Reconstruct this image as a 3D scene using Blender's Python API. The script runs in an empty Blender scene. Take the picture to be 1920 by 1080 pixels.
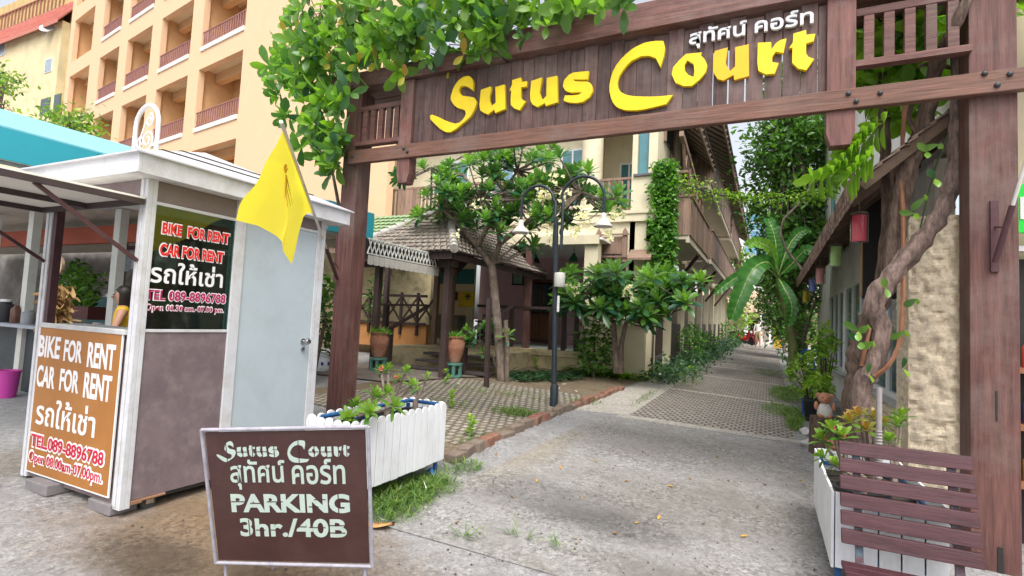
import bpy, bmesh, math, random
import numpy as np
from mathutils import Vector, Matrix
random.seed(7); rng = np.random.default_rng(7)
S = bpy.context.scene; COL = S.collection; PI = math.pi

# ---------------------------------------------------------------- camera
F0, YAW, PIT, ROL = 993.8, -0.45218, 0.06095, 0.04836
fw = np.array([math.sin(YAW)*math.cos(PIT), math.cos(YAW)*math.cos(PIT), math.sin(PIT)])
rt = np.array([math.cos(YAW), -math.sin(YAW), 0.0]); up = np.cross(rt, fw)
RT = math.cos(ROL)*rt + math.sin(ROL)*up; UP = -math.sin(ROL)*rt + math.cos(ROL)*up
EYE = np.array([0, 0, 1.6])
cd = bpy.data.cameras.new('camera'); cam = bpy.data.objects.new('camera', cd); COL.objects.link(cam)
cam.matrix_world = Matrix(((RT[0], UP[0], -fw[0], EYE[0]), (RT[1], UP[1], -fw[1], EYE[1]), (RT[2], UP[2], -fw[2], EYE[2]), (0, 0, 0, 1)))
cd.sensor_width = 36; cd.lens = F0/1920*36; cd.clip_start = 0.05; cd.clip_end = 1000
S.camera = cam
# ---------------------------------------------------------------- world, sun, exposure
SUN_EL, SUN_AZ = math.radians(58), math.radians(150)      # azimuth from +Y towards +X: behind the camera, to the right
w = bpy.data.worlds.new('World'); S.world = w; w.use_nodes = True
nt = w.node_tree; bg = nt.nodes['Background']
sk = nt.nodes.new('ShaderNodeTexSky'); sk.sky_type = 'NISHITA'; sk.sun_disc = False
sk.sun_elevation = SUN_EL; sk.sun_rotation = SUN_AZ; sk.dust_density = 6; sk.air_density = 1.0; sk.ozone_density = 1.0
hs = nt.nodes.new('ShaderNodeHueSaturation'); hs.inputs['Saturation'].default_value = .3; hs.inputs['Value'].default_value = 2.5
nt.links.new(sk.outputs[0], hs.inputs['Color']); nt.links.new(hs.outputs[0], bg.inputs[0]); bg.inputs[1].default_value = 0.15
sl = bpy.data.lights.new('sun', 'SUN'); sl.energy = 1.0; sl.angle = math.radians(14); sl.color = (1, .96, .89)
so = bpy.data.objects.new('sun', sl); COL.objects.link(so)
sdir = Vector((math.sin(SUN_AZ)*math.cos(SUN_EL), math.cos(SUN_AZ)*math.cos(SUN_EL), math.sin(SUN_EL)))
so.rotation_euler = sdir.to_track_quat('Z', 'Y').to_euler(); so.location = (0, -5, 20)
S.view_settings.view_transform = 'Standard'; S.view_settings.look = 'None'; S.view_settings.gamma = 1
S.view_settings.use_curve_mapping = False; S.view_settings.exposure = -0.2
S.cycles.max_bounces = 8; S.cycles.transparent_max_bounces = 12

# ---------------------------------------------------------------- measuring: where a sight line meets a plane of the place
def ray(px, py): return (px-960)/F0*RT - (py-540)/F0*UP + fw
def at_y(px, py, y):
    d = ray(px, py); return EYE + d*(y/d[1])
def at_x(px, py, x):
    d = ray(px, py); return EYE + d*(x/d[0])
def at_z(px, py, z):
    d = ray(px, py); return EYE + d*((z-1.6)/d[2])
def H(x, y):
    return -.08 - .043*np.clip(np.asarray(x)+1.2, -5, 3.2) + .024*np.clip(np.asarray(y)-5.6, -6, 34.4)
def at_g(px, py):
    d = ray(px, py); lo, hi = .5, 400
    for _ in range(50):
        m = (lo+hi)/2; p = EYE+d*m
        if p[2] > H(p[0], p[1]): lo = m
        else: hi = m
    return EYE + d*lo

# ---------------------------------------------------------------- materials
MATS = {}
def mat(name, col=(.3,.3,.3), rough=.6, var=.18, scale=5., bump=.15, stretch=None, stain=None, stain_amt=.5, stain_scale=1.2, metal=0., spec=.4, coat=0., island=0.):
    if name in MATS: return MATS[name]
    m = bpy.data.materials.new(name); m.use_nodes = True; t = m.node_tree; N = t.nodes; L = t.links
    b = N['Principled BSDF']; b.inputs['Roughness'].default_value = rough; b.inputs['Metallic'].default_value = metal
    b.inputs['Specular IOR Level'].default_value = spec; b.inputs['Coat Weight'].default_value = coat
    tc = N.new('ShaderNodeTexCoord'); mp = N.new('ShaderNodeMapping'); mp.inputs['Scale'].default_value = stretch or (1, 1, 1)
    L.new(tc.outputs['Object'], mp.inputs[0])
    n1 = N.new('ShaderNodeTexNoise'); n1.inputs['Scale'].default_value = scale; n1.inputs['Detail'].default_value = 7; n1.inputs['Roughness'].default_value = .65
    L.new(mp.outputs[0], n1.inputs['Vector'])
    cr = N.new('ShaderNodeValToRGB'); e = cr.color_ramp.elements
    e[0].position = .3; e[1].position = .7
    e[0].color = tuple(c*(1-var) for c in col)+(1,); e[1].color = tuple(min(1, c*(1+var)) for c in col)+(1,)
    L.new(n1.outputs[0], cr.inputs[0]); out = cr.outputs[0]
    if stain:
        n2 = N.new('ShaderNodeTexNoise'); n2.inputs['Scale'].default_value = stain_scale; n2.inputs['Detail'].default_value = 9; n2.inputs['Roughness'].default_value = .7
        L.new(tc.outputs['Object'], n2.inputs['Vector'])
        r2 = N.new('ShaderNodeValToRGB'); r2.color_ramp.elements[0].position = .48; r2.color_ramp.elements[1].position = .66
        r2.color_ramp.elements[1].color = (stain_amt,)*3+(1,)
        L.new(n2.outputs[0], r2.inputs[0])
        mx = N.new('ShaderNodeMix'); mx.data_type = 'RGBA'; L.new(r2.outputs[0], mx.inputs[0]); L.new(out, mx.inputs[6]); mx.inputs[7].default_value = tuple(stain)+(1,)
        out = mx.outputs[2]
    if island:                                             # every board its own tone
        ge = N.new('ShaderNodeNewGeometry'); mr = N.new('ShaderNodeMapRange'); mr.inputs[3].default_value = 1-island; mr.inputs[4].default_value = 1+island; L.new(ge.outputs['Random Per Island'], mr.inputs[0])
        hv = N.new('ShaderNodeHueSaturation'); L.new(mr.outputs[0], hv.inputs['Value']); L.new(out, hv.inputs['Color']); out = hv.outputs[0]
    L.new(out, b.inputs['Base Color'])
    if bump:
        bp = N.new('ShaderNodeBump'); bp.inputs['Strength'].default_value = bump; bp.inputs['Distance'].default_value = .02
        L.new(n1.outputs[0], bp.inputs['Height']); L.new(bp.outputs[0], b.inputs['Normal'])
    MATS[name] = m; return m

def leafmat(name, cols, rough=.42, trans=.3):
    if name in MATS: return MATS[name]
    m = bpy.data.materials.new(name); m.use_nodes = True; t = m.node_tree; N = t.nodes; L = t.links
    b = N['Principled BSDF']; b.inputs['Roughness'].default_value = rough
    at = N.new('ShaderNodeAttribute'); at.attribute_name = 'tone'
    cr = N.new('ShaderNodeValToRGB'); e = cr.color_ramp.elements
    for i, c in enumerate(cols):
        p = i/(len(cols)-1)
        el = e[0] if i == 0 else (e[1] if i == len(cols)-1 else e.new(p))
        el.position = p; el.color = tuple(c)+(1,)
    L.new(at.outputs['Fac'], cr.inputs[0]); L.new(cr.outputs[0], b.inputs['Base Color'])
    tr = N.new('ShaderNodeBsdfTranslucent'); mu = N.new('ShaderNodeMix'); mu.data_type = 'RGBA'; mu.blend_type = 'MULTIPLY'; mu.inputs[0].default_value = 1
    L.new(cr.outputs[0], mu.inputs[6]); mu.inputs[7].default_value = (2.0, 2.1, .9, 1); L.new(mu.outputs[2], tr.inputs[0])
    mx = N.new('ShaderNodeMixShader'); mx.inputs[0].default_value = trans
    L.new(b.outputs[0], mx.inputs[1]); L.new(tr.outputs[0], mx.inputs[2]); L.new(mx.outputs[0], N['Material Output'].inputs[0])
    MATS[name] = m; return m

def glassmat(name, tint=(.75, .85, .82), refl=.35, rough=.02):
    m = bpy.data.materials.new(name); m.use_nodes = True; t = m.node_tree; N = t.nodes; L = t.links
    N.remove(N['Principled BSDF'])
    a = N.new('ShaderNodeBsdfTransparent'); a.inputs[0].default_value = tint+(1,)
    g = N.new('ShaderNodeBsdfGlossy'); g.inputs[1].default_value = rough; g.inputs[0].default_value = (.9, .95, .95, 1)
    lw = N.new('ShaderNodeLayerWeight'); lw.inputs[0].default_value = refl
    ad = N.new('ShaderNodeMath'); ad.operation = 'ADD'; ad.inputs[1].default_value = refl*.35; ad.use_clamp = True; L.new(lw.outputs['Fresnel'], ad.inputs[0])
    x = N.new('ShaderNodeMixShader'); L.new(ad.outputs[0], x.inputs[0]); L.new(a.outputs[0], x.inputs[1]); L.new(g.outputs[0], x.inputs[2])
    L.new(x.outputs[0], N['Material Output'].inputs[0]); MATS[name] = m; return m

def pavermat(name, c_block, c_gap, bw, bh, gap, moss):
    m = bpy.data.materials.new(name); m.use_nodes = True; t = m.node_tree; N = t.nodes; L = t.links; b = N['Principled BSDF']
    b.inputs['Roughness'].default_value = .85
    tc = N.new('ShaderNodeTexCoord'); br = N.new('ShaderNodeTexBrick')
    dn = N.new('ShaderNodeTexNoise'); dn.inputs['Scale'].default_value = 3; L.new(tc.outputs['Object'], dn.inputs['Vector'])
    vm = N.new('ShaderNodeVectorMath'); vm.operation = 'SCALE'; vm.inputs[3].default_value = .03; L.new(dn.outputs['Color'], vm.inputs[0])
    va = N.new('ShaderNodeVectorMath'); L.new(tc.outputs['Object'], va.inputs[0]); L.new(vm.outputs[0], va.inputs[1]); L.new(va.outputs[0], br.inputs['Vector'])
    br.inputs['Scale'].default_value = 1; br.inputs['Brick Width'].default_value = bw; br.inputs['Row Height'].default_value = bh
    br.inputs['Mortar Size'].default_value = gap; br.inputs['Mortar Smooth'].default_value = .5; br.offset = 0.5
    br.inputs['Color1'].default_value = c_block+(1,); br.inputs['Color2'].default_value = tuple(c*.75 for c in c_block)+(1,); br.inputs['Mortar'].default_value = c_gap+(1,)
    n1 = N.new('ShaderNodeTexNoise'); n1.inputs['Scale'].default_value = .9; n1.inputs['Detail'].default_value = 8; n1.inputs['Roughness'].default_value = .7
    L.new(tc.outputs['Object'], n1.inputs['Vector'])
    r = N.new('ShaderNodeValToRGB'); r.color_ramp.elements[0].position = .5; r.color_ramp.elements[1].position = .72; r.color_ramp.elements[1].color = (.75,)*3+(1,)
    L.new(n1.outputs[0], r.inputs[0])
    mx = N.new('ShaderNodeMix'); mx.data_type = 'RGBA'; L.new(r.outputs[0], mx.inputs[0]); L.new(br.outputs['Color'], mx.inputs[6]); mx.inputs[7].default_value = moss+(1,)
    n3 = N.new('ShaderNodeTexNoise'); n3.inputs['Scale'].default_value = 25; n3.inputs['Detail'].default_value = 6; L.new(tc.outputs['Object'], n3.inputs['Vector'])
    m2 = N.new('ShaderNodeMix'); m2.data_type = 'RGBA'; m2.blend_type = 'OVERLAY'; m2.inputs[0].default_value = .6; L.new(mx.outputs[2], m2.inputs[6]); L.new(n3.outputs[0], m2.inputs[7])
    L.new(m2.outputs[2], b.inputs['Base Color'])
    iv = N.new('ShaderNodeMath'); iv.operation = 'SUBTRACT'; iv.inputs[0].default_value = 1; L.new(br.outputs['Fac'], iv.inputs[1])
    bp = N.new('ShaderNodeBump'); bp.inputs['Strength'].default_value = .9; bp.inputs['Distance'].default_value = .03; L.new(iv.outputs[0], bp.inputs['Height']); L.new(bp.outputs[0], b.inputs['Normal'])
    MATS[name] = m; return m

def groundmat(name, base, dirt, dark, dirt_pos=.55, dark_pos=.66, sc=.55, patches=(), grit=.45):
    m = bpy.data.materials.new(name); m.use_nodes = True; t = m.node_tree; N = t.nodes; L = t.links; b = N['Principled BSDF']
    b.inputs['Roughness'].default_value = .9; b.inputs['Specular IOR Level'].default_value = .25
    tc = N.new('ShaderNodeTexCoord')
    def noise(s, d=9, r=.7):
        n = N.new('ShaderNodeTexNoise'); n.inputs['Scale'].default_value = s; n.inputs['Detail'].default_value = d; n.inputs['Roughness'].default_value = r
        L.new(tc.outputs['Object'], n.inputs['Vector']); return n
    f = noise(60, 8, .75); cr = N.new('ShaderNodeValToRGB'); cr.color_ramp.elements[0].position = .28; cr.color_ramp.elements[1].position = .72
    cr.color_ramp.elements[0].color = tuple(c*.45 for c in base)+(1,); cr.color_ramp.elements[1].color = tuple(c*1.4 for c in base)+(1,)
    L.new(f.outputs[0], cr.inputs[0]); out = cr.outputs[0]
    for col, pos, s, amt in ((dirt, dirt_pos, sc, .85), (tuple(c*.8 for c in base), .5, 2.2, .7), (dark, dark_pos, 3.1, .8)):
        n = noise(s, 10, .74); r = N.new('ShaderNodeValToRGB'); r.color_ramp.elements[0].position = pos-.06; r.color_ramp.elements[1].position = pos+.09
        r.color_ramp.elements[1].color = (amt,)*3+(1,); L.new(n.outputs[0], r.inputs[0])
        mx = N.new('ShaderNodeMix'); mx.data_type = 'RGBA'; L.new(r.outputs[0], mx.inputs[0]); L.new(out, mx.inputs[6]); mx.inputs[7].default_value = col+(1,); out = mx.outputs[2]
    # stains with a place of their own
    for (px_, py_), (rx_, ry_), col, amt in patches:
        mp = N.new('ShaderNodeMapping'); mp.vector_type = 'POINT'; mp.inputs['Location'].default_value = (-px_/rx_, -py_/ry_, 0); mp.inputs['Scale'].default_value = (1/rx_, 1/ry_, 0); L.new(tc.outputs['Object'], mp.inputs[0])
        ln = N.new('ShaderNodeVectorMath'); ln.operation = 'LENGTH'; L.new(mp.outputs[0], ln.inputs[0]); n = noise(4.5, 15, .92)
        ma = N.new('ShaderNodeMath'); ma.operation = 'MULTIPLY_ADD'; ma.inputs[1].default_value = 2.3; L.new(n.outputs[0], ma.inputs[0]); L.new(ln.outputs['Value'], ma.inputs[2])
        r = N.new('ShaderNodeValToRGB'); r.color_ramp.elements[0].position = .42; r.color_ramp.elements[0].color = (amt,)*3+(1,); r.color_ramp.elements[1].position = .62; r.color_ramp.elements[1].color = (0, 0, 0, 1)
        dv = N.new('ShaderNodeMath'); dv.operation = 'MULTIPLY'; dv.inputs[1].default_value = .25; L.new(ma.outputs[0], dv.inputs[0]); L.new(dv.outputs[0], r.inputs[0])
        mx = N.new('ShaderNodeMix'); mx.data_type = 'RGBA'; L.new(r.outputs[0], mx.inputs[0]); L.new(out, mx.inputs[6]); mx.inputs[7].default_value = col+(1,); out = mx.outputs[2]
    vg = N.new('ShaderNodeTexVoronoi'); vg.inputs['Scale'].default_value = 38; L.new(tc.outputs['Object'], vg.inputs['Vector'])      # exposed aggregate
    bw_ = N.new('ShaderNodeRGBToBW'); L.new(vg.outputs['Color'], bw_.inputs[0]); gm_ = noise(1.7, 8, .7); gr = N.new('ShaderNodeValToRGB'); gr.color_ramp.elements[0].position = .4; gr.color_ramp.elements[1].position = .6; gr.color_ramp.elements[1].color = (grit,)*3+(1,); L.new(gm_.outputs[0], gr.inputs[0])
    ov = N.new('ShaderNodeMix'); ov.data_type = 'RGBA'; ov.blend_type = 'OVERLAY'; L.new(gr.outputs[0], ov.inputs[0]); L.new(out, ov.inputs[6]); L.new(bw_.outputs[0], ov.inputs[7]); out = ov.outputs[2]
    g2 = noise(14, 8, .8); ov = N.new('ShaderNodeMix'); ov.data_type = 'RGBA'; ov.blend_type = 'OVERLAY'; ov.inputs[0].default_value = .75; L.new(out, ov.inputs[6]); L.new(g2.outputs[0], ov.inputs[7]); out = ov.outputs[2]
    # hairline cracks
    vo = N.new('ShaderNodeTexVoronoi'); vo.feature = 'DISTANCE_TO_EDGE'; vo.inputs['Scale'].default_value = .42
    nn = noise(2.5, 6); vm = N.new('ShaderNodeVectorMath'); vm.operation = 'SCALE'; vm.inputs[3].default_value = .5; L.new(nn.outputs['Color'], vm.inputs[0])
    va = N.new('ShaderNodeVectorMath'); L.new(tc.outputs['Object'], va.inputs[0]); L.new(vm.outputs[0], va.inputs[1]); L.new(va.outputs[0], vo.inputs['Vector'])
    r = N.new('ShaderNodeValToRGB'); r.color_ramp.elements[0].position = .0; r.color_ramp.elements[0].color = (.35,)*3+(1,); r.color_ramp.elements[1].position = .005; r.color_ramp.elements[1].color = (0, 0, 0, 1)
    L.new(vo.outputs['Distance'], r.inputs[0])
    mx = N.new('ShaderNodeMix'); mx.data_type = 'RGBA'; L.new(r.outputs[0], mx.inputs[0]); L.new(out, mx.inputs[6]); mx.inputs[7].default_value = dark+(1,); out = mx.outputs[2]
    L.new(out, b.inputs['Base Color'])
    bp = N.new('ShaderNodeBump'); bp.inputs['Strength'].default_value = .8; bp.inputs['Distance'].default_value = .015; L.new(f.outputs[0], bp.inputs['Height']); L.new(bp.outputs[0], b.inputs['Normal'])
    MATS[name] = m; return m

WOODC = (.125, .054, .046)
def wood(axis, name='gate_wood', col=WOODC, var=.5, stain=(.19, .135, .115)):
    st = {'x': (.6, 9, 9), 'y': (9, .6, 9), 'z': (9, 9, .6)}[axis]
    return mat(f'{name}_{axis}', col, .62, var, 3.2, .45, st, stain, .7, 1.3, island=.28)
white_paint = mat('white_paint', (.74, .74, .73), .5, .05, 3, .04, stain=(.5, .47, .42), stain_amt=.35, stain_scale=3)
maroon = mat('maroon_metal', (.075, .03, .035), .45, .2, 12, .05)
black_metal = mat('black_metal', (.03, .034, .04), .45, .2, 10, .05)
dark = mat('dark_paint', (.02, .018, .018), .6, .2, 10, .05)
cream = mat('cream_render', (.68, .61, .44), .8, .07, 3, .08, stain=(.5, .44, .31), stain_amt=.4, stain_scale=.8)
cream_dirty = mat('stained_render', (.5, .42, .25), .85, .12, 4, .1, stain=(.13, .11, .07), stain_amt=.8, stain_scale=1.6)
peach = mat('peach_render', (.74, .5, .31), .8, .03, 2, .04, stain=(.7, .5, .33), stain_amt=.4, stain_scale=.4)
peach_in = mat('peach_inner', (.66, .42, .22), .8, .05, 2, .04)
yellowwall = mat('yellow_render', (.7, .59, .36), .8, .1, 2, .05, stain=(.42, .32, .17), stain_amt=.5, stain_scale=.5)
whitewall = mat('white_wall', (.8, .8, .78), .8, .06, 3, .06, stain=(.5, .5, .47), stain_amt=.5, stain_scale=1)
brownboard = mat('brown_board', (.23, .15, .11), .7, .4, 3, .3, (9, 9, .6), (.3, .2, .15), .6, 1.2, island=.3)
brownboard_x = mat('brown_board_lengthwise', (.23, .15, .11), .7, .4, 3, .3, (.8, 9, 9), (.3, .2, .15), .6, 1.2)
darkwood = mat('dark_porch_wood', (.05, .032, .03), .6, .4, 3, .3, (9, 9, .6), (.09, .06, .055), .6, 1.2)
glass = glassmat('window_glass')
darkglass = mat('dark_glass', (.03, .05, .06), .06, .3, 1.2, 0, spec=.9)
tealglass = mat('teal_glass', (.05, .19, .22), .08, .4, 1.0, 0, spec=.9)
bark = mat('bark', (.125, .085, .065), .95, .75, 6, 1.0, (5, 5, .9), (.07, .048, .035), .8, 6)
bark_grey = mat('grey_bark', (.2, .155, .125), .9, .5, 8, .8, (2, 2, .7), (.07, .052, .04), .75, 5)
terracotta = mat('terracotta', (.3, .13, .075), .75, .2, 6, .2, stain=(.42, .3, .24), stain_amt=.6, stain_scale=3)

# ---------------------------------------------------------------- mesh helpers
WL = {}                                                    # world location of every parent
class MB:
    def __init__(s): s.v = []; s.f = []; s.m = []
    def add(s, vs, fs, mi=0):
        o = len(s.v); s.v += [tuple(map(float, p)) for p in vs]; s.f += [tuple(i+o for i in f) for f in fs]; s.m += [mi]*len(fs); return s
    def box(s, x0, x1, y0, y1, z0, z1, mi=0):
        return s.add([(x0, y0, z0), (x1, y0, z0), (x1, y1, z0), (x0, y1, z0), (x0, y0, z1), (x1, y0, z1), (x1, y1, z1), (x0, y1, z1)],
                     [(0, 3, 2, 1), (4, 5, 6, 7), (0, 1, 5, 4), (1, 2, 6, 5), (2, 3, 7, 6), (3, 0, 4, 7)], mi)
    def obox(s, c, ux, uy, uz, mi=0):                      # centre and three half-edge vectors
        c, ux, uy, uz = map(np.array, (c, ux, uy, uz)); vs = []
        for k in (-1, 1):
            for a, b in ((-1, -1), (1, -1), (1, 1), (-1, 1)): vs.append(c+ux*a+uy*b+uz*k)
        return s.add(vs, [(0, 3, 2, 1), (4, 5, 6, 7), (0, 1, 5, 4), (1, 2, 6, 5), (2, 3, 7, 6), (3, 0, 4, 7)], mi)
    def bar(s, p, q, wd, h, mi=0, upv=(0, 0, 1)):          # rectangular bar from p to q
        p, q = np.array(p, float), np.array(q, float); d = q-p; l = np.linalg.norm(d); d /= l
        u = np.array(upv, float)
        if abs(d@u) > .95: u = np.array([0, 1., 0])
        sd = np.cross(d, u); sd /= np.linalg.norm(sd); u = np.cross(sd, d)
        return s.obox((p+q)/2, sd*wd/2, d*l/2, u*h/2, mi)
    def tube(s, pts, rad, n=8, mi=0, cap=True):
        pts = [np.array(p, float) for p in pts]; k = len(pts)
        rad = [rad]*k if np.isscalar(rad) else rad
        ref = np.array([0.31, .17, 1.]); vs = []; fs = []
        t0 = pts[1]-pts[0]; a = np.cross(t0, ref); a /= np.linalg.norm(a)
        for i in range(k):
            t = pts[min(i+1, k-1)]-pts[max(i-1, 0)]; t = t/np.linalg.norm(t)
            a = a-t*(a@t); a /= np.linalg.norm(a); b = np.cross(t, a)
            for j in range(n):
                an = 2*PI*j/n; vs.append(pts[i]+(a*math.cos(an)+b*math.sin(an))*rad[i])
        for i in range(k-1):
            for j in range(n): fs.append((i*n+j, i*n+(j+1) % n, (i+1)*n+(j+1) % n, (i+1)*n+j))
        if cap: fs.append(tuple(range(n))[::-1]); fs.append(tuple((k-1)*n+j for j in range(n)))
        return s.add(vs, fs, mi)
    def lathe(s, c, prof, n=20, mi=0, axis='z'):
        vs = []; fs = []; c = np.array(c, float); k = len(prof)
        for r, h in prof:
            for j in range(n):
                a = 2*PI*j/n; p = (r*math.cos(a), r*math.sin(a), h)
                if axis == 'x': p = (h, p[0], p[1])
                if axis == 'y': p = (p[0], h, p[1])
                vs.append(c+np.array(p))
        for i in range(k-1):
            for j in range(n): fs.append((i*n+j, i*n+(j+1) % n, (i+1)*n+(j+1) % n, (i+1)*n+j))
        if prof[0][0] > 1e-4: fs.append(tuple(range(n))[::-1])
        if prof[-1][0] > 1e-4: fs.append(tuple((k-1)*n+j for j in range(n)))
        return s.add(vs, fs, mi)
    def prism(s, front, back, mi=0):                       # front and back outlines of equal length
        n = len(front)
        return s.add(list(front)+list(back), [tuple(range(n)), tuple(range(2*n-1, n-1, -1))]+[(i, i+n, (i+1) % n+n, (i+1) % n) for i in range(n)], mi)
    def ball(s, c, r, n=10, mi=0):
        c = np.array(c, float); r = np.array([r, r, r]) if np.isscalar(r) else np.array(r); vs = []; fs = []; k = n//2+1
        for i in range(k):
            t = PI*i/(k-1)
            for j in range(n):
                a = 2*PI*j/n; vs.append(c+r*np.array([math.sin(t)*math.cos(a), math.sin(t)*math.sin(a), math.cos(t)]))
        for i in range(k-1):
            for j in range(n): fs.append((i*n+j, (i+1)*n+j, (i+1)*n+(j+1) % n, i*n+(j+1) % n))
        return s.add(vs, fs, mi)
    def grid(s, fn, nu, nv, mi=0):
        vs = [fn(i/nu, j/nv) for j in range(nv+1) for i in range(nu+1)]
        return s.add(vs, [(j*(nu+1)+i, j*(nu+1)+i+1, (j+1)*(nu+1)+i+1, (j+1)*(nu+1)+i) for j in range(nv) for i in range(nu)], mi)
    def build(s, name, mats, parent=None, origin=None, bevel=0, smooth=False):
        if not isinstance(mats, (list, tuple)): mats = [mats]
        o0 = np.array(WL[parent] if parent is not None else (origin if origin is not None else (0, 0, 0)), float)
        me = bpy.data.meshes.new(name); me.from_pydata((np.array(s.v)-o0).tolist(), [], s.f)
        for m in mats: me.materials.append(m)
        if len(mats) > 1: me.polygons.foreach_set('material_index', s.m)
        if smooth:
            me.polygons.foreach_set('use_smooth', [True]*len(s.f))
            me.set_sharp_from_angle(angle=math.radians(45))
        bm = bmesh.new(); bm.from_mesh(me); bmesh.ops.recalc_face_normals(bm, faces=bm.faces); bm.to_mesh(me); bm.free()
        ob = bpy.data.objects.new(name, me); COL.objects.link(ob); WL[ob] = tuple(o0)
        if parent is not None: ob.parent = parent
        else: ob.location = o0
        if bevel:
            md = ob.modifiers.new('bevel', 'BEVEL'); md.width = bevel; md.segments = 2; md.limit_method = 'ANGLE'; md.angle_limit = math.radians(50)
        return ob
def tag(o, label, cat, group=None, kind=None):
    o['label'] = label; o['category'] = cat
    if group: o['group'] = group
    if kind: o['kind'] = kind
    return o
def thing(name, label, cat, loc=(0, 0, 0), group=None):
    o = bpy.data.objects.new(name, None); COL.objects.link(o); o.location = tuple(map(float, loc)); o.empty_display_size = .1
    WL[o] = tuple(map(float, loc)); return tag(o, label, cat, group)
def struct(o): o['kind'] = 'structure'; return o
def dup(root, loc, rz=0., label=None, sc=1.):
    r = root.copy(); COL.objects.link(r); r.location = tuple(map(float, loc)); r.rotation_euler = (0, 0, rz); r.scale = (sc,)*3
    if label: r['label'] = label
    WL[r] = tuple(map(float, loc))
    for ch in list(root.children):
        c = ch.copy(); COL.objects.link(c); c.parent = r; c.matrix_parent_inverse = ch.matrix_parent_inverse.copy()
        for g in list(ch.children):
            d = g.copy(); COL.objects.link(d); d.parent = c
    return r

class Leaves:                                              # many leaf blades gathered into one mesh
    def __init__(s): s.p = []; s.d = []; s.n = []; s.L = []; s.W = []; s.dr = []; s.t = []
    def add(s, p, d, n, L, W, droop=.25, tone=None):
        s.p.append(p); s.d.append(d); s.n.append(n); s.L.append(L); s.W.append(W); s.dr.append(droop); s.t.append(random.random() if tone is None else tone)
    def cloud(s, P, L, W, updir=.3, droop=.25, tone=(0, 1), down=0.):
        k = len(P); d = rng.normal(size=(k, 3)); d[:, 2] = d[:, 2]*.6-down; d /= np.linalg.norm(d, axis=1)[:, None]
        n = rng.normal(size=(k, 3))*.7+np.array([0, 0, updir*3]); Ls = L*rng.uniform(.65, 1.2, k)
        s.p += list(P); s.d += list(d); s.n += list(n); s.L += list(Ls); s.W += list(Ls*W/L); s.dr += [droop]*k; s.t += list(rng.uniform(tone[0], tone[1], k))
    def rosette(s, c, axis, n, L, W, spread=1.0, tone=(0, 1), droop=.35):
        axis = np.array(axis, float); axis /= np.linalg.norm(axis); a = np.cross(axis, [.3, .8, .52]); a /= np.linalg.norm(a); b = np.cross(axis, a)
        for i in range(n):
            an = i*2.39996+random.uniform(-.2, .2); f = (i+.5)/n; el = (1-f)*1.25*spread+.12
            rad = a*math.cos(an)+b*math.sin(an); d = rad*math.sin(el)+axis*math.cos(el)
            nn = axis*math.sin(el)-rad*math.cos(el)
            s.add(np.array(c)+axis*f*L*.18, d, nn, L*random.uniform(.75, 1.1)*(1-.35*f), W*random.uniform(.85, 1.1)*(1-.2*f), droop*(1-.5*f), tone[0]+(tone[1]-tone[0])*np.clip(f*.8+random.uniform(-.2, .25), 0, 1))
    def build(s, name, m, parent=None, origin=None, simple=False):
        P = np.array(s.p, float); D = np.array(s.d, float); N = np.array(s.n, float); L = np.array(s.L)[:, None]; W = np.array(s.W)[:, None]; dr = np.array(s.dr)[:, None]; T = np.array(s.t)
        D /= np.linalg.norm(D, axis=1)[:, None]+1e-9; N = N-D*(N*D).sum(1)[:, None]; N /= np.linalg.norm(N, axis=1)[:, None]+1e-9; Sd = np.cross(D, N); k = len(P)
        if simple: st = [(0, 0), (.5, .5), (1, 0)]; idx = [(0, 'm'), (1, 'l'), (1, 'm'), (1, 'r'), (2, 'm')]; fc = [(0, 3, 2), (0, 2, 1), (4, 1, 2), (4, 2, 3)]
        else:
            st = [(0, .04), (.3, .32), (.62, .5), (.86, .36), (1, 0)]
            idx = [(i, c) for i in range(4) for c in 'lmr']+[(4, 'm')]; fc = []
            for i in range(3): fc += [(3*i, 3*i+3, 3*i+4, 3*i+1), (3*i+1, 3*i+4, 3*i+5, 3*i+2)]
            fc += [(9, 12, 10), (10, 12, 11)]
        out = np.zeros((k, len(idx), 3))
        for q, (i, c) in enumerate(idx):
            t, hw = st[i]; sgn = {'l': -1, 'm': 0, 'r': 1}[c]
            out[:, q] = P+D*L*t-N*dr*L*t*t+Sd*W*hw*sgn+N*W*hw*.28*abs(sgn)
        o0 = np.array(WL[parent] if parent is not None else (origin if origin is not None else (0, 0, 0)), float)
        nv = len(idx); V = (out-o0).reshape(-1, 3); me = bpy.data.meshes.new(name)
        ls = np.array([len(f) for f in fc]); flat = np.array([i for f in fc for i in f])
        me.vertices.add(k*nv); me.vertices.foreach_set('co', V.ravel())
        me.loops.add(k*len(flat)); me.loops.foreach_set('vertex_index', (flat[None, :]+nv*np.arange(k)[:, None]).ravel().astype(np.int32))
        me.polygons.add(k*len(fc)); starts = np.concatenate([[0], np.cumsum(np.tile(ls, k))[:-1]]); me.polygons.foreach_set('loop_start', starts.astype(np.int32))
        me.update(calc_edges=True); me.validate()
        me.polygons.foreach_set('use_smooth', [True]*len(me.polygons))
        a = me.attributes.new('tone', 'FLOAT', 'POINT'); a.data.foreach_set('value', np.repeat(T, nv).astype(np.float32))
        me.materials.append(m); ob = bpy.data.objects.new(name, me); COL.objects.link(ob); WL[ob] = tuple(o0)
        if parent is not None: ob.parent = parent
        else: ob.location = o0
        return ob

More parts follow.
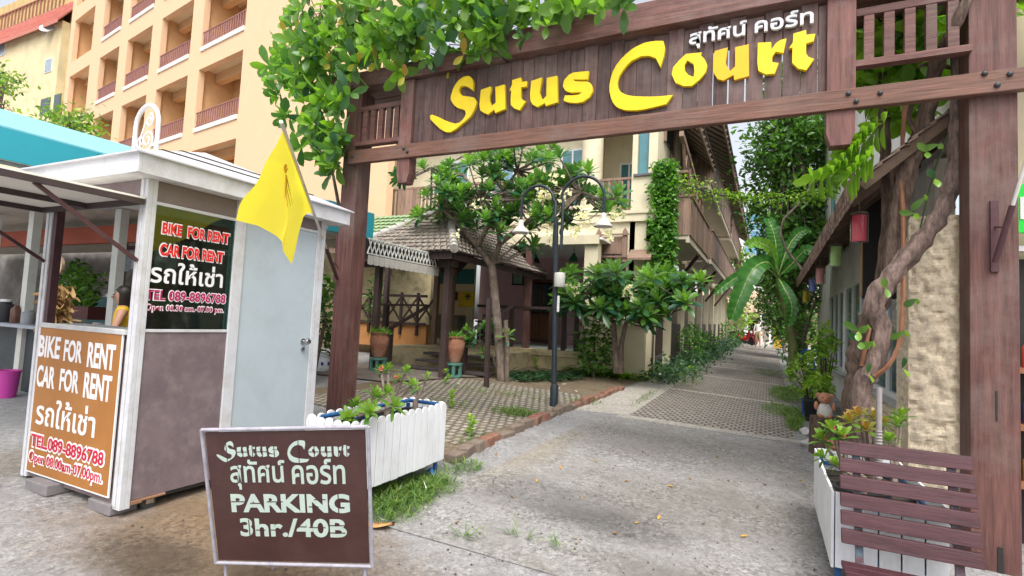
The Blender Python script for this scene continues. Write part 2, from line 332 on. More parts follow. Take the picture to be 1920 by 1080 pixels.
def disc(cx_, cy_, rx, ry, n):                             # points spread over an ellipse
    a = rng.uniform(0, 2*PI, n); r = np.sqrt(rng.uniform(0, 1, n)); return np.stack([cx_+rx*r*np.cos(a), cy_+ry*r*np.sin(a)], 1)
def ball_pts(c, r, n, hollow=.35):
    d = rng.normal(size=(n, 3)); d /= np.linalg.norm(d, axis=1)[:, None]; rr = rng.uniform(hollow**3, 1, n)**(1/3)
    return np.array(c)+d*rr[:, None]*np.array(r)

TXT = {}
def text_geo(body, offset=0., extrude=.02, res=4):
    key = (body, offset, extrude)
    if key in TXT: return TXT[key]
    c = bpy.data.curves.new('lettering', 'FONT'); c.body = body; c.size = 1; c.offset = offset; c.extrude = extrude; c.resolution_u = res; c.fill_mode = 'BOTH'
    o = bpy.data.objects.new('lettering', c); COL.objects.link(o)
    dg = bpy.context.evaluated_depsgraph_get(); me = bpy.data.meshes.new_from_object(o.evaluated_get(dg))
    v = np.array([p.co[:] for p in me.vertices]); f = [tuple(p.vertices) for p in me.polygons]
    bpy.data.objects.remove(o); bpy.data.curves.remove(c); bpy.data.meshes.remove(me)
    TXT[key] = (v, f); return v, f
def put_text(mb, body, o, ux, uy, box, th=.004, offset=0., mi=0, ref=None):
    """fits the words into box=(x0,y0,x1,y1) in metres on the plane through o spanned by unit vectors ux, uy"""
    v, f = text_geo(body, offset); o, ux, uy = map(np.array, (o, ux, uy)); uz = np.cross(ux, uy)
    vr = text_geo(body, ref)[0] if ref is not None else v
    a, b = vr[:, :2].min(0), vr[:, :2].max(0); x0, y0, x1, y1 = box
    sx, sy = (x1-x0)/(b[0]-a[0]), (y1-y0)/(b[1]-a[1])
    X = x0+(v[:, 0]-a[0])*sx; Y_ = y0+(v[:, 1]-a[1])*sy; Z = (v[:, 2]/.02*.5+.5)*th
    mb.add(o+X[:, None]*ux+Y_[:, None]*uy+Z[:, None]*uz, f, mi)
# ---------------------------------------------------------------- ground
g_base = groundmat('old_concrete', (.32, .315, .315), (.26, .225, .185), (.07, .06, .05), .6, .72, patches=[((-3.4, 2.6), (1.5, .75), (.17, .11, .06), .85), ((-2.4, 2.2), (1.1, .5), (.12, .085, .05), .75), ((-3.7, 3.1), (1.0, .5), (.2, .135, .075), .8), ((-3.6, 2.2), (.5, .25), (.06, .045, .03), .7), ((-6.3, 2.6), (.5, 1.2), (.24, .19, .13), .5)])
g_slab = groundmat('drive_concrete', (.325, .315, .305), (.245, .22, .185), (.12, .11, .095), .55, .64, 1.1, [((-1.7, 4.8), (1.1, .5), (.085, .08, .076), .5), ((-1.2, 4.6), (.6, .28), (.06, .058, .055), .45), ((-.5, 5.6), (1.2, .7), (.16, .145, .125), .55), ((-.3, 3.9), (.9, .3), (.13, .12, .1), .6), ((-2.7, 6.5), (.4, 1.6), (.3, .26, .2), .6), ((-1.2, 7.6), (1.6, 1.0), (.15, .14, .13), .6)], grit=.5)
g_band = groundmat('band_concrete', (.46, .43, .38), (.3, .26, .2), (.1, .09, .08), .62, .72)
g_dirt = groundmat('court_soil', (.24, .19, .13), (.16, .115, .075), (.06, .08, .03), .5, .66, 1.5)
pavers = pavermat('grass_pavers', (.4, .36, .32), (.1, .09, .075), .13, .13, .024, (.2, .165, .125))
pavers2 = pavermat('court_pavers', (.4, .36, .3), (.13, .11, .08), .13, .16, .03, (.24, .19, .125))
def sheet(name, poly, off, m, nu=12, nv=12):
    a, b, c, d = [np.array(p, float) for p in poly]
    def fn(u, v):
        q = a*(1-u)*(1-v)+b*u*(1-v)+c*u*v+d*(1-u)*v; return (q[0], q[1], float(H(q[0], q[1]))+off)
    return struct(MB().grid(fn, nu, nv).build(name, m, smooth=True))
xs = np.concatenate([np.linspace(-300, -40, 8), np.linspace(-36, -10, 14), np.linspace(-9, 6, 31), np.linspace(7, 40, 16), np.linspace(60, 300, 7)])
ys = np.concatenate([np.linspace(-60, -8, 8), np.linspace(-5, 46, 52), np.linspace(60, 400, 8)])
gm = MB(); gm.add([(x, y, float(H(x, y))) for y in ys for x in xs], [(j*len(xs)+i, j*len(xs)+i+1, (j+1)*len(xs)+i+1, (j+1)*len(xs)+i) for j in range(len(ys)-1) for i in range(len(xs)-1)])
struct(gm.build('ground', g_base, smooth=True))
sheet('driveway', [(-2.75, 3.45), (.55, 3.62), (.5, 9.3), (-2.55, 9.0)], .006, g_slab)
sheet('pavement_band', [(-2.3, 9.0), (.5, 9.3), (.5, 9.55), (-2.3, 9.3)], .010, g_band)
sheet('pavement', [(-2.15, 9.3), (.42, 9.55), (.55, 38), (-1.75, 38)], .008, pavers, 8, 60)
for yy in (13.2, 16.9, 20.3, 22.0, 27.5): sheet('pavement_band', [(-2.1, yy), (.45, yy), (.45, yy+.18), (-2.1, yy+.18)], .013, g_band, 6, 1)
sheet('path_edge', [(-3.05, 9.0), (-2.15, 9.3), (-1.8, 30), (-2.3, 30)], .005, g_band, 4, 30)
sheet('courtyard_soil', [(-7.6, 6.6), (-3.2, 5.3), (-2.95, 14.2), (-6.3, 14.2)], .004, g_dirt)
sheet('courtyard_pavement', [(-7.0, 6.3), (-3.45, 5.75), (-3.3, 10.6), (-6.3, 10.3)], .009, pavers2)
sheet('lane_end', [(-6, 38), (6, 38), (6, 70), (-6, 70)], .006, g_band)
# ---------------------------------------------------------------- peach hotel behind
def hotel():
    P0 = EYE+(D_(463, 233, 17)-EYE)*1.42; az = math.radians(-81.3); sc = 1.42
    d = np.array([math.sin(az), math.cos(az), 0]); n = np.array([-d[1], d[0], 0]); n = n if n[1] > 0 else -n   # n points away from the street
    up_ = np.array([0, 0, 1.]); zb = lambda z: 1.6+(z-1.6)*sc
    def pt(s_, z, dep=0.): q = P0+d*s_*sc+n*dep; return np.array([q[0], q[1], zb(z)])
    T = thing('hotel', 'tall peach hotel with rows of recessed balconies behind the booth', 'building', (P0[0], P0[1], 0))
    cols = [(-.0, .6, 3.6), (0, 4.45, 7.1), (0, 8.0, 10.5), (0, 11.4, 13.7), (0, 15.0, 17.8)]
    rows = [(-1.3+.0, 1.1), (1.75, 4.1), (4.75, 7.1), (7.75, 10.1), (10.75, 13.05), (13.8, 16.05), (16.8, 19.0), (19.8, 22.0)]
    S0, S1 = -6.75, 18.4
    wall = MB(); inner = MB()
    def slab(s0, s1, z0, z1, dep0=0., dep1=.3):
        vs = [pt(s, z, q) for q in (dep0, dep1) for s, z in ((s0, z0), (s1, z0), (s1, z1), (s0, z1))]
        wall.add(vs, [(0, 1, 2, 3), (7, 6, 5, 4), (0, 4, 5, 1), (1, 5, 6, 2), (2, 6, 7, 3), (3, 7, 4, 0)])
    edges = [S0]+[e for c in cols for e in c[1:]]+[S1]
    for i in range(0, len(edges), 2): slab(edges[i], edges[i+1], -1.6, 25)
    for c in cols:
        z0 = -1.6
        for r in rows: slab(c[1], c[2], z0, r[0]); z0 = r[1]
        slab(c[1], c[2], z0, 25)
    wall.build('wall', peach, T)
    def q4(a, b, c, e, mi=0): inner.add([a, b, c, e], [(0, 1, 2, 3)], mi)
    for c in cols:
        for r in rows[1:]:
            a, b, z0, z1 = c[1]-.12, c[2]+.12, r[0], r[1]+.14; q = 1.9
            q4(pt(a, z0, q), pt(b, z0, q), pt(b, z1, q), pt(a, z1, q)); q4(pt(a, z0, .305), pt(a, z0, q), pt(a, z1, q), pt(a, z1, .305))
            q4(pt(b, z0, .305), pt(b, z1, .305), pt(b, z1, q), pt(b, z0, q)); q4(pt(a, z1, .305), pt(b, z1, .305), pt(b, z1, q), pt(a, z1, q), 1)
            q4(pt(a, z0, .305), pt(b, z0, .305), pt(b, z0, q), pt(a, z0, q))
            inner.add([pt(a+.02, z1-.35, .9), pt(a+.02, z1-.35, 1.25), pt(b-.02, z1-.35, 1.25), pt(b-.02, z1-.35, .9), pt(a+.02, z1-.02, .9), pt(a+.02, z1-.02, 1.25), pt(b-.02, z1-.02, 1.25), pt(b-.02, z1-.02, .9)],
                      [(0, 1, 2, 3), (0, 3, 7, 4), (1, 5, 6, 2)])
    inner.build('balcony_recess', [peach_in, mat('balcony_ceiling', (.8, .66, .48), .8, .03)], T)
    for ci, c in enumerate(cols):
        for r in rows[1:7]:
            if ci == 4: continue
            z0 = r[0]; a, b = c[1], c[2]
            led = MB(); vs = [pt(s, z, q) for q in (-.06, .28) for s, z in ((a+.03, z0+.005), (b-.03, z0+.005), (b-.03, z0+.16), (a+.03, z0+.16))]
            led.add(vs, [(0, 1, 2, 3), (7, 6, 5, 4), (0, 4, 5, 1), (1, 5, 6, 2), (2, 6, 7, 3), (3, 7, 4, 0)]); led.build('balcony_ledge', mat('ledge_white', (.78, .72, .66), .7, .04), T)
            rl = MB(); rl.bar(pt(a+.02, z0+.74, .06), pt(b-.02, z0+.74, .06), .06, .05); rl.bar(pt(a+.02, z0+.24, .06), pt(b-.02, z0+.24, .06), .06, .04)
            for k in range(int((b-a)/.155)):
                s_ = a+.1+k*.155; rl.bar(pt(s_, z0+.17, .06), pt(s_, z0+.72, .06), .075, .035)
            rl.build('railing', mat('railing_mauve', (.3, .14, .125), .6, .15), T)
            if (ci, rows.index(r)) == (0, 3): 
                dm = MB(); vs = [pt(s, z, 1.86) for s, z in ((a+.1, z0), (a+.9, z0), (a+.9, z0+1.1), (a+.1, z0+1.1))]; dm.add(vs, [(0, 1, 2, 3)]); dm.build('door', darkglass, T)
def D_(px, py, dep): return EYE+ray(px, py)*dep
hotel()
# far yellow building with tiled roof
def far_yellow():
    Yd = 24.
    T = thing('apartment_building', 'weathered yellow building with a red tiled roof at the far left', 'building', at_y(60, 230, Yd)*[1, 1, 0])
    m = MB()
    p = lambda x, y, dy=0: at_y(x, y, Yd+dy)
    L_ = p(-120, 120)[0]; R_ = p(106, 150)[0]; R2 = p(128, 150)[0]
    ztop = p(60, 60)[2]
    m.box(L_, R_, Yd, Yd+6, 0, ztop); m.build('wall', yellowwall, T)
    u = MB(); u.box(R_-.02, R2+3, Yd+.6, Yd+6, 0, ztop+1.2); u.box(L_, R2+3, Yd+2.4, Yd+8, ztop+.5, ztop+7); u.build('stair_tower', mat('ochre_render', (.58, .42, .19), .8, .12, 2, .05, stain=(.3, .2, .1), stain_amt=.5), T)
    rf = MB(); e0, e1 = ztop-.25, p(60, 12)[2]+1.6
    tile = mat('red_tiles', (.42, .13, .1), .7, .3, 9, .5, (6, 1, 1), (.55, .3, .25), .4)
    rf.add([(L_, Yd-.5, e0), (R_+.4, Yd-.5, e0), (R_+.4, Yd+2.5, e1), (L_, Yd+2.5, e1), (L_, Yd-.5, e0-.14), (R_+.4, Yd-.5, e0-.14), (R_+.4, Yd+2.5, e1-.14), (L_, Yd+2.5, e1-.14)],
           [(0, 1, 2, 3), (7, 6, 5, 4), (0, 4, 5, 1), (1, 5, 6, 2), (2, 6, 7, 3), (3, 7, 4, 0)])
    for k in range(40):
        x = L_+k*(R_+.4-L_)/39.; rf.tube([(x, Yd-.52, e0+.02), (x, Yd+2.5, e1+.02)], .045, 6)
    r_ = rf.build('roof', tile, T); fb = MB(); fb.box(L_, R_+.42, Yd-.56, Yd-.505, e0-.3, e0+.05); fb.build('fascia', mat('red_fascia', (.5, .18, .13), .6), r_)
    rl = MB(); z0 = p(60, 12)[2]+1.5
    y2 = Yd+2.3
    a, b = at_y(-60, 10, y2)[0], at_y(118, 10, y2)[0]; zt = at_y(60, 6, y2)[2]; zl = at_y(60, 34, y2)[2]
    rl.box(a, b, y2-.05, y2+.05, zt, zt+.12); rl.box(a, b, y2-.05, y2+.05, zl-.2, zl)
    for k in range(30):
        x = a+(b-a)*k/29; rl.box(x-.05, x+.05, y2-.04, y2+.04, zl, zt)
    rl.build('balcony_railing', mat('rail_brown', (.33, .13, .09), .6), T)
    for (x0, y0, x1, y1, mm) in ((-16, 78, 12, 112, 'f'), (84, 108, 100, 138, 'f'), (75, 182, 96, 218, 'd'), (110, 78, 126, 150, 'd'), (100, 175, 116, 212, 'd')):
        a = p(x0, y1); b = p(x1, y0); yo = 0 if x0 < 105 else .6
        fm = MB(); fm.box(a[0], b[0], Yd+yo-.06, Yd+yo+.02, a[2], b[2])
        f = fm.build('window', white_paint if mm == 'f' else mat('green_frame', (.1, .17, .08), .6), T)
        gm_ = MB(); gm_.box(a[0]+.08, b[0]-.08, Yd+yo-.075, Yd+yo-.062, a[2]+.08, b[2]-.08); gm_.build('pane', mat('pale_pane', (.3, .36, .42), .2, .2) if mm == 'f' else darkglass, f)
    ds = MB(); c = p(88, 52, -.4); nx = Vector((.5, -.7, .5)).normalized(); q = nx.to_track_quat('Z', 'Y').to_matrix()
    prof = [(0.001, -.14), (.3, -.1), (.55, -.02), (.62, .02), (.6, .03), (.3, -.07), (0.001, -.11)]
    tmp = MB().lathe((0, 0, 0), prof, 20); ds.add([tuple(q @ Vector(v)+Vector(c)) for v in tmp.v], tmp.f); ds.tube([c-np.array([0, 0, .9]), c-np.array([0, -.1, .1])], .04)
    d = ds.build('satellite_dish', mat('dish_grey', (.55, .56, .58), .5), None, origin=c-np.array([0, 0, .9]), smooth=True); tag(d, 'pale satellite dish on the red tiled roof', 'satellite dish')
far_yellow()
# ---------------------------------------------------------------- timber gate with the big sign
GY = 5.6
def gate():
    T = thing('entrance_gate', 'large brown timber entrance gate carrying yellow lettering across the lane', 'gate', (-1.9, GY+.12, 0))
    def post(x0, x1, zt, zb):
        m = MB(); m.box(x0, x1, GY, GY+.27, zb, zt); return m.build('post', wood('z'), T, bevel=.006)
    post(-5.49, -5.215, 4.74, -.1)
    post(1.5, 1.815, 5.6, -.4)
    # lower beam in front of the posts, upper beam
    m = MB(); m.box(-5.32, 2.6, GY-.085, GY-.004, 3.665, 3.85); lb = m.build('lower_beam', wood('x', 'beam_wood', (.17, .08, .055), .4), T, bevel=.006)
    m = MB(); m.box(-5.72, -2.95, GY-.09, GY+.16, 4.745, 4.965); m.box(-2.948, 2.6, GY-.11, GY+.16, 4.775, 5.075); m.build('upper_beam', wood('x'), T, bevel=.006)
    m = MB(); m.box(-5.6, 2.6, GY+.162, GY+.42, 4.80, 4.86); m.box(-5.6, 2.6, GY+.45, GY+.72, 4.80, 4.86); m.build('pergola_slat', wood('x'), T)
    # hanging stubs
    for x in (-4.385, .565):
        m = MB(); w_ = .1 if x < 0 else .115
        z0 = 3.34
        m.prism([(x-w_, GY-.055, 4.74), (x+w_, GY-.055, 4.74), (x+w_, GY-.055, 3.46), (x+w_-.035, GY-.055, z0), (x-w_+.035, GY-.055, z0), (x-w_, GY-.055, 3.46)][::-1],
                [(x-w_, GY+.1, 4.74), (x+w_, GY+.1, 4.74), (x+w_, GY+.1, 3.46), (x+w_-.035, GY+.1, z0), (x-w_+.035, GY+.1, z0), (x-w_, GY+.1, 3.46)][::-1])
        m.build('hanging_post', wood('z'), T, bevel=.004)
    # board panel: planks with gaps on the right half
    m = MB(); x = -4.28; k = 0
    while x < .44:
        wd = .155+.012*math.sin(k*7.3); gap = .004
        if -.62 < x < .05: gap = .014
        zz = 4.74+.02*math.sin(k*3.1); m.box(x+gap/2, min(x+wd, .452)-gap/2, GY-.012+.004*math.sin(k*5.7), GY+.012+.004*math.sin(k*5.7), 3.852, zz); x += wd; k += 1
    m.build('board_panel', wood('z', 'board_wood', (.085, .047, .042), .55, (.17, .125, .115)), T, bevel=.003)
    # railings either side
    for (a, b) in ((-5.21, -4.49), (.685, 1.495)):
        m = MB(); zt, zl = 4.42, 3.98
        if a > 0: zt, zl = 4.55, 4.12
        m.box(a, b, GY-.02, GY+.05, zt, zt+.07); m.box(a-.04, b+.02, GY-.05, GY+.05, zl-.06, zl)
        n = 5
        for i in range(n):
            xx = a+(b-a)*(i+.65)/(n+.3); m.box(xx-.04, xx+.04, GY-.015, GY+.045, zl+.001, zt-.001)
        m.build('railing', wood('x'), T, bevel=.003)
    for x, z in ((-5.24, 3.765), (-4.36, 3.79), (-4.3, 3.74), (.62, 3.80), (.68, 3.72), (.86, 3.77), (1.58, 3.83), (1.66, 3.72), (1.74, 3.8), (-5.35, 4.86), (-5.33, 4.78)):
        m = MB(); m.lathe((x, GY-.088, z), [(.001, -.018), (.014, -.016), (.022, -.008), (.022, .004)], 10, axis='y'); m.build('bolt', black_metal, T, smooth=True)
    m = MB(); m.box(1.665, 1.70, GY-.006, GY+.01, -.4, -.005); m.box(1.66, 1.672, GY-.004, GY+.01, .98, 1.22); m.build('split', dark, T)
    # letters traced as outlines on the board's own plane
    S1 = lambda l: [at_y(800+x/6, 110+y/6, GY-.055) for x, y in l]
    S2 = lambda l: [at_y(1120+x/4.5714, 30+y/4.5714, GY-.055) for x, y in l]
    global LET; LET = {}
    LET['S'] = S1([(35,640),(60,628),(130,655),(200,690),(262,715),(320,730),(365,718),(400,690),(425,655),(438,615),(425,575),(350,555),(315,530),(290,500),(268,460),(270,420),(280,390),(292,350),(310,310),(332,275),(360,240),(388,218),(420,200),(448,193),(475,192),(495,206),(510,225),(520,250),(525,275),(518,360),(495,340),(470,320),(430,305),(385,310),(365,335),(364,360),(370,385),(400,415),(440,421),(480,425),(530,435),(547,458),(560,485),(553,520),(540,560),(518,605),(490,650),(447,695),(400,730),(330,790),(265,828),(210,825),(150,790),(90,735),(40,680)])
    LET['u1'] = S1([(608,350),(722,308),(724,345),(716,385),(705,425),(706,470),(730,530),(752,512),(775,492),(770,318),(875,288),(882,565),(768,612),(758,572),(690,628),(640,610),(600,580),(592,520),(598,440)])
    LET['t1'] = S1([(960,240),(1060,210),(1065,262),(1130,250),(1122,315),(1060,322),(1058,440),(1080,465),(1115,478),(1045,580),(985,560),(945,520),(943,440),(950,355),(928,360),(960,290)])
    LET['u2'] = S1([(1175,250),(1295,208),(1290,260),(1280,310),(1268,380),(1300,463),(1345,420),(1350,215),(1468,190),(1472,490),(1337,533),(1330,500),(1245,545),(1190,515),(1165,470),(1162,400)])
    LET['s'] = S1([(1650,155),(1735,145),(1825,138),(1812,232),(1720,235),(1645,232),(1665,250),(1720,256),(1810,256),(1845,278),(1862,310),(1865,370),(1830,435),(1760,485),(1680,500),(1590,492),(1538,470),(1555,412),(1640,412),(1710,402),(1745,382),(1700,378),(1620,380),(1560,360),(1530,310),(1545,240),(1600,178)])
    LET['C'] = S2([(565,212),(580,270),(570,340),(540,440),(500,360),(440,340),(370,345),(290,385),(250,425),(215,470),(185,520),(172,565),(174,610),(200,650),(235,670),(270,680),(330,688),(400,690),(480,690),(560,685),(648,675),(590,755),(470,785),(400,800),(340,808),(280,810),(230,805),(190,792),(160,775),(132,742),(115,700),(103,650),(102,600),(112,540),(130,480),(160,422),(200,370),(250,320),(300,280),(350,252),(400,230),(450,218),(500,212)])
    o = [(760,325),(895,312),(885,335),(920,370),(942,420),(930,480),(880,540),(810,598),(740,600),(670,570),(637,500),(650,440),(700,380)]
    i = [(770,378),(748,415),(748,465),(780,505),(825,522),(832,470),(825,410)]
    LET['o'] = S2(o+[o[0]]+[i[0]]+i[1:]+[(770.5,378)]+[(760.5,325)])
    LET['u3'] = S2([(1005,300),(1118,268),(1110,330),(1100,390),(1108,425),(1140,470),(1180,430),(1180,268),(1298,240),(1300,515),(1172,550),(1166,505),(1080,555),(1030,540),(992,480),(990,400)])
    LET['r'] = S2([(1375,228),(1490,222),(1492,285),(1530,232),(1570,205),(1622,190),(1595,318),(1530,305),(1500,345),(1500,395),(1555,402),(1520,495),(1440,500),(1380,470),(1370,400)])
    LET['t2'] = S2([(1680,150),(1790,118),(1792,160),(1870,150),(1855,215),(1790,235),(1790,320),(1810,350),(1860,367),(1790,465),(1720,450),(1668,400),(1672,270),(1642,278),(1675,225)])
    yel = mat('yellow_letter', (.84, .60, .008), .5, .08, 6, .03, stain=(.7, .55, .06), stain_amt=.4, stain_scale=2); yel2 = mat('amber_letter', (.78, .42, .01), .5, .06, 6, .03)
    for k, pl in LET.items():
        m = MB(); m.prism(pl, [p+np.array([0, .045, 0]) for p in pl]); l = m.build('letter', yel2 if k == 'u3' else yel, T, bevel=.003 if k != 'o' else 0)
        if k == 'u3': l['label'] = 'amber letter u'
    m = MB(); th = mat('thai_white', (.58, .58, .6), .6, .1, 6)
    a, b = at_y(1293, 83, GY-.03), at_y(1525, 47, GY-.03); a2 = at_y(1395, 83, GY-.03)
    Z_ = lambda x, y: at_y(x, y, GY-.03)
    put_text(m, 'สุทัศน์', (0, GY-.03, 0), (1, 0, 0), (0, 0, 1), (Z_(1293, 70)[0], Z_(1310, 92)[2], Z_(1400, 70)[0], Z_(1395, 40)[2]), .03, .02); m.build('thai_lettering', th, T); m = MB()
    put_text(m, 'คอร์ท', (0, GY-.03, 0), (1, 0, 0), (0, 0, 1), (Z_(1415, 60)[0], Z_(1420, 64)[2], Z_(1525, 60)[0], Z_(1493, 22)[2]), .03, .02)
    m.build('thai_lettering', th, T)
gate()
def flagpole(name, label, base, tip, tube_t, plate, cloth):
    base, tip = np.array(base, float), np.array(tip, float); T = thing(name, label, 'flagpole', base)
    m = MB(); m.box(*plate); m.build('bracket', maroon, T, bevel=.002)
    mid = base+(tip-base)*tube_t
    m = MB(); m.tube([base, mid], .022, 10); m.bar(base+(mid-base)*.62, (np.array([(plate[0]+plate[1])/2, plate[3], base[2]+(mid-base)[2]*.7])), .012, .012); m.build('holder', maroon, T)
    m = MB(); m.tube([mid-(tip-base)*.02, tip], .013, 10); m.build('pole', mat('pale_pole', (.62, .58, .55), .5, .1), T, smooth=True)
    return T
# left flagpole and flag
b0 = at_y(632, 522, 5.58); b1 = at_y(527, 228, 2.35)
flagpole('flagpole', 'pale flagpole in a maroon holder on the left gate post', b0, b1, .34, (-5.525, -5.491, 5.60, 5.66, at_y(632, 528, 5.6)[2], at_y(636, 438, 5.6)[2]), True)
def flag():
    def chain(l, yf):
        return [at_y(x, y, yf(i/(len(l)-1))) for i, (x, y) in enumerate(l)]
    A = [b1+(b0-b1)*t+np.array([0, -.012, 0]) for t in (.03, .14, .26, .39)]                   # along the pole
    Bc = chain([(531, 240), (508, 300), (480, 358), (447, 414)], lambda t: 2.40-.12*t)        # free edge on the left
    Bc[0] = A[0]
    Cc = chain([(447, 414), (480, 422), (512, 440), (540, 466), (552, 498)], lambda t: 2.28+.55*t)
    Dc = chain([(585, 380), (570, 400), (560, 440), (557, 470), (552, 498)], lambda t: 3.6-.77*t); Dc[0] = A[-1]
    def smp(ch, t):
        t *= len(ch)-1; i = min(int(t), len(ch)-2); f = t-i; return ch[i]*(1-f)+ch[i+1]*f
    def fn(u, v):       # Coons patch: u across from the free edge B to the pole edge, v down from the tip
        top = (Bc[0]*(1-u)+A[0]*u)
        a, b = smp(Bc, v), smp(A, v)
        # left edge B from tip to lower left corner, right edge A along the pole; hem C/D below
        hem = smp(Cc[:], min(1, u*1.35)) if u < .74 else smp(Dc[::-1], (u-.74)/.26)
        p = a*(1-u)+b*u; base = Bc[-1]*(1-u)+A[-1]*u
        p = p+(hem-base)*v**1.6
        fold = .045*math.sin(u*8.5+v*1.5+.6)*v**.8+.02*math.sin(u*19+v*3)*v**.7+.02*math.sin(u*5-v*14)*v+.008*math.sin(u*31+v*9)*v
        return p+np.array([.35*fold, -fold, 0])
    fl = leafmat('flag_cloth', [(.82, .68, .08), (.82, .68, .08)], .7, .35)
    m = MB(); m.grid(fn, 40, 36); b = m.build('flag', fl, None, origin=b1, smooth=True)
    tag(b, 'yellow flag with a faint orange emblem hanging in folds beside the left post', 'flag')
    e = MB(); cu, cv = .5, .36
    def onf(u, v): return fn(u, v)+np.array([.012, -.012, 0])
    for k in range(12):
        a = k*PI/6; e.tube([onf(cu+.015*math.cos(a), cv+.012*math.sin(a)), onf(cu+.06*math.cos(a), cv+.042*math.sin(a))], .005, 4)
    for k in range(6):
        e.tube([onf(cu+.03+.025*k*.6, cv+.05), onf(cu+.07+.04*k, cv+.13), onf(cu+.1+.045*k, cv+.22+.015*k)], [.005, .004, .002], 4)
    e.ball(onf(cu, cv), .014, 8); e.build('emblem', mat('emblem_orange', (.62, .33, .01), .7), b)
flag()
c0 = at_y(1866, 492, 5.52); c1 = at_y(1940, 250, 5.2)
flagpole('flagpole', 'white flagpole in a maroon holder on the right gate post', c0, c1, .46, (at_y(1856, 400, 5.59)[0], at_y(1872, 400, 5.59)[0], 5.575, 5.599, at_y(1866, 510, 5.59)[2], at_y(1866, 376, 5.59)[2]), False)
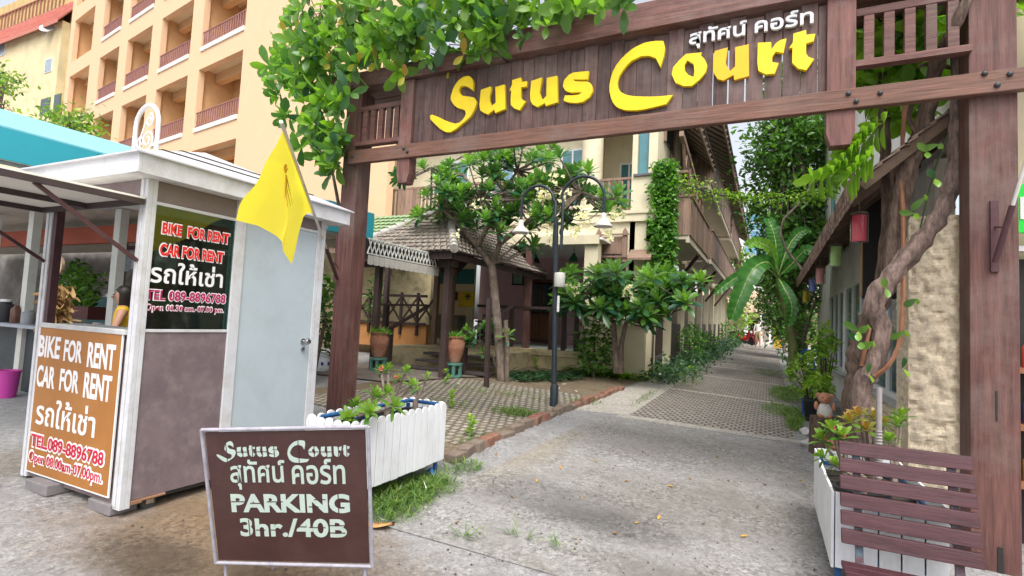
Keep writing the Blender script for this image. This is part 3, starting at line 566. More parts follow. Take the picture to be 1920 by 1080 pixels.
# ---------------------------------------------------------------- rental booth
def kiosk():
    x0, x1, y0, y1 = -5.82, -4.33, 2.40, 4.24; zb, zt = .06, 2.56
    T = thing('rental_booth', 'white and grey-brown rental booth with painted window and sign', 'kiosk', (-5.08, 3.3, 0))
    pale = mat('booth_white', (.58, .59, .62), .45, .06, 4, .05, stain=(.42, .4, .37), stain_amt=.6, stain_scale=6)
    purple = mat('booth_panel', (.17, .128, .137), .55, .18, 4, .1, stain=(.25, .205, .2), stain_amt=.6, stain_scale=9)
    def P(name, boxes, m, par=T, bv=.003):
        k = MB(); [k.box(*b) for b in boxes]; return k.build(name, m, par, bevel=bv)
    P('corner_post', [(x1-.10, x1, y0, y0+.04, zb-.02, zt), (x1-.04, x1, y0+.041, y0+.075, zb-.02, zt), (x1-.075, x1-.045, y0-.008, y0-.0005, zb, zt)], pale)
    P('corner_post', [(x0, x0+.10, y0, y0+.05, zb, zt), (x0+.03, x0+.06, y0-.008, y0-.0005, zb, zt)], pale)
    P('inner_post', [(x0+.102, x0+.16, y0+.01, y0+.07, 1.38, zt)], maroon)
    P('corner_post', [(x1-.05, x1, y1-.06, y1, zb+.05, zt)], pale)
    P('corner_post', [(x0, x0+.05, y1-.06, y1, zb+.05, zt)], pale)
    P('door_post', [(x1-.04, x1+.004, 3.17, 3.272, zb+.08, zt)], pale)
    # front: lower board behind the banner, counter sill
    P('front_panel', [(x0+.101, x1-.101, y0+.012, y0+.03, zb+.01, 1.33)], purple)
    P('counter', [(x0+.101, x1-.101, y0-.02, y0+.32, 1.345, 1.38)], mat('counter_grey', (.5, .5, .5), .5))
    P('front_lintel', [(x0+.101, x1-.101, y0+.005, y0+.04, 2.44, zt)], purple)
    # right side: lower panel, window, strip above
    P('side_panel', [(x1-.03, x1-.012, y0+.076, 3.169, zb+.03, 1.37)], purple)
    P('side_strip', [(x1-.03, x1-.012, y0+.076, 3.169, 2.40, zt)], mat('strip_taupe', (.2, .16, .15), .6, .1, 3))
    wf = P('window', [(x1-.035, x1-.003, y0+.076, 3.169, 1.371, 1.395), (x1-.035, x1-.003, y0+.076, 3.169, 2.372, 2.398)], pale)
    gk = MB(); gk.box(x1-.020, x1-.014, y0+.076, 3.169, 1.396, 2.371); gk.build('pane', glassmat('booth_glass', (.3, .45, .4), .22, .05), wf)
    # door
    dr = P('door', [(x1-.035, x1-.008, 3.276, 4.125, .23, 2.42)], mat('door_blue_grey', (.44, .51, .55), .4, .06, 2, .04, stain=(.36, .4, .41), stain_amt=.5, stain_scale=2.5))
    P('frame', [(x1-.035, x1, 4.127, 4.176, zb+.1, 2.47), (x1-.035, x1, 3.274, 4.126, 2.422, 2.45)], pale, dr)
    k = MB(); k.lathe((x1-.008, 4.03, 1.28), [(.03, .0), (.03, .012), (.012, .016), (.012, .05), (.03, .055), (.036, .075), (.026, .095), (.001, .1)], 14, axis='x'); k.lathe((x1-.008, 4.03, 1.2), [(.02, 0), (.02, .02), (.001, .022)], 10, axis='x'); k.build('handle', mat('steel', (.5, .5, .5), .25, .1, metal=1.), dr, smooth=True)
    P('door_head', [(x1-.03, x1-.01, 3.276, 4.175, 2.452, zt)], mat('strip_taupe', (.2, .16, .15)))
    # far sides: low walls so that one sees through above the counter
    P('left_panel', [(x0+.005, x0+.02, y0+.06, y1-.07, zb+.02, 1.33)], purple)
    P('rear_panel', [(x0+.06, x1-.06, y1-.03, y1-.015, zb+.04, 1.33)], purple)
    P('rear_window', [(x0+.06, x1-.06, y1-.03, y1-.015, 2.35, zt), (x0+.06, x0+.1, y1-.035, y1-.01, 1.33, 2.35), (-5.1, -5.05, y1-.035, y1-.01, 1.33, 2.35)], mat('frame_dark', (.06, .035, .03), .6))
    P('floor_frame', [(x0+.02, x1-.02, y0+.035, y1-.03, zb+.0, zb+.05)], dark)
    P('skirting_plank', [(x1-.045, x1+.004, y0+.08, y0+.16, zb-.0, zb+.028), (x1-.045, x1+.002, y0+.161, y0+.34, zb+.012, zb+.029)], mat('bare_plank', (.3, .16, .09), .8, .3, 8, .2, (1, .3, 1)))
    for yy in (y0+.24, y1-.2):
        k = MB(); k.lathe((x1-.06, yy, .032), [(.02, -.02), (.055, -.018), (.06, -.01), (.06, .01), (.055, .018), (.02, .02)], 16, axis='x')
        c = k.build('caster', mat('rubber', (.05, .05, .05), .7), T, smooth=True); k = MB(); k.box(x1-.09, x1-.085, yy-.03, yy+.03, .025, .088); k.box(x1-.035, x1-.03, yy-.03, yy+.03, .025, .07); k.box(x1-.09, x1-.05, yy-.03, yy+.03, .0805, .088); k.build('fork', mat('steel'), c)
    # roof: ceiling, fascia and a low hipped top with dark seams
    ex0, ex1, ey0, ey1 = x0-.16, x1+.14, y0-.16, y1+.2
    P('ceiling', [(ex0+.03, ex1-.03, ey0+.03, ey1-.03, zt+.002, zt+.022)], mat('soffit_white', (.66, .65, .63), .6))
    P('fascia', [(ex0, ex1, ey0, ey0+.028, zt, zt+.15), (ex0, ex1, ey1-.028, ey1, zt, zt+.15), (ex0, ex0+.028, ey0+.029, ey1-.029, zt, zt+.15), (ex1-.028, ex1, ey0+.029, ey1-.029, zt, zt+.15)], pale)
    ap = (-5.08, 3.32, zt+.56); zr = zt+.155; ov = .03
    cs = [(ex0-ov, ey0-ov, zr), (ex1+ov, ey0-ov, zr), (ex1+ov, ey1+ov, zr), (ex0-ov, ey1+ov, zr)]
    k = MB(); k.add(cs+[ap]+[(a, b, c-.012) for a, b, c in cs], [(0, 1, 4), (1, 2, 4), (2, 3, 4), (3, 0, 4), (8, 7, 6, 5), (0, 5, 6, 1), (1, 6, 7, 2), (2, 7, 8, 3), (3, 8, 5, 0)])
    rf = k.build('roof', mat('roof_white', (.52, .52, .56), .5, .05, 3, .04, stain=(.5, .5, .5), stain_amt=.4, stain_scale=2), T)
    s = MB()
    for f in (.3, .58):
        q = [np.array(c)*(1-f)+np.array(ap)*f+np.array([0, 0, .006]) for c in cs]
        for i in range(4): s.bar(q[i], q[(i+1) % 4], .012, .006)
    s.build('seam', dark, rf)
    # propped front flap with struts
    fl = MB(); fl.box(x0, x1, 1.30, 2.385, 2.395, 2.41); F = fl.build('hatch', mat('hatch_white', (.78, .75, .68), .6, .04, 3, .03), T)
    k = MB()
    for a in (x0, x1-.03, -5.1): k.box(a, a+.03, 1.30, 2.385, 2.352, 2.394)
    k.box(x0+.031, x1-.031, 1.30, 1.33, 2.352, 2.394); k.box(x0+.031, x1-.031, 2.35, 2.385, 2.352, 2.394); k.build('frame', mat('hatch_frame', (.05, .035, .035), .5), F)
    for xx in (x0+.05, x1-.05):
        k = MB(); k.bar((xx, 1.72, 2.36), (xx, y0-.005, 1.92), .022, .026); k.build('strut', maroon, F)
    # orange banner with lettering
    sg = MB(); sg.box(-5.69, -4.47, y0-.012, y0-.004, .125, 1.37); B_ = sg.build('banner', mat('banner_orange', (.35, .14, .028), .4, .05, 2, .02, stain=(.42, .19, .05), stain_amt=.5, stain_scale=2), T)
    k = MB(); k.box(-5.705, -5.691, y0-.014, y0-.003, .115, 1.385); k.box(-4.469, -4.455, y0-.014, y0-.003, .115, 1.385); k.box(-5.69, -4.47, y0-.014, y0-.003, 1.3705, 1.385); k.box(-5.69, -4.47, y0-.014, y0-.003, .115, .1245); k.build('banner_edge', white_paint, B_)
    W_, R_, E_ = mat('letter_white', (.8, .8, .82), .5, .03), mat('letter_red', (.5, .005, .04), .5, .05), 0
    def line(s_, x0_, x1_, z0_, z1_, outline=None, off=.02):
        k = MB(); o = (0, y0-.0125, 0); ux, uy = (1, 0, 0), (0, 0, 1)
        if outline is not None:
            put_text(k, s_, o, ux, uy, (x0_-.018, z0_-.018, x1_+.018, z1_+.018), .002, outline, 0); put_text(k, s_, (0, y0-.0148, 0), ux, uy, (x0_, z0_, x1_, z1_), .002, off, 1)
        else: put_text(k, s_, o, ux, uy, (x0_, z0_, x1_, z1_), .002, off, 0)
        k.build('lettering', [W_, R_], B_)
    # the three words stand apart, as painted
    for wd, xa, xb, yt, yb in (('BIKE', 77, 117, 628, 668), ('FOR', 124, 158, 636, 677), ('RENT', 168, 220, 641, 688), ('CAR', 73, 107, 683, 724), ('FOR', 116, 152, 690, 732), ('RENT', 161, 213, 697, 745)):
        a_, b_ = at_y(xa, (yt+yb)/2, y0), at_y(xb, (yt+yb)/2, y0); zt_, zb_ = at_y(xa, yt, y0)[2], at_y(xa, yb, y0)[2]
        line(wd, a_[0], b_[0], zb_, zt_, None, .028)
    line('รถให้เช่า', -5.62, -4.72, .525, .76, None, .014)
    line('TEL.089-8896788', -5.66, -4.56, .335, .44, .07, .02)
    line('Open 08.00am-07.00pm.', -5.66, -4.56, .185, .29, .06, .012)
    # lettering on the window
    def wl(s_, a, b, z0_, z1_, outline, off, cols=(0, 1)):
        k = MB(); ux, uy = (0, 1, 0), (0, 0, 1)
        if outline is not None: put_text(k, s_, (x1-.0135, 0, 0), ux, uy, (a-.008, z0_-.01, b+.008, z1_+.01), .0015, outline, cols[0])
        put_text(k, s_, (x1-.0115, 0, 0), ux, uy, (a, z0_, b, z1_), .0015, off, cols[1]); k.build('lettering', [W_, mat('sticker_red', (.75, .02, .02), .4, .05), mat('sticker_crimson', (.42, .005, .10), .4, .05)], wf)
    wl('BIKE  FOR RENT', 2.54, 3.12, 2.155, 2.245, .07, .035); wl('CAR FOR RENT', 2.535, 3.08, 1.98, 2.075, .07, .035)
    wl('รถให้เช่า', 2.48, 3.09, 1.76, 1.94, None, .018, (0, 0)); wl('TEL 089-8896788', 2.46, 3.13, 1.625, 1.705, .06, .02, (0, 2)); wl('Open 08.30 am.-07.00 pm.', 2.47, 3.12, 1.535, 1.585, .05, .01, (0, 2))
kiosk()
# scrolled iron ornament on the booth's roof
def ornament():
    c = at_y(271, 287, 2.5); w_, h_ = .155, .40
    T = thing('roof_ornament', 'white wrought iron arch with scrolls on the booth roof', 'ornament', c)
    arch = [c+np.array([-w_, 0, 0])]+[c+np.array([-w_*math.cos(a), 0, h_-.17+.17*math.sin(a)]) for a in np.linspace(0, PI, 15)]+[c+np.array([w_, 0, 0])]
    m = MB(); m.tube(arch, .017, 8); m.build('arch', white_paint, T, smooth=True)
    def spiral(cx_, cz_, r0, a0, turns, sg):
        return [c+np.array([cx_+r0*(1-.75*t)*math.cos(a0+sg*t*turns*2*PI), 0, cz_+r0*(1-.75*t)*math.sin(a0+sg*t*turns*2*PI)]) for t in np.linspace(0, 1, 26)]
    m = MB(); m.tube(spiral(.02, .11, .085, -1.6, 1.5, 1), .007, 6); m.tube(spiral(.03, .27, .055, 1.3, 1.3, -1), .007, 6); m.tube(spiral(-.07, .1, .06, -1.2, 1.2, -1), .006, 6)
    m.tube([c+np.array([-.07, 0, .0]), c+np.array([-.08, 0, .12]), c+np.array([-.03, 0, .24]), c+np.array([.05, 0, .33])], .007, 6); m.build('scroll', white_paint, T, smooth=True)
    m = MB(); m.box(c[0]-.17, c[0]+.17, c[1]-.015, c[1]+.015, c[2]-.16, c[2]); m.build('foot', white_paint, T)
ornament()
conc = mat('block_concrete', (.2, .185, .19), .9, .2, 8, .3)
for k, (px, py, sx, lb) in enumerate(((65, 925, .17, 'grey concrete block under the left end of the orange banner'), (183, 962, .15, 'grey concrete block under the booth corner beside the caster'))):
    p = at_g(px, py); m = MB(); m.box(p[0]-sx, p[0]+sx, p[1]-.0, p[1]+.2, p[2], p[2]+.085); tag(m.build('concrete_block', conc, None, origin=(p[0], p[1], p[2]), bevel=.008), lb, 'block', 'blocks under the booth')
# parking sign
def parking_sign():
    BL = np.array([-2.967, 2.217, .06]); ex = np.array([.949, .283, .096]); W_ = np.linalg.norm(ex); ex /= W_
    ey = np.array([.099, -.23, .839]); Hh = np.linalg.norm(ey); ey /= np.linalg.norm(ey); ez = np.cross(ex, ey); ez /= np.linalg.norm(ez)
    T = thing('parking_sign', 'brown parking sign board with stencilled prices in a pale metal frame', 'sign', (BL[0], BL[1], -.06))
    L_ = lambda x, y, z=0.: BL+ex*x+ey*y+ez*z
    m = MB(); m.obox(L_(W_/2, Hh/2, -.006), ex*(W_/2-.02), ey*(Hh/2-.02), ez*.006); m.build('board', mat('sign_maroon', (.06, .026, .024), .5, .12, 4, .04, stain=(.085, .042, .038), stain_amt=.5, stain_scale=4), T)
    fr = mat('sign_frame', (.36, .35, .4), .45, .2, 14, .1, stain=(.2, .17, .2), stain_amt=.5, stain_scale=12)
    m = MB()
    for a, b in ((L_(0, 0), L_(W_, 0)), (L_(0, Hh), L_(W_, Hh)), (L_(0, 0), L_(0, Hh)), (L_(W_, 0), L_(W_, Hh))): m.tube([a, b], .0105, 10)
    m.build('frame', fr, T, smooth=True)
    for x, dz in ((.05, 0), (W_-.05, 0)):
        for dy in (0, .25):
            m = MB(); top = L_(x, 0 if dy == 0 else Hh*.95, -.02); bot = L_(x, -.10, -.02)+np.array([(.3 if x < .5 else -.9)*dy, dy*1.1, 0]); bot[2] = float(H(bot[0], bot[1])); m.tube([top, bot], .011, 8); m.build('leg', fr, T, smooth=True)
    ink = mat('stencil_mint', (.48, .58, .52), .7, .06, 6); ink2 = MATS['sign_maroon']
    def word(s_, x0_, x1_, y0_, y1_, off, cuts=()):
        k = MB(); put_text(k, s_, L_(0, 0, .0008), ex, ey, (x0_, y0_, x1_, y1_), .0012, off); 
        wd = k.build('stencil_lettering', ink, T); c = MB()
        for x, y, lx, ly in cuts: c.obox(L_(x, y, .0022), ex*lx, ey*ly, ez*.0006)
        if cuts: c.build('stencil_bridge', ink2, wd)
    w0 = W_/1280.*1.02; h0 = Hh/1040.
    fx = lambda x: x*w0-.01; fy = lambda y: (1045-y)*h0
    word('PARKING', fx(190), fx(1115), fy(632), fy(488), .04, [(fx(250), fy(548), .045, .003), (fx(540), fy(548), .05, .003), (fx(890), fy(530), .035, .003), (fx(840), fy(585), .03, .003), (fx(1030), fy(560), .003, .06), (fx(395), fy(560), .04, .003)])
    word('3hr./40B', fx(245), fx(1085), fy(822), fy(678), .028, [(fx(320), fy(760), .003, .06), (fx(410), fy(770), .03, .003), (fx(530), fy(768), .03, .003), (fx(860), fy(745), .05, .003), (fx(1010), fy(728), .05, .003), (fx(1010), fy(785), .05, .003), (fx(740), fy(740), .03, .003)])
    for wd, a, b, y0_, y1_ in (('สุทัศน์', 205, 635, 455, 228), ('คอร์ท', 688, 1090, 415, 228)): word(wd, fx(a), fx(b), fy(y0_), fy(y1_), .016)
    k = MB(); c = []
    # the same painted script as on the gate, small
    for nm, (bx0, bx1, by0, by1), ks in (('Sutus', (112, 600, 245, 92), ['S', 'u1', 't1', 'u2', 's']), ('Court', (665, 1130, 255, 92), ['C', 'o', 'u3', 'r', 't2'])):
        allp = np.concatenate([np.array(LET[q])[:, [0, 2]] for q in ks]); sl = -.0; a, b = allp.min(0), allp.max(0)
        for q in ks:
            P_ = np.array(LET[q])[:, [0, 2]]; X_ = fx(bx0)+(P_[:, 0]-a[0])/(b[0]-a[0])*(fx(bx1)-fx(bx0)); Y_ = fy(by0)+(P_[:, 1]-a[1])/(b[1]-a[1])*(fy(by1)-fy(by0))
            k.prism([L_(x, y, .002) for x, y in zip(X_, Y_)], [L_(x, y, .0008) for x, y in zip(X_, Y_)])
            xm = (X_.min()+X_.max())/2; ym = (Y_.min()+Y_.max())/2
            if q in ('u1', 'u2', 'o', 'u3'): c.append((xm, ym, (X_.max()-X_.min())/2, .0022))
            c.append((xm+.004, ym, .0022, (Y_.max()-Y_.min())/2+.002))
    wd = k.build('stencil_lettering', ink, T); cc = MB(); [cc.obox(L_(x, y, .0026), ex*lx, ey*ly, ez*.0005) for x, y, lx, ly in c]; cc.build('stencil_bridge', ink2, wd)
parking_sign()
# ---------------------------------------------------------------- cream guesthouse along the lane
violet = mat('violet_wall', (.58, .38, .45), .8, .06, 2, .05)
pale_in = mat('pale_yellow_wall', (.7, .65, .46), .8, .06, 2, .05)
def house():
    T = thing('guesthouse', 'cream guesthouse with brown boarded balconies along the left of the lane', 'building', (-3, 15, .3))
    def P(name, boxes, m, par=T, bv=0.):
        k = MB(); [k.box(*b) for b in boxes]; return k.build(name, m, par, bevel=bv)
    # front: pier, cornice, upper storey
    P('corner_pier', [(-3.62, -3.47, 15, 15.5, .2, 9.2), (-3.15, -2.9, 15, 15.5, .2, 9.2), (-3.469, -3.151, 15.002, 15.5, .2, 5.93), (-3.469, -3.151, 15.25, 15.5, 5.93, 9.2)], cream)
    P('slot_window', [(-3.465, -3.155, 15.12, 15.249, 5.97, 9.1)], tealglass)
    P('sill', [(-3.56, -2.88, 14.93, 14.998, 5.9, 5.96)], mat('slate_sill', (.12, .12, .13), .7))
    P('cornice', [(-13, -2.87, 14.9, 14.997, 4.58, 4.86), (-13, -2.87, 14.86, 14.899, 4.80, 4.9)], cream, bv=.01)
    P('storey_slab', [(-13, -2.905, 15.0, 18.4, 4.0, 4.84)], cream)
    P('upper_wall', [(-13, -5.25, 15.9, 16.1, 4.842, 9.5), (-5.25, -2.95, 17.2, 17.4, 4.842, 9.5), (-5.25, -5.1, 15.9, 17.2, 4.842, 9.5), (-13.0, -12.7, 15.001, 15.89, 4.842, 9.5)], cream)
    P('upper_ceiling', [(-13, -2.92, 15.02, 17.19, 8.3, 8.5)], cream)
    k = MB(); k.lathe((-4.9, 15.25, 4.86), [(.4, 0), (.4, .12), (.335, .16), (.32, 1.6), (.32, 3.45)], 24); k.build('round_column', cream, T, smooth=True)
    for (a, b, z0, z1, mm, yy) in ((-6.15, -5.35, 4.9, 7.2, tealglass, 15.9), (-8.7, -7.8, 5.4, 7.2, mat('blue_pane', (.18, .3, .42), .12, .2), 15.9), (-10.6, -9.6, 4.9, 7.2, tealglass, 15.9), (-4.55, -3.9, 4.9, 7.0, tealglass, 17.2)):
        f = P('window', [(a, b, yy-.07, yy-.002, z0, z1)], white_paint); P('pane', [(a+.07, (a+b)/2-.03, yy-.085, yy-.072, z0+.07, z1-.07), ((a+b)/2+.03, b-.07, yy-.085, yy-.072, z0+.07, z1-.07)], mm, f)
    P('room_door', [(-3.75, -3.3, 17.12, 17.197, 4.86, 6.9)], mat('door_brown', (.13, .06, .04), .5, .2, 4))
    def railing(a, b, y, z0, z1, nm='balcony_railing'):
        k = MB(); k.box(a, b, y, y+.09, z1-.07, z1); k.box(a, b, y+.01, y+.08, z0+.08, z0+.15); n = int((b-a)/.16)
        for i in range(n):
            x = a+(i+.5)*(b-a)/n; k.box(x-.035, x+.035, y+.02, y+.06, z0+.151, z1-.071)
        k.build(nm, brownboard, T)
    railing(-4.58, -3.63, 15.05, 4.85, 5.92); railing(-12.4, -5.3, 14.95, 4.91, 6.1)
    k = MB()
    for i in range(6): k.box(-11.9+i*.16, -11.745+i*.16, 14.88, 14.91, 4.75, 6.0)
    k.build('balcony_board', brownboard, T)
    # ground floor of the front
    P('front_wall', [(-3.7, -3.36, 15.0, 15.2, .2, 4.0), (-3.36, -2.98, 15.003, 15.2, .2, 2.6), (-3.36, -2.98, 15.003, 15.2, 3.42, 4.0)], cream)
    P('vent_opening', [(-3.359, -2.981, 15.15, 15.18, 2.601, 3.419)], dark)
    k = MB(); k.prism([(-3.58, 14.62, 3.5), (-3.58, 15, 3.78), (-3.58, 15, 3.72), (-3.58, 14.62, 3.44)], [(-2.93, 14.62, 3.5), (-2.93, 15, 3.78), (-2.93, 15, 3.72), (-2.93, 14.62, 3.44)]); k.build('hood', brownboard, T)
    P('terrace_column', [(-4.62, -4.24, 14.0, 14.35, .8, 4.0)], cream, bv=.01)
    P('low_wall', [(-4.2, -2.95, 14.25, 14.45, .2, 1.62), (-4.25, -2.93, 14.22, 14.48, 1.621, 1.7)], cream)
    P('terrace_base', [(-13, -4.2, 13.85, 14.1, .1, .66), (-13, -4.2, 14.1, 18.4, .1, .80), (-13, -4.2, 13.78, 14.099, .661, .83)], cream_dirty, bv=.01)
    P('terrace_floor', [(-13, -4.2, 14.11, 18, .802, .812)], mat('green_tile_floor', (.38, .44, .4), .3, .15, 3))
    P('terrace_wall', [(-10.15, -3.9, 18.0, 18.2, .813, 3.99), (-4.1, -3.9, 15.2, 18, .813, 3.99)], violet)
    P('terrace_wall', [(-14, -10.151, 17.5, 17.7, .1, 3.99)], pale_in)
    P('terrace_ceiling', [(-13, -4.12, 14.0, 17.99, 3.93, 3.99)], mat('ceiling_grey', (.8, .79, .77), .8, .05))
    P('ceiling_edge', [(-13, -4.2, 13.9, 13.999, 3.80, 4.05)], cream)
    P('terrace_post', [(-6.38, -6.19, 13.95, 14.09, .831, 3.8)], wood('z'), bv=.01)
    # terrace rail
    k = MB(); k.box(-7.9, -4.7, 13.92, 14.02, 1.95, 2.03)
    for x in (-7.3, -6.75, -5.5, -5.12, -4.75): k.box(x-.06, x+.06, 13.93, 14.0, .832, 1.949)
    k.build('terrace_railing', darkwood, T)
    # side along the lane
    P('side_wall', [(-3.2, -2.9, 15.51, 46, 4.0, 4.35), (-3.25, -2.95, 15.51, 46, 4.351, 9.3)], cream); P('recess_wall', [(-4.3, -4.1, 15.7, 46, .2, 3.99)], mat('recess_shade_brown', (.2, .15, .11), .8, .2, 2))  # recess wall coloured dark brown to paint in the shade between the columns
    for i, y in enumerate(np.arange(17.4, 46, 2.9)):
        P('side_column', [(-3.02, -2.8, y, y+.22, .1, 3.998)], cream)
        k = MB(); yy = y+.24
        while yy < y+2.85: k.box(-2.93, -2.9, yy, yy+.14, .42+.024*(y-5)*.6, 1.75+.014*(y-17)); yy += .15
        k.build('fence_panel', darkwood, T)
    for i, y in enumerate(np.arange(16.2, 45, 3.4)):
        for z in (5.3, 7.6):
            P('side_window', [(-2.949, -2.90, y, y+1.5, z-.3, z+1.1)], darkglass)
            [P('window_trim', [q], brownboard) for q in ((-2.949, -2.87, y-.1, y-.002, z-.35, z+1.15), (-2.949, -2.87, y+1.502, y+1.6, z-.35, z+1.15))]
    def balcony(y0, y1, z, label=None):
        k = MB(); k.box(-2.899, -2.02, y0, y1, z-.16, z); k.box(-2.1, -2.0, y0-.02, y1, z-.26, z-.161); b = k.build('balcony', mat('balcony_soffit', (.52, .46, .36), .8, .1, 2), T)
        k = MB(); y = y0
        while y < y1-.1:
            k.box(-2.02+.006*math.sin(y*9), -1.985+.006*math.sin(y*9), y, y+.165, z-.04, z+1.02); y += .172
        x = -2.88
        while x < -2.1: k.box(x, x+.165, y0-.035, y0-.005, z-.04, z+1.0); x += .172
        k.build('railing', brownboard, b); k = MB(); k.box(-2.06, -1.95, y0-.05, y1, z+1.021, z+1.08); k.box(-2.88, -2.07, y0-.05, y0+.03, z+1.021, z+1.08); k.build('handrail', brownboard, b)
    for y0, y1 in ((15.25, 20.2), (21.6, 32), (33.4, 44.5)): balcony(y0, y1, 4.25 if y0 < 16 else 4.4)
    for y0, y1 in ((20.6, 31.5), (33, 44.5)): balcony(y0, y1, 7.05)
    # wooden braces in the near bay
    k = MB()
    k.bar((-2.3, 15.2, 7.1), (-2.3, 20.4, 6.3), .12, .16)
    for y in np.arange(15.6, 20.4, .9):
        zt = 7.1-(y-15.2)*.154; k.bar((-2.3, y, zt), (-2.3, y+.45, zt-.75), .07, .07); k.bar((-2.3, y+.8, zt-.1), (-2.3, y+.45, zt-.75), .07, .07); k.bar((-2.95, y+.45, zt-.8), (-2.2, y+.45, zt-.8), .08, .08)
    k.build('brace', brownboard_x, T)
    for y in (18.2, 21, 24, 28, 33): 
        k = MB(); k.bar((-2.05, y, 4.1), (-2.85, y, 3.0), .1, .1); k.build('bracket', darkwood, T)
    # roof with rafters
    tile = mat('dark_roof_tile', (.1, .075, .065), .8, .35, 6, .4, (1, 6, 1), (.2, .15, .12), .5)
    def roof(y0, y1, ze, xe=-1.45):
        k = MB(); k.prism([(xe, y0, ze), (-4.6, y0, ze+2.1), (-4.6, y0, ze+2.02), (xe, y0, ze-.08)], [(xe, y1, ze), (-4.6, y1, ze+2.1), (-4.6, y1, ze+2.02), (xe, y1, ze-.08)]); r = k.build('roof', tile, T)
        k = MB(); y = y0+.1
        while y < y1: k.bar((xe+.05, y, ze-.14), (-3.0, y, ze+.9), .07, .11); y += .62
        k.build('rafter', mat('pale_rafter', (.42, .34, .25), .8, .2), r)
        k = MB(); k.box(xe-.03, xe+.02, y0, y1, ze-.2, ze+.05); y = y0
        k.build('fascia', brownboard_x, r)
        k = MB(); y = y0
        while y < y1: k.obox((xe+.0, y+.1, ze+.055), (.1, 0, -.06), (0, .09, 0), (.01, 0, .015)); y += .22
        k.build('eave_tile', tile, r)
    roof(18.3, 46, 8.75, -1.5); roof(15.9, 21, 7.75, -1.95)
house()
# wooden notice board hanging on the front
def notice():
    a, b = at_y(1120, 430, 14.85), at_y(1172, 492, 14.85); T = thing('notice_board', 'brown wooden notice board hung between two slats on the cream front', 'sign', (a[0], 14.9, b[2]))
    k = MB(); k.box(a[0]+.1, b[0]-.05, 14.86, 14.895, b[2]+.25, a[2]-.22); k.build('board', brownboard, T)
    for x in (a[0]+.06, b[0]-.02):
        k = MB(); k.prism([(x-.07, 14.8, b[2]), (x+.07, 14.8, b[2]), (x+.07, 14.8, a[2]-.1), (x, 14.8, a[2]+.02), (x-.07, 14.8, a[2]-.1)], [(x-.07, 14.855, b[2]), (x+.07, 14.855, b[2]), (x+.07, 14.855, a[2]-.1), (x, 14.855, a[2]+.02), (x-.07, 14.855, a[2]-.1)]); k.build('slat', brownboard, T)
    for z in (a[2]-.18, b[2]+.16): k = MB(); k.bar((a[0]-.03, 14.78, z), (b[0]+.1, 14.78, z), .035, .05); k.build('rail', brownboard_x, T)
notice()
def box_thing(name, label, cat, boxes, m, org, group=None, bv=.004):
    k = MB(); [k.box(*b) for b in boxes]; return tag(k.build(name, m, None, origin=org, bevel=bv), label, cat, group)
# furniture on the terrace
def cabinet():
    T = thing('cabinet', 'dark glass-fronted wooden cabinet against the violet wall', 'cabinet', (-7.35, 17.8, .82)); wd = mat('cabinet_wood', (.09, .035, .02), .35, .3, 3, .1, (6, 6, .6))
    k = MB(); k.box(-7.85, -6.85, 17.55, 17.98, .9, 1.9); k.box(-7.8, -6.9, 17.85, 17.98, 1.901, 3.0); k.box(-7.95, -6.75, 17.5, 17.98, 3.0, 3.12); k.box(-7.8, -7.74, 17.6, 17.85, 1.901, 3.0); k.box(-6.96, -6.9, 17.6, 17.85, 1.901, 3.0); k.box(-7.38, -7.32, 17.6, 17.63, 1.901, 3.0)
    for x in (-7.8, -6.95): k.box(x, x+.08, 17.56, 17.64, .815, .9)
    k.build('carcass', wd, T, bevel=.01)
    for x in (-7.73, -7.31):
        k = MB(); k.box(x, x+.34, 17.61, 17.62, 1.95, 2.95); k.build('glass_door', darkglass, T)
    for x in (-7.82, -7.34):
        k = MB(); k.box(x, x+.46, 17.53, 17.549, .95, 1.85); k.build('door', mat('cabinet_wood2', (.14, .06, .03), .4, .3, 3, .1, (6, 6, .6)), T, bevel=.01)
cabinet()
def picture(name, label, a, b, y, mm, fr):
    T = thing(name, label, 'picture', ((a[0]+b[0])/2, y, b[2])); k = MB(); k.box(a[0], b[0], y-.04, y-.005, b[2], a[2]); k.build('frame', fr, T)
    k = MB(); k.box(a[0]+.06, b[0]-.06, y-.046, y-.041, b[2]+.06, a[2]-.06); k.build('canvas', mm, T); return T
picture('picture', 'dark-framed greenish picture on the violet wall', at_y(962, 503, 17.99), at_y(982, 535, 17.99), 17.99, mat('green_print', (.2, .3, .27), .6, .5, 4), dark)
yp = picture('painting', 'bright yellow painting with a small dark emblem on the pale wall', at_y(862, 547, 17.49), at_y(890, 576, 17.49), 17.49, mat('painting_yellow', (.72, .55, .03), .6, .1, 3), mat('painting_yellow2', (.65, .48, .03), .6))
c = at_y(877, 556, 17.43); k = MB()
for a in range(6): k.tube([c, c+np.array([.12*math.cos(a*PI/3), 0, .12*math.sin(a*PI/3)])], .025, 6)
k.build('emblem', mat('emblem_dark', (.1, .09, .03), .6), yp)
box_thing('wall_panel', 'long teal panel high on the pale wall', 'panel', [(at_y(818, 505, 17.49)[0], at_y(890, 505, 17.49)[0], 17.44, 17.495, at_y(850, 532, 17.49)[2], at_y(850, 505, 17.49)[2])], mat('teal_panel', (.01, .17, .19), .6, .1, 3), (-11, 17.45, 2.9))
box_thing('wall_panel', 'small dark framed panel beside the yellow painting', 'panel', [(at_y(843, 550, 17.49)[0], at_y(858, 550, 17.49)[0], 17.44, 17.495, at_y(850, 563, 17.49)[2], at_y(850, 547, 17.49)[2])], mat('dark_picture', (.06, .04, .03), .5, .3, 5), (-11.3, 17.45, 2.2))
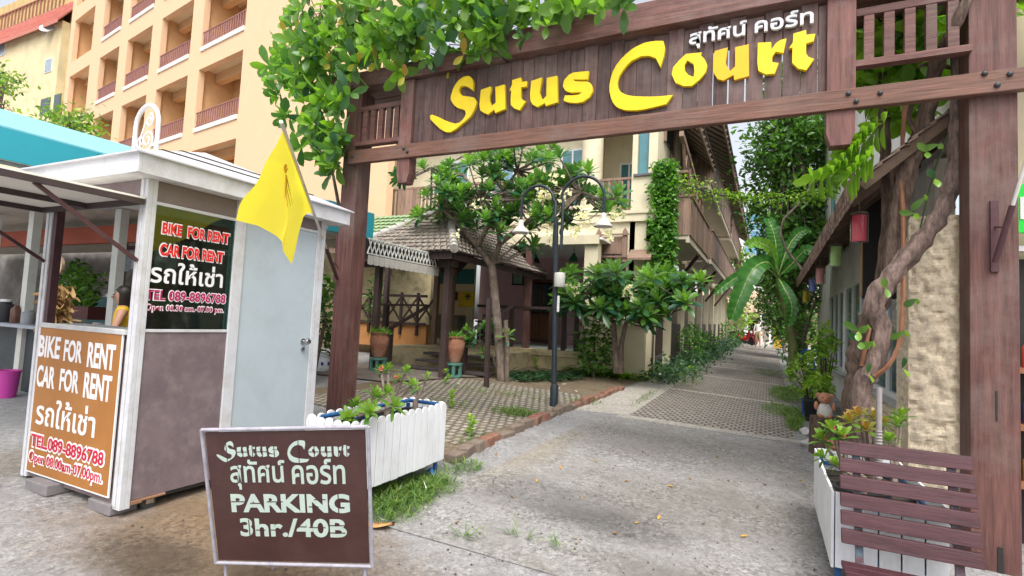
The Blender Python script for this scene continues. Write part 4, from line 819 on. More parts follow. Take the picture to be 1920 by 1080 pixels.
box_thing('sideboard', 'grey sideboard with pots below the yellow painting', 'sideboard', [(-11.4, -10.4, 16.9, 17.48, .815, 1.7)], mat('sideboard_grey', (.2, .19, .17), .6, .2, 3), (-11, 17.2, .815))
def fan():
    c = np.array([-7.9, 16.0, 3.92]); T = thing('ceiling_fan', 'dark ceiling fan with broad blades under the terrace ceiling', 'fan', c)
    k = MB(); k.tube([c, c-np.array([0, 0, .3])], .02); k.lathe(c-np.array([0, 0, .48]), [(.001, 0), (.08, .01), (.11, .06), (.1, .14), (.04, .19)], 14); k.lathe(c-np.array([0, 0, .08]), [(.02, 0), (.07, .07)], 12); k.build('motor', dark, T, smooth=True)
    for a in range(5):
        an = a*2*PI/5+.3; d = np.array([math.cos(an), math.sin(an), -.06]); s = np.array([-math.sin(an), math.cos(an), .15]); k = MB(); k.obox(c-np.array([0, 0, .4])+d*.45, d*.32, s*.07, np.array([0, 0, .006])); k.bar(c-np.array([0, 0, .4])+d*.08, c-np.array([0, 0, .4])+d*.2, .03, .01); k.build('blade', mat('fan_blade', (.06, .04, .03), .5), T)
fan()
def pendant(p, label, m):
    T = thing('pendant_lamp', label, 'lamp', p); p = np.array(p); k = MB(); k.tube([p, p-np.array([0, 0, .2])], .008, 6); k.build('cord', dark, T)
    k = MB(); k.lathe(p-np.array([0, 0, .45]), [(.16, 0), (.13, .09), (.06, .2), (.03, .26)], 14); k.build('shade', m, T, smooth=True)
pendant((-5.35, 15.2, 3.92), 'green cone pendant lamp under the terrace ceiling beside the column', mat('lamp_green', (.01, .1, .05), .4)); pendant((-6.75, 15.5, 3.92), 'black cone pendant lamp under the terrace ceiling', dark)
def chair(loc, rz, label, nm='chair', m=None):
    m = m or darkwood; T = thing(nm, label, 'chair', loc, 'chairs on the terrace'); x, y, z = loc
    k = MB(); k.box(x-.22, x+.22, y-.22, y+.22, z+.42, z+.46); k.build('seat', m, T, bevel=.005)
    for a in (-.19, .19):
        for b in (-.19, .19): k = MB(); k.box(x+a-.02, x+a+.02, y+b-.02, y+b+.02, z, z+.419); k.build('leg', m, T)
    k = MB()
    for a in (-.2, .2): k.box(x+a-.018, x+a+.018, y+.19, y+.22, z+.461, z+.95)
    for h in (.6, .75, .9): k.box(x-.181, x+.181, y+.195, y+.215, z+h-.03, z+h+.03)
    k.build('backrest', m, T); T.rotation_euler = (0, 0, rz); return T
chair((-8.4, 15.6, .813), .4, 'dark wooden chair on the terrace under the fan'); chair((-5.4, 15.5, .813), 2.0, 'dark wooden chair on the terrace beside the cream column')
T = thing('table', 'dark low table on the terrace behind the tree', 'table', (-7.9, 15.0, .813)); k = MB(); k.box(-8.4, -7.4, 14.7, 15.3, 1.5, 1.55); k.build('table_top', darkwood, T, bevel=.004)
for a in (-8.3, -7.5):
    for b in (14.78, 15.22): k = MB(); k.box(a-.03, a+.03, b-.03, b+.03, .813, 1.499); k.build('leg', darkwood, T)
# ---------------------------------------------------------------- porch pavilion over the steps
def porch():
    T = thing('porch_pavilion', 'open wooden porch with a weathered grey tiled hip roof over the steps', 'pavilion', (-7.6, 10.5, .24))
    for x, y, nm in ((-8.42, 10.0, 0), (-6.45, 9.98, 0), (-8.9, 13.2, 1), (-8.35, 13.2, 1)):
        k = MB(); h = .07; k.box(x-h, x+h, y-h, y+h, .16 if not nm else .8, 3.02); k.build('post', darkwood if nm == 0 else brownboard, T, bevel=.006)
    ex0, ex1, ey0, ey1, ze = -9.35, -6.05, 9.55, 15.0, 3.02; r0, r1, zr = (-7.75, 11.9), (-7.75, 14.9), 4.52
    tile = mat('grey_clay_tile', (.25, .215, .18), .85, .45, 7, .4, (3, 3, 3), (.09, .08, .07), .6, 3)
    A, B_, C_, D2 = (ex0, ey0), (ex1, ey0), (ex1, ey1), (ex0, ey1)
    def face(p, q, r, s, nrow, name):        # rows of overlapping tiles from the eave p-q up to r-s
        k = MB(); p, q, r, s = [np.array(v, float) for v in (p, q, r, s)]
        for i in range(nrow):
            f0, f1 = i/nrow, (i+1.25)/nrow; f1 = min(f1, 1)
            a0, b0, a1, b1 = p+(s-p)*f0, q+(r-q)*f0, p+(s-p)*f1, q+(r-q)*f1; w_ = np.linalg.norm(b0-a0); n = max(1, int(w_/.17))
            nrm = np.cross(q-p, s-p); nrm /= np.linalg.norm(nrm)
            for j in range(n):
                u0, u1 = j/n+.004, (j+1)/n-.004; lift = nrm*(.035+random.uniform(-.006, .008))
                w0, w1, w2, w3 = a0+(b0-a0)*u0+lift, a0+(b0-a0)*u1+lift, a1+(b1-a1)*u1+nrm*.008, a1+(b1-a1)*u0+nrm*.008; m_ = (w0+w1)/2+nrm*.014; m2 = (w2+w3)/2+nrm*.006
                t = nrm*.022; k.add([w0, m_, w1, w2, m2, w3, w0-t, m_-t, w1-t], [(0, 1, 4, 5), (1, 2, 3, 4), (6, 7, 1, 0), (7, 8, 2, 1)])
        return k.build(name, tile, T)
    E = lambda p, z: (p[0], p[1], z)
    face(E(A, ze), E(B_, ze), E(r0, zr), E(r0, zr), 13, 'roof_slope'); face(E(B_, ze), E(C_, ze), E(r1, zr), E(r0, zr), 13, 'roof_slope'); face(E(D2, ze), E(A, ze), E(r0, zr), E(r1, zr), 13, 'roof_slope')
    k = MB(); k.add([E(A, ze-.01), E(B_, ze-.01), E(C_, ze-.01), E(D2, ze-.01), E(r0, zr-.01), E(r1, zr-.01)], [(0, 4, 1), (1, 4, 5, 2), (0, 3, 5, 4)]); k.build('roof_lining', darkwood, T)
    k = MB()
    for p, q in ((E(A, ze), E(r0, zr)), (E(B_, ze), E(r0, zr)), (E(r0, zr), E(r1, zr))):
        p, q = np.array(p), np.array(q); n = 14
        for i in range(n):
            a, b = p+(q-p)*i/n, p+(q-p)*(i+1.15)/n; k.tube([a+np.array([0, 0, .05]), b+np.array([0, 0, .03])], [.1, .08], 8)
    k.build('ridge_tile', mat('ridge_grey', (.42, .4, .37), .85, .25, 6, .3, stain=(.15, .14, .12), stain_amt=.6, stain_scale=4), T, smooth=True)
    k = MB(); k.box(ex0+.1, ex1-.1, ey0+.08, ey0+.14, ze-.16, ze-.02); k.box(ex1-.14, ex1-.08, ey0+.141, ey1, ze-.16, ze-.02); k.box(ex0+.2, ex1-.2, 9.93, 10.07, ze-.3, ze-.161); k.build('eave_beam', darkwood, T)
    # steps, landing and rails
    k = MB(); k.box(-9.6, -6.0, 11.75, 13.77, .1, .74); k.build('landing', cream_dirty, T)
    for i, (y, z) in enumerate(((10.75, .36), (11.08, .52), (11.41, .68))):
        k = MB(); k.box(-8.0, -5.75, y, y+.34, z-.06, z); k.build('step', mat('step_wood', (.075, .062, .06), .7, .35, 3, .2, (.6, 8, 8)), T, bevel=.006)
    for pts in (((-8.64, 10.8), (-8.64, 10.8)),):
        k = MB(); k.box(-8.7, -8.55, 10.72, 10.86, .2, 1.3); k.bar((-8.62, 10.79, 1.24), (-7.63, 11.0, 1.86), .1, .07); k.bar((-8.9, 10.8, 1.84), (-7.66, 10.95, 1.87), .12, .05); k.box(-8.82, -8.72, 10.74, 10.86, .2, 1.82); k.build('stair_rail', darkwood, T)
        k = MB(); k.box(-6.5, -6.36, 10.75, 10.88, .2, 1.3); k.bar((-6.43, 10.8, 1.22), (-5.6, 11.6, 1.95), .1, .08); k.build('stair_rail', darkwood, T)
    # dark lattice balustrade of the shop veranda on the left
    k = MB()
    for z in (1.35, 2.2): k.bar((-12.2, 13.3, z), (-9.3, 13.3, z), .06, .08)
    for i in range(5):
        x = -12.1+i*.62; k.bar((x, 13.3, 1.39), (x+.6, 13.3, 2.16), .04, .05); k.bar((x+.6, 13.34, 1.39), (x, 13.34, 2.16), .04, .05); k.bar((x, 13.3, 1.0), (x, 13.3, 2.3), .07, .07)
    k.build('balustrade', darkwood, T)
    k = MB(); k.box(-13, -9.3, 13.36, 13.5, .6, 1.34); k.build('orange_skirting', mat('orange_wall', (.55, .26, .09), .8, .08), T)
porch()
sheet('porch_path', [(-9.6, 8.6), (-6.9, 8.7), (-5.9, 10.9), (-9.6, 11.8)], .03, mat('porch_slab', (.2, .17, .15), .8, .25, 3, .2, stain=(.16, .09, .07), stain_amt=.6))
def urn(px, py, label, lbs):
    b = at_g(px, py); gs = mat('jade_glaze', (.10, .25, .2), .3, .2, 6, .05); x, y, z = b
    S_ = thing('stool', lbs, 'stool', b, 'glazed stools by the steps'); k = MB(); k.lathe((x, y, z), [(.19, 0), (.2, .05), (.17, .06)], 18); k.lathe((x, y, z), [(.16, .27), (.2, .29), (.2, .335), (.001, .34)], 18)
    for a in range(6): an = a*PI/3; k.bar((x+.165*math.cos(an), y+.165*math.sin(an), z+.05), (x+.165*math.cos(an), y+.165*math.sin(an), z+.28), .06, .05)
    k.build('body', gs, S_, smooth=True)
    U = thing('urn', label, 'urn', (x, y, z+.34), 'clay urns by the steps'); k = MB(); k.lathe((x, y, z+.345), [(.001, 0), (.13, 0), (.17, .1), (.215, .3), (.225, .42), (.2, .5), (.19, .53), (.22, .56), (.22, .59), (.18, .59), (.17, .52), (.001, .5)], 22); k.build('pot', terracotta, U, smooth=True)
    L_ = Leaves(); P_ = disc(0, 0, .19, .19, 300); L_.cloud(np.c_[P_+[x, y], np.full(300, z+.86)+rng.uniform(0, .08, 300)], .16, .022, .1, .3, down=-.9); L_.build('grass_tuft', leafmat('leaf_fresh', [(.03, .12, .015), (.1, .3, .03), (.2, .42, .05)]), U, simple=True)
urn(708, 697, 'brown clay urn planted with grass beside the left porch post', 'jade green stool under the urn by the left porch post')
urn(850, 708, 'pale clay urn planted with grass beside the right porch post', 'jade green stool under the urn by the right porch post')
# ceramic jug behind the booth
b = at_g(603, 697); T = thing('ceramic_jar', 'white and blue ceramic jar standing behind the gate post', 'jar', b); k = MB(); k.lathe(b, [(.001, 0), (.14, 0), (.19, .08), (.19, .3), (.13, .38), (.1, .4), (.11, .44), (.001, .45)], 20); k.build('body', mat('porcelain', (.65, .68, .72), .2, .08, 4), T, smooth=True)
k = MB()
for a in np.linspace(0, 2*PI, 9): k.ball(b+np.array([.19*math.cos(a), .19*math.sin(a), .2]), (.03, .03, .05), 8)
k.build('motif', mat('cobalt', (.03, .06, .3), .3), T)
# lattice fringe at the awning's end
def fringe():
    X_ = -6.75; p0, p1 = at_x(690, 455, X_), at_x(823, 480, X_); ya, yb = p0[1], p1[1]; zt = 3.0; zl = 2.72
    T = thing('awning_fringe', 'black and white lattice truss with scalloped valance over the side path', 'awning', (X_, (ya+yb)/2, zl-.2)); k = MB(); wm = mat('truss_white', (.72, .72, .68), .6, .15)
    for z in (zt, zl): k.bar((X_, ya, z), (X_, yb, z), .025, .025)
    n = 20
    for i in range(n):
        a, b_ = ya+(yb-ya)*i/n, ya+(yb-ya)*(i+1)/n; k.tube([(X_, a, zl), (X_, b_, zt)], .012, 6); k.tube([(X_+.02, a, zt), (X_+.02, b_, zl)], .012, 6)
    k.build('truss', wm, T); k = MB(); n = 15
    for i in range(n):
        a, b_ = ya+(yb-ya)*i/n, ya+(yb-ya)*(i+1)/n-.012; pts = [(X_+.02, a, zl-.03), (X_+.02, b_, zl-.03)]+[(X_+.02, (a+b_)/2+(b_-a)/2*math.cos(t), zl-.19-.02*math.sin(t)) for t in np.linspace(0, PI, 7)]; k.prism(pts, [(X_+.03, y, z) for _, y, z in pts])
    k.build('valance', mat('valance_cloth', (.5, .48, .44), .8, .1), T); k = MB(); k.box(X_-.06, X_-.02, ya, yb, zl-.01, zt+.01); k.build('backing', mat('backing_dark', (.02, .02, .02), .7), T)
fringe()
# ---------------------------------------------------------------- blue canopies and stalls at the left
def canopy(y0, y1, x, z0, z1, zt, label):
    T = thing('blue_canopy', label, 'awning', (x-1, (y0+y1)/2, z0)); ct = mat('canopy_cyan', (.03, .34, .42), .6, .06, 2, .03); cl = mat('canopy_pale', (.2, .52, .6), .55, .06, 2, .03)
    k = MB(); k.box(x-.03, x, y0, y1, z0, z1); k.build('valance', ct, T)
    k = MB(); k.prism([(x-.0, y0, z1+.002), (x-.0, y0, z1+.02), (x-.75, y0, zt), (x-4, y0, zt+.3), (x-4, y0, zt+.28), (x-.75, y0, zt-.03)], [(x-.0, y1, z1+.002), (x-.0, y1, z1+.02), (x-.75, y1, zt), (x-4, y1, zt+.3), (x-4, y1, zt+.28), (x-.75, y1, zt-.03)]); k.build('cover', cl, T)
    k = MB(); 
    for y in np.arange(y0, y1, 1.1): k.bar((x-.06, y, z0+.03), (x-2.2, y, z0+.03), .035, .035)
    k.bar((x-.06, y0, z0-.02), (x-.06, y1, z0-.02), .04, .04); k.build('frame', mat('canopy_frame', (.25, .27, .28), .5), T)
    for y in np.arange(y0+.5, y1, 1.6):
        k = MB(); k.box(x-.002, x+.004, y, y+.012, z0+.01, z1-.01); k.build('seam', mat('canopy_seam', (.02, .2, .26), .6), T)
    return T
canopy(1.2, 5.4, -7.0, 2.98, 3.3, 3.68, 'long turquoise canopy over the stalls behind the booth')
canopy(6.75, 7.9, -6.85, 3.0, 3.5, 3.62, 'short bright blue canopy seen beside the left gate post')
# stall behind the booth
def stall():
    T = thing('snack_stall', 'open stall with a counter, white posts and an orange beam behind the booth', 'stall', (-10, 4.6, .1)); wp = mat('stall_white', (.6, .6, .56), .6, .1, 4)
    for px, py, y in ((35, 720, 4.3), (211, 600, 4.6), (-40, 720, 4.3)):
        x = at_y(px, py, y)[0]; k = MB(); k.box(x-.08, x+.08, y-.06, y+.06, .08, 3.0); k.build('post', wp, T, bevel=.005)
    k = MB(); k.box(-22, -6.9, 5.0, 5.12, at_y(120, 458, 5.0)[2], at_y(120, 428, 5.0)[2]); k.build('beam', mat('beam_orange', (.32, .055, .02), .5, .15, 2), T)
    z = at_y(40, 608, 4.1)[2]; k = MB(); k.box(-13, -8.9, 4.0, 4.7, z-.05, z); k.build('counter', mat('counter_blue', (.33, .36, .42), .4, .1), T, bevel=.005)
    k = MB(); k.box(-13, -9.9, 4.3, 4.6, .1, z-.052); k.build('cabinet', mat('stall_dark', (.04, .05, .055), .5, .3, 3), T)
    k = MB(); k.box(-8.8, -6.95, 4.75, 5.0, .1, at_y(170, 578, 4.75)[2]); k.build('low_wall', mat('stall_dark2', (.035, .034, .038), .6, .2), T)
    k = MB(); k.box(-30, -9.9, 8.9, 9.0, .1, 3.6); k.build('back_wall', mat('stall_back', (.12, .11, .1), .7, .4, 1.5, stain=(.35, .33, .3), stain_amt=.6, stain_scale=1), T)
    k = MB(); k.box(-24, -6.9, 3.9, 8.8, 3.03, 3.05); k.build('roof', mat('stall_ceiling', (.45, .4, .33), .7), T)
    f = MB(); 
    for x in (-10.7, -9.9, -9.1): f.box(x, x+.05, 5.6, 5.65, 1.2, 3.0)
    f.box(-10.7, -9.0, 5.6, 5.65, 2.55, 2.62); f.build('window_frame', maroon, T)
    k = MB(); k.box(-10.64, -9.11, 5.66, 5.68, 2.2, 2.54); k.build('sign_panel', mat('green_oval_sign', (.35, .38, .36), .5), T)
    k = MB(); k.lathe((-9.95, 5.655, 2.37), [(.001, -.003), (.14, -.003), (.14, .0)], 24, axis='y'); o = k.build('sign_oval', mat('sign_green', (.01, .14, .09), .5), T); o.scale = (1, 1, 1)
stall()
def pot(name, label, c, r, h, m, cat='pot', group=None):
    T = thing(name, label, cat, c, group); k = MB(); k.lathe(c, [(.001, 0), (r*.72, 0), (r, h*.9), (r*1.06, h*.92), (r*1.06, h), (r*.92, h), (r*.9, h*.85), (.001, h*.85)], 20); k.build('pot', m, T, smooth=True); return T
p = at_g(8, 745); T = thing('bucket', 'magenta pink plastic bucket under the stall counter', 'bucket', p); k = MB(); k.lathe(p, [(.001, 0), (.13, 0), (.16, .38), (.17, .38), (.17, .4), (.15, .4), (.13, .03), (.001, .03)], 20); k.build('body', mat('pink_plastic', (.55, .06, .36), .4, .05), T, smooth=True)
zc = float(at_y(40, 608, 4.1)[2])
def counter_item(px, w_, h_, m, name, label, cat, y=4.2, lid=None):
    x = at_y(px, 605, y)[0]; T = thing(name, label, cat, (x, y, zc)); k = MB(); k.lathe((x, y, zc), [(.001, 0), (w_*.9, 0), (w_, h_*.1), (w_, h_*.8), (w_*.5, h_*.93), (w_*.5, h_), (.001, h_)], 16); k.build('body', m, T, smooth=True)
    if lid: k = MB(); k.lathe((x, y, zc+h_), [(w_*.55, 0), (w_*.55, .04), (.001, .045)], 14); k.build('lid', lid, T)
counter_item(84, .1, .36, mat('tin_red', (.6, .03, .02), .35, .05), 'canister', 'red canister on the stall counter', 'canister', lid=mat('tin_red'))
counter_item(8, .14, .33, mat('pail_black', (.03, .03, .035), .4), 'pail', 'black pail with a white rim on the stall counter', 'pail', lid=white_paint)
counter_item(28, .07, .28, mat('bottle_brown', (.12, .05, .03), .3), 'bottle', 'brown bottle on the stall counter', 'bottle')
counter_item(52, .09, .22, mat('jar_grey', (.3, .32, .34), .3), 'jar', 'grey jar between the bottle and the red canister', 'jar')
# wall-hung dry broom of leaves and a round wicker tray on the booth's inner post
c = at_y(108, 585, 3.2); L_ = Leaves(); n = 420; P_ = np.c_[rng.normal(c[0], .05, n), rng.normal(c[1], .05, n), rng.uniform(c[2]-.14, c[2]+.32, n)]
L_.cloud(P_, .16, .035, .2, .3, down=1.2); tag(L_.build('dried_bundle', leafmat('dry_leaf', [(.17, .085, .03), (.36, .21, .08), (.5, .33, .14)], .8, .15), None, origin=c), 'bundle of dried tan leaves hanging inside the booth', 'dried leaves', kind='thing')
c = at_y(110, 498, 3.15); k = MB(); k.lathe(c, [(.001, .0), (.10, .0), (.115, -.02), (.12, -.02), (.105, .012), (.001, .012)], 22, axis='y'); tag(k.build('round_tray', mat('wicker', (.4, .3, .2), .8, .3, 20, .3), None, origin=c, smooth=True), 'round wicker tray hung above the dried bundle', 'tray')
# trough of plants behind
c = at_y(155, 580, 5.6); T = thing('flower_trough', 'dark red trough of leafy plants behind the booth', 'planter', c); k = MB(); k.box(c[0]-.5, c[0]+.5, c[1]-.15, c[1]+.15, c[2]-.18, c[2]+.06); k.build('trough', mat('trough_red', (.1, .02, .02), .5), T); L_ = Leaves(); L_.cloud(ball_pts(c+np.array([0, 0, .4]), (.6, .25, .4), 260), .16, .07); L_.build('foliage', leafmat('leaf_mid', [(.02, .07, .01), (.07, .2, .02), (.16, .34, .05)]), T, simple=True)
c = at_y(130, 530, 6.0); T = thing('potted_plant', 'bright green leafy plant seen through the booth', 'plant', c-np.array([0, 0, 1.0])); k = MB(); k.tube([c-np.array([0, 0, 1]), c], .03); k.build('stem', bark, T); L_ = Leaves(); L_.cloud(ball_pts(c, (.6, .3, .5), 300), .2, .08); L_.build('foliage', MATS['leaf_fresh'], T, simple=True)
c = at_y(236, 488, 4.9); k = MB(); k.grid(lambda u, v: (c[0]-.16+.34*u, c[1]+.03*math.sin(u*12), c[2]+.14-.3*v+.02*math.sin(u*9)), 14, 8)
tag(k.build('striped_cloth', mat('striped_grey', (.22, .24, .26), .8, .6, 1.3, 0, (1, 1, 22)), None, origin=c, smooth=True), 'grey striped cloth hanging from the stall beam', 'cloth')
# parked white car half hidden by the stall
def car():
    c = at_y(205, 560, 7.0); cx_, cy_ = c[0]-.2, 7.2; T = thing('parked_car', 'white car parked behind the stall, only its windscreen and roof visible', 'car', (cx_, cy_, .15)); wp = mat('car_white', (.7, .72, .75), .25, .03, 2, 0, coat=.5)
    z0 = .35; prof = [(-.9, z0), (-.92, .75), (-.86, .95), (-.72, 1.0), (-.5, 1.62), (-.3, 1.7), (.3, 1.7), (.5, 1.62), (.72, 1.0), (.86, .95), (.92, .75), (.9, z0)]
    k = MB(); k.prism([(cx_+a, cy_, b+.1) for a, b in prof], [(cx_+a, cy_+2.2, b+.1) for a, b in prof]); k.box(cx_-.88, cx_+.88, cy_-1.2, cy_-.001, .45, 1.02); k.build('body', wp, T, bevel=.04)
    k = MB(); k.prism([(cx_-.66, cy_-.5, 1.1), (cx_+.66, cy_-.5, 1.1), (cx_+.47, cy_-.02, 1.68), (cx_-.47, cy_-.02, 1.68)], [(cx_-.66, cy_-.45, 1.1), (cx_+.66, cy_-.45, 1.1), (cx_+.47, cy_+.02, 1.7), (cx_-.47, cy_+.02, 1.7)]); k.build('windscreen', tealglass, T)
    for a in (-.78, .78):
        for b in (-.8, 1.7): k = MB(); k.lathe((cx_+a, cy_+b, .43), [(.15, -.09), (.3, -.09), (.32, -.05), (.32, .05), (.3, .09), (.15, .09)], 20, axis='x'); k.build('wheel', mat('rubber'), T, smooth=True)
    for a in (-.65, .65): k = MB(); k.ball((cx_+a, cy_-1.2, .85), (.16, .05, .09), 12); k.build('headlight', mat('lamp_clear', (.7, .72, .75), .1), T)
car()

# small green-tiled roof behind the blue canopy
def green_roof():
    a, b = at_y(700, 400, 13.0), at_y(760, 455, 12.0); T = thing('tiled_roof', 'small green tiled roof between the peach hotel and the porch', 'roof', (a[0], 13, 2.5)); k = MB(); x0, x1 = a[0]-3.5, at_y(738, 440, 12.0)[0]
    tl = mat('green_tile', (.2, .3, .15), .6, .3, 6, .3); zl, zh = b[2]-.1, a[2]+.1; n = 9
    for i in range(n):
        f0, f1 = i/n, (i+1.2)/n; x = x0
        while x < x1:
            p = [(x, 12+2*f0, zl+(zh-zl)*f0+.04), (x+.2, 12+2*f0, zl+(zh-zl)*f0+.04), (x+.2, 12+2*f1, zl+(zh-zl)*f1), (x, 12+2*f1, zl+(zh-zl)*f1)]; m_ = [((p[0][0]+p[1][0])/2, p[0][1], p[0][2]+.03), ((p[0][0]+p[1][0])/2, p[2][1], p[2][2]+.02)]
            k.add([p[0], m_[0], p[1], p[2], m_[1], p[3]], [(0, 1, 4, 5), (1, 2, 3, 4)]); x += .21
    k.build('tiles', tl, T); k = MB(); k.box(x0, x1, 14, 14.2, .2, zh); k.build('wall', cream_dirty, T); k = MB(); k.box(x0, x1, 12.05, 12.15, zl-.15, zl); k.build('eave', brownboard_x, T)
    for x in (x0+.2, x1-.2): k = MB(); k.box(x-.06, x+.06, 12.04, 12.16, .2, zl-.151); k.build('post', darkwood, T)
green_roof()
p = at_g(585, 720); o = thing('shade_bush', 'dark leafy bush filling the gap behind the gate post', 'shrub', p); l_ = Leaves(); c = at_y(612, 590, 9.2); l_.cloud(ball_pts(c, (.55, .5, 1.0), 650), .2, .08); l_.cloud(ball_pts(at_y(705, 560, 12.6), (.25, .3, .8), 160), .2, .08); l_.build('foliage', leafmat('leaf_mid'if 0 else 'leaf_bush', [(.01, .045, .01), (.04, .14, .02), (.12, .28, .04)]), o, simple=True); k = MB(); k.tube([p, c], .04); k.build('stem', bark, o)
# ---------------------------------------------------------------- low building on the right
stucco = mat('rough_stucco', (.72, .62, .47), .95, .12, 16, 1.0, (1, 1, .6), (.3, .22, .15), .6, 20)
def rough_block(name, x0, x1, y0, y1, z0, z1, par, seed):
    # a pillar whose faces carry real trowelled relief
    r2 = np.random.default_rng(seed); k = MB()
    def face(o, a, b, n, nu, nv):
        hmap = np.zeros((nv+1, nu+1))
        for _ in range(420):
            cu, cv, ru, rv, am = r2.uniform(0, nu), r2.uniform(0, nv), r2.uniform(1, 3.2), r2.uniform(.7, 2.), r2.uniform(-.02, .012)
            U, V = np.meshgrid(np.arange(nu+1), np.arange(nv+1)); hmap += 1.5*am*np.exp(-((U-cu)/ru)**2-((V-cv)/rv)**2)
        hmap = np.clip(hmap, -.03, .02); hmap[:, 0] = hmap[:, -1] = 0
        k.grid(lambda u, v: o+a*u+b*v+n*hmap[int(round(v*nv)), int(round(u*nu))], nu, nv)
    o = np.array([x0, y0, z0]); X_, Y_, Z_ = np.array([x1-x0, 0, 0]), np.array([0, y1-y0, 0]), np.array([0, 0, z1-z0])
    face(o, X_, Z_, np.array([0, -1., 0]), 26, 120); face(o, Y_, Z_, np.array([-1., 0, 0]), 24, 120); k.add([(x0, y0, z1), (x1, y0, z1), (x1, y1, z1), (x0, y1, z1), (x1, y0, z0), (x1, y1, z0)], [(0, 1, 2, 3), (1, 4, 5, 2)])
    return k.build(name, stucco, par)
def shop():
    T = thing('shop_building', 'low white shop with rough stucco pillar and shingled eave on the right', 'building', (1.7, 9, 0))
    def P(name, boxes, m, par=T, bv=0.):
        k = MB(); [k.box(*b) for b in boxes]; return k.build(name, m, par, bevel=bv)
    rough_block('stucco_pillar', 1.28, 1.70, 6.6, 7.15, -.15, 2.86, T, 3)
    P('trim_board', [(1.702, 1.83, 6.5, 6.6, -.2, 4.2)], mat('trim_cream', (.68, .62, .5), .7, .06), bv=.004)
    P('wall', [(1.6, 1.8, 7.16, 22, -.1, .72), (1.62, 1.8, 7.16, 22, 2.75, 3.6), (1.6, 1.8, 10.6, 10.85, .72, 2.75), (1.6, 1.8, 14.2, 14.5, .72, 2.75), (1.6, 1.8, 17.6, 22, .72, 2.75)], whitewall)
    rough_block('stucco_base', 1.5, 1.6, 7.16, 11.2, -.1, .72, T, 5)
    P('sill', [(1.46, 1.62, 7.17, 17.6, .722, .77)], mat('sill_grey', (.42, .43, .43), .6), bv=.006)
    for i, (a, b) in enumerate(((7.2, 10.58), (10.87, 14.18), (14.52, 17.58))):
        n = 3; f = P('window', [(1.56, 1.62, a, b, .775, .85), (1.56, 1.62, a, b, 2.66, 2.748)]+[(1.57, 1.62, a+(b-a)*j/n-(.06 if j else 0), a+(b-a)*j/n+(.06 if j < n else 0), .851, 2.659) for j in range(n+1)], white_paint, bv=.004)
        P('pane', [(1.60, 1.612, a+(b-a)*j/n+.062, a+(b-a)*(j+1)/n-.062, .852, 2.658) for j in range(n)], mat('shop_pane', (.1, .16, .22), .08, .5, 1.5, 0, spec=.9), f)
        if i == 0:
            for (y, z, hh, c, nm) in ((8.5, 1.5, .35, (.02, .25, .4), 'poster_blue'), (8.45, 2.0, .3, (.55, .6, .62), 'poster_pale'), (9.6, 1.4, .4, (.45, .5, .5), 'poster_grey')):
                P('poster', [(1.585, 1.599, y, y+.35, z, z+hh)], mat(nm, c, .5, .3, 6), f)
    P('upper_wall', [(1.72, 1.95, 7.0, 24, 3.62, 9)], whitewall)
    P('upper_wall', [(1.84, 5, 6.6, 6.9, 4.2, 9), (1.84, 5, 6.55, 6.9, -.2, 4.199)], mat('tan_render', (.5, .42, .3), .8, .1, 2))
    # shingled eave with battens below
    sh = mat('shingle', (.23, .17, .135), .85, .5, 9, .5, (1, 3, 1), (.1, .075, .06), .6, 3)
    k = MB(); ex, ez, wx, wz = .76, 3.1, 1.72, 3.92; nrow = 7
    for r_ in range(nrow):
        f0, f1 = r_/nrow, (r_+1.35)/nrow; y = 5.95
        while y < 17.6:
            wd = random.uniform(.1, .17); l = random.uniform(-.03, .02)
            a = np.array([ex+(wx-ex)*(f0+l*.3), 0, ez+(wz-ez)*(f0+l*.3)+.035]); b = np.array([ex+(wx-ex)*f1, 0, ez+(wz-ez)*f1+.008])
            p = [a+[0, y, 0], a+[0, y+wd-.006, 0], b+[0, y+wd-.006, 0], b+[0, y, 0]]; t = np.array([.008, 0, -.014]); k.add(p+[q+t for q in p], [(0, 1, 2, 3), (7, 6, 5, 4), (0, 4, 5, 1), (1, 5, 6, 2), (0, 3, 7, 4)]); y += wd
    rf = k.build('eave_roof', sh, T)
    k = MB(); y = 6.0
    while y < 17.5: k.bar((ex+.03, y, ez-.05), (wx, y, wz-.06), .05, .09); y += .75
    for f in (.08, .4, .75): k.bar((ex+(wx-ex)*f, 5.95, ez+(wz-ez)*f-.005), (ex+(wx-ex)*f, 17.6, ez+(wz-ez)*f-.005), .04, .03)
    k.build('rafter', mat('eave_timber', (.13, .085, .06), .8, .4, 4, .2), rf)
    k = MB()
    for row in range(3):
        y = 5.93+row*.06
        while y < 17.6:
            wd = random.uniform(.07, .12); zt_ = ez+.075-row*.055; k.obox((ex-.035+row*.012, y+wd/2, zt_-.04+random.uniform(-.012, .012)), (.007, 0, .004), (0, wd/2-.004, 0), (-.006, 0, .05)); y += wd
    k.build('eave_shingle', mat('shingle_edge', (.27, .185, .15), .85, .5, 9, .5, island=.5), rf)
    k = MB(); p = at_x(1563, 300, 1.66); k.tube([(1.66, p[1], 2.4), (1.66, p[1], 9)], .05, 10); k.build('drainpipe', mat('pipe_teal', (.09, .22, .22), .5, .1), T, smooth=True)
shop()
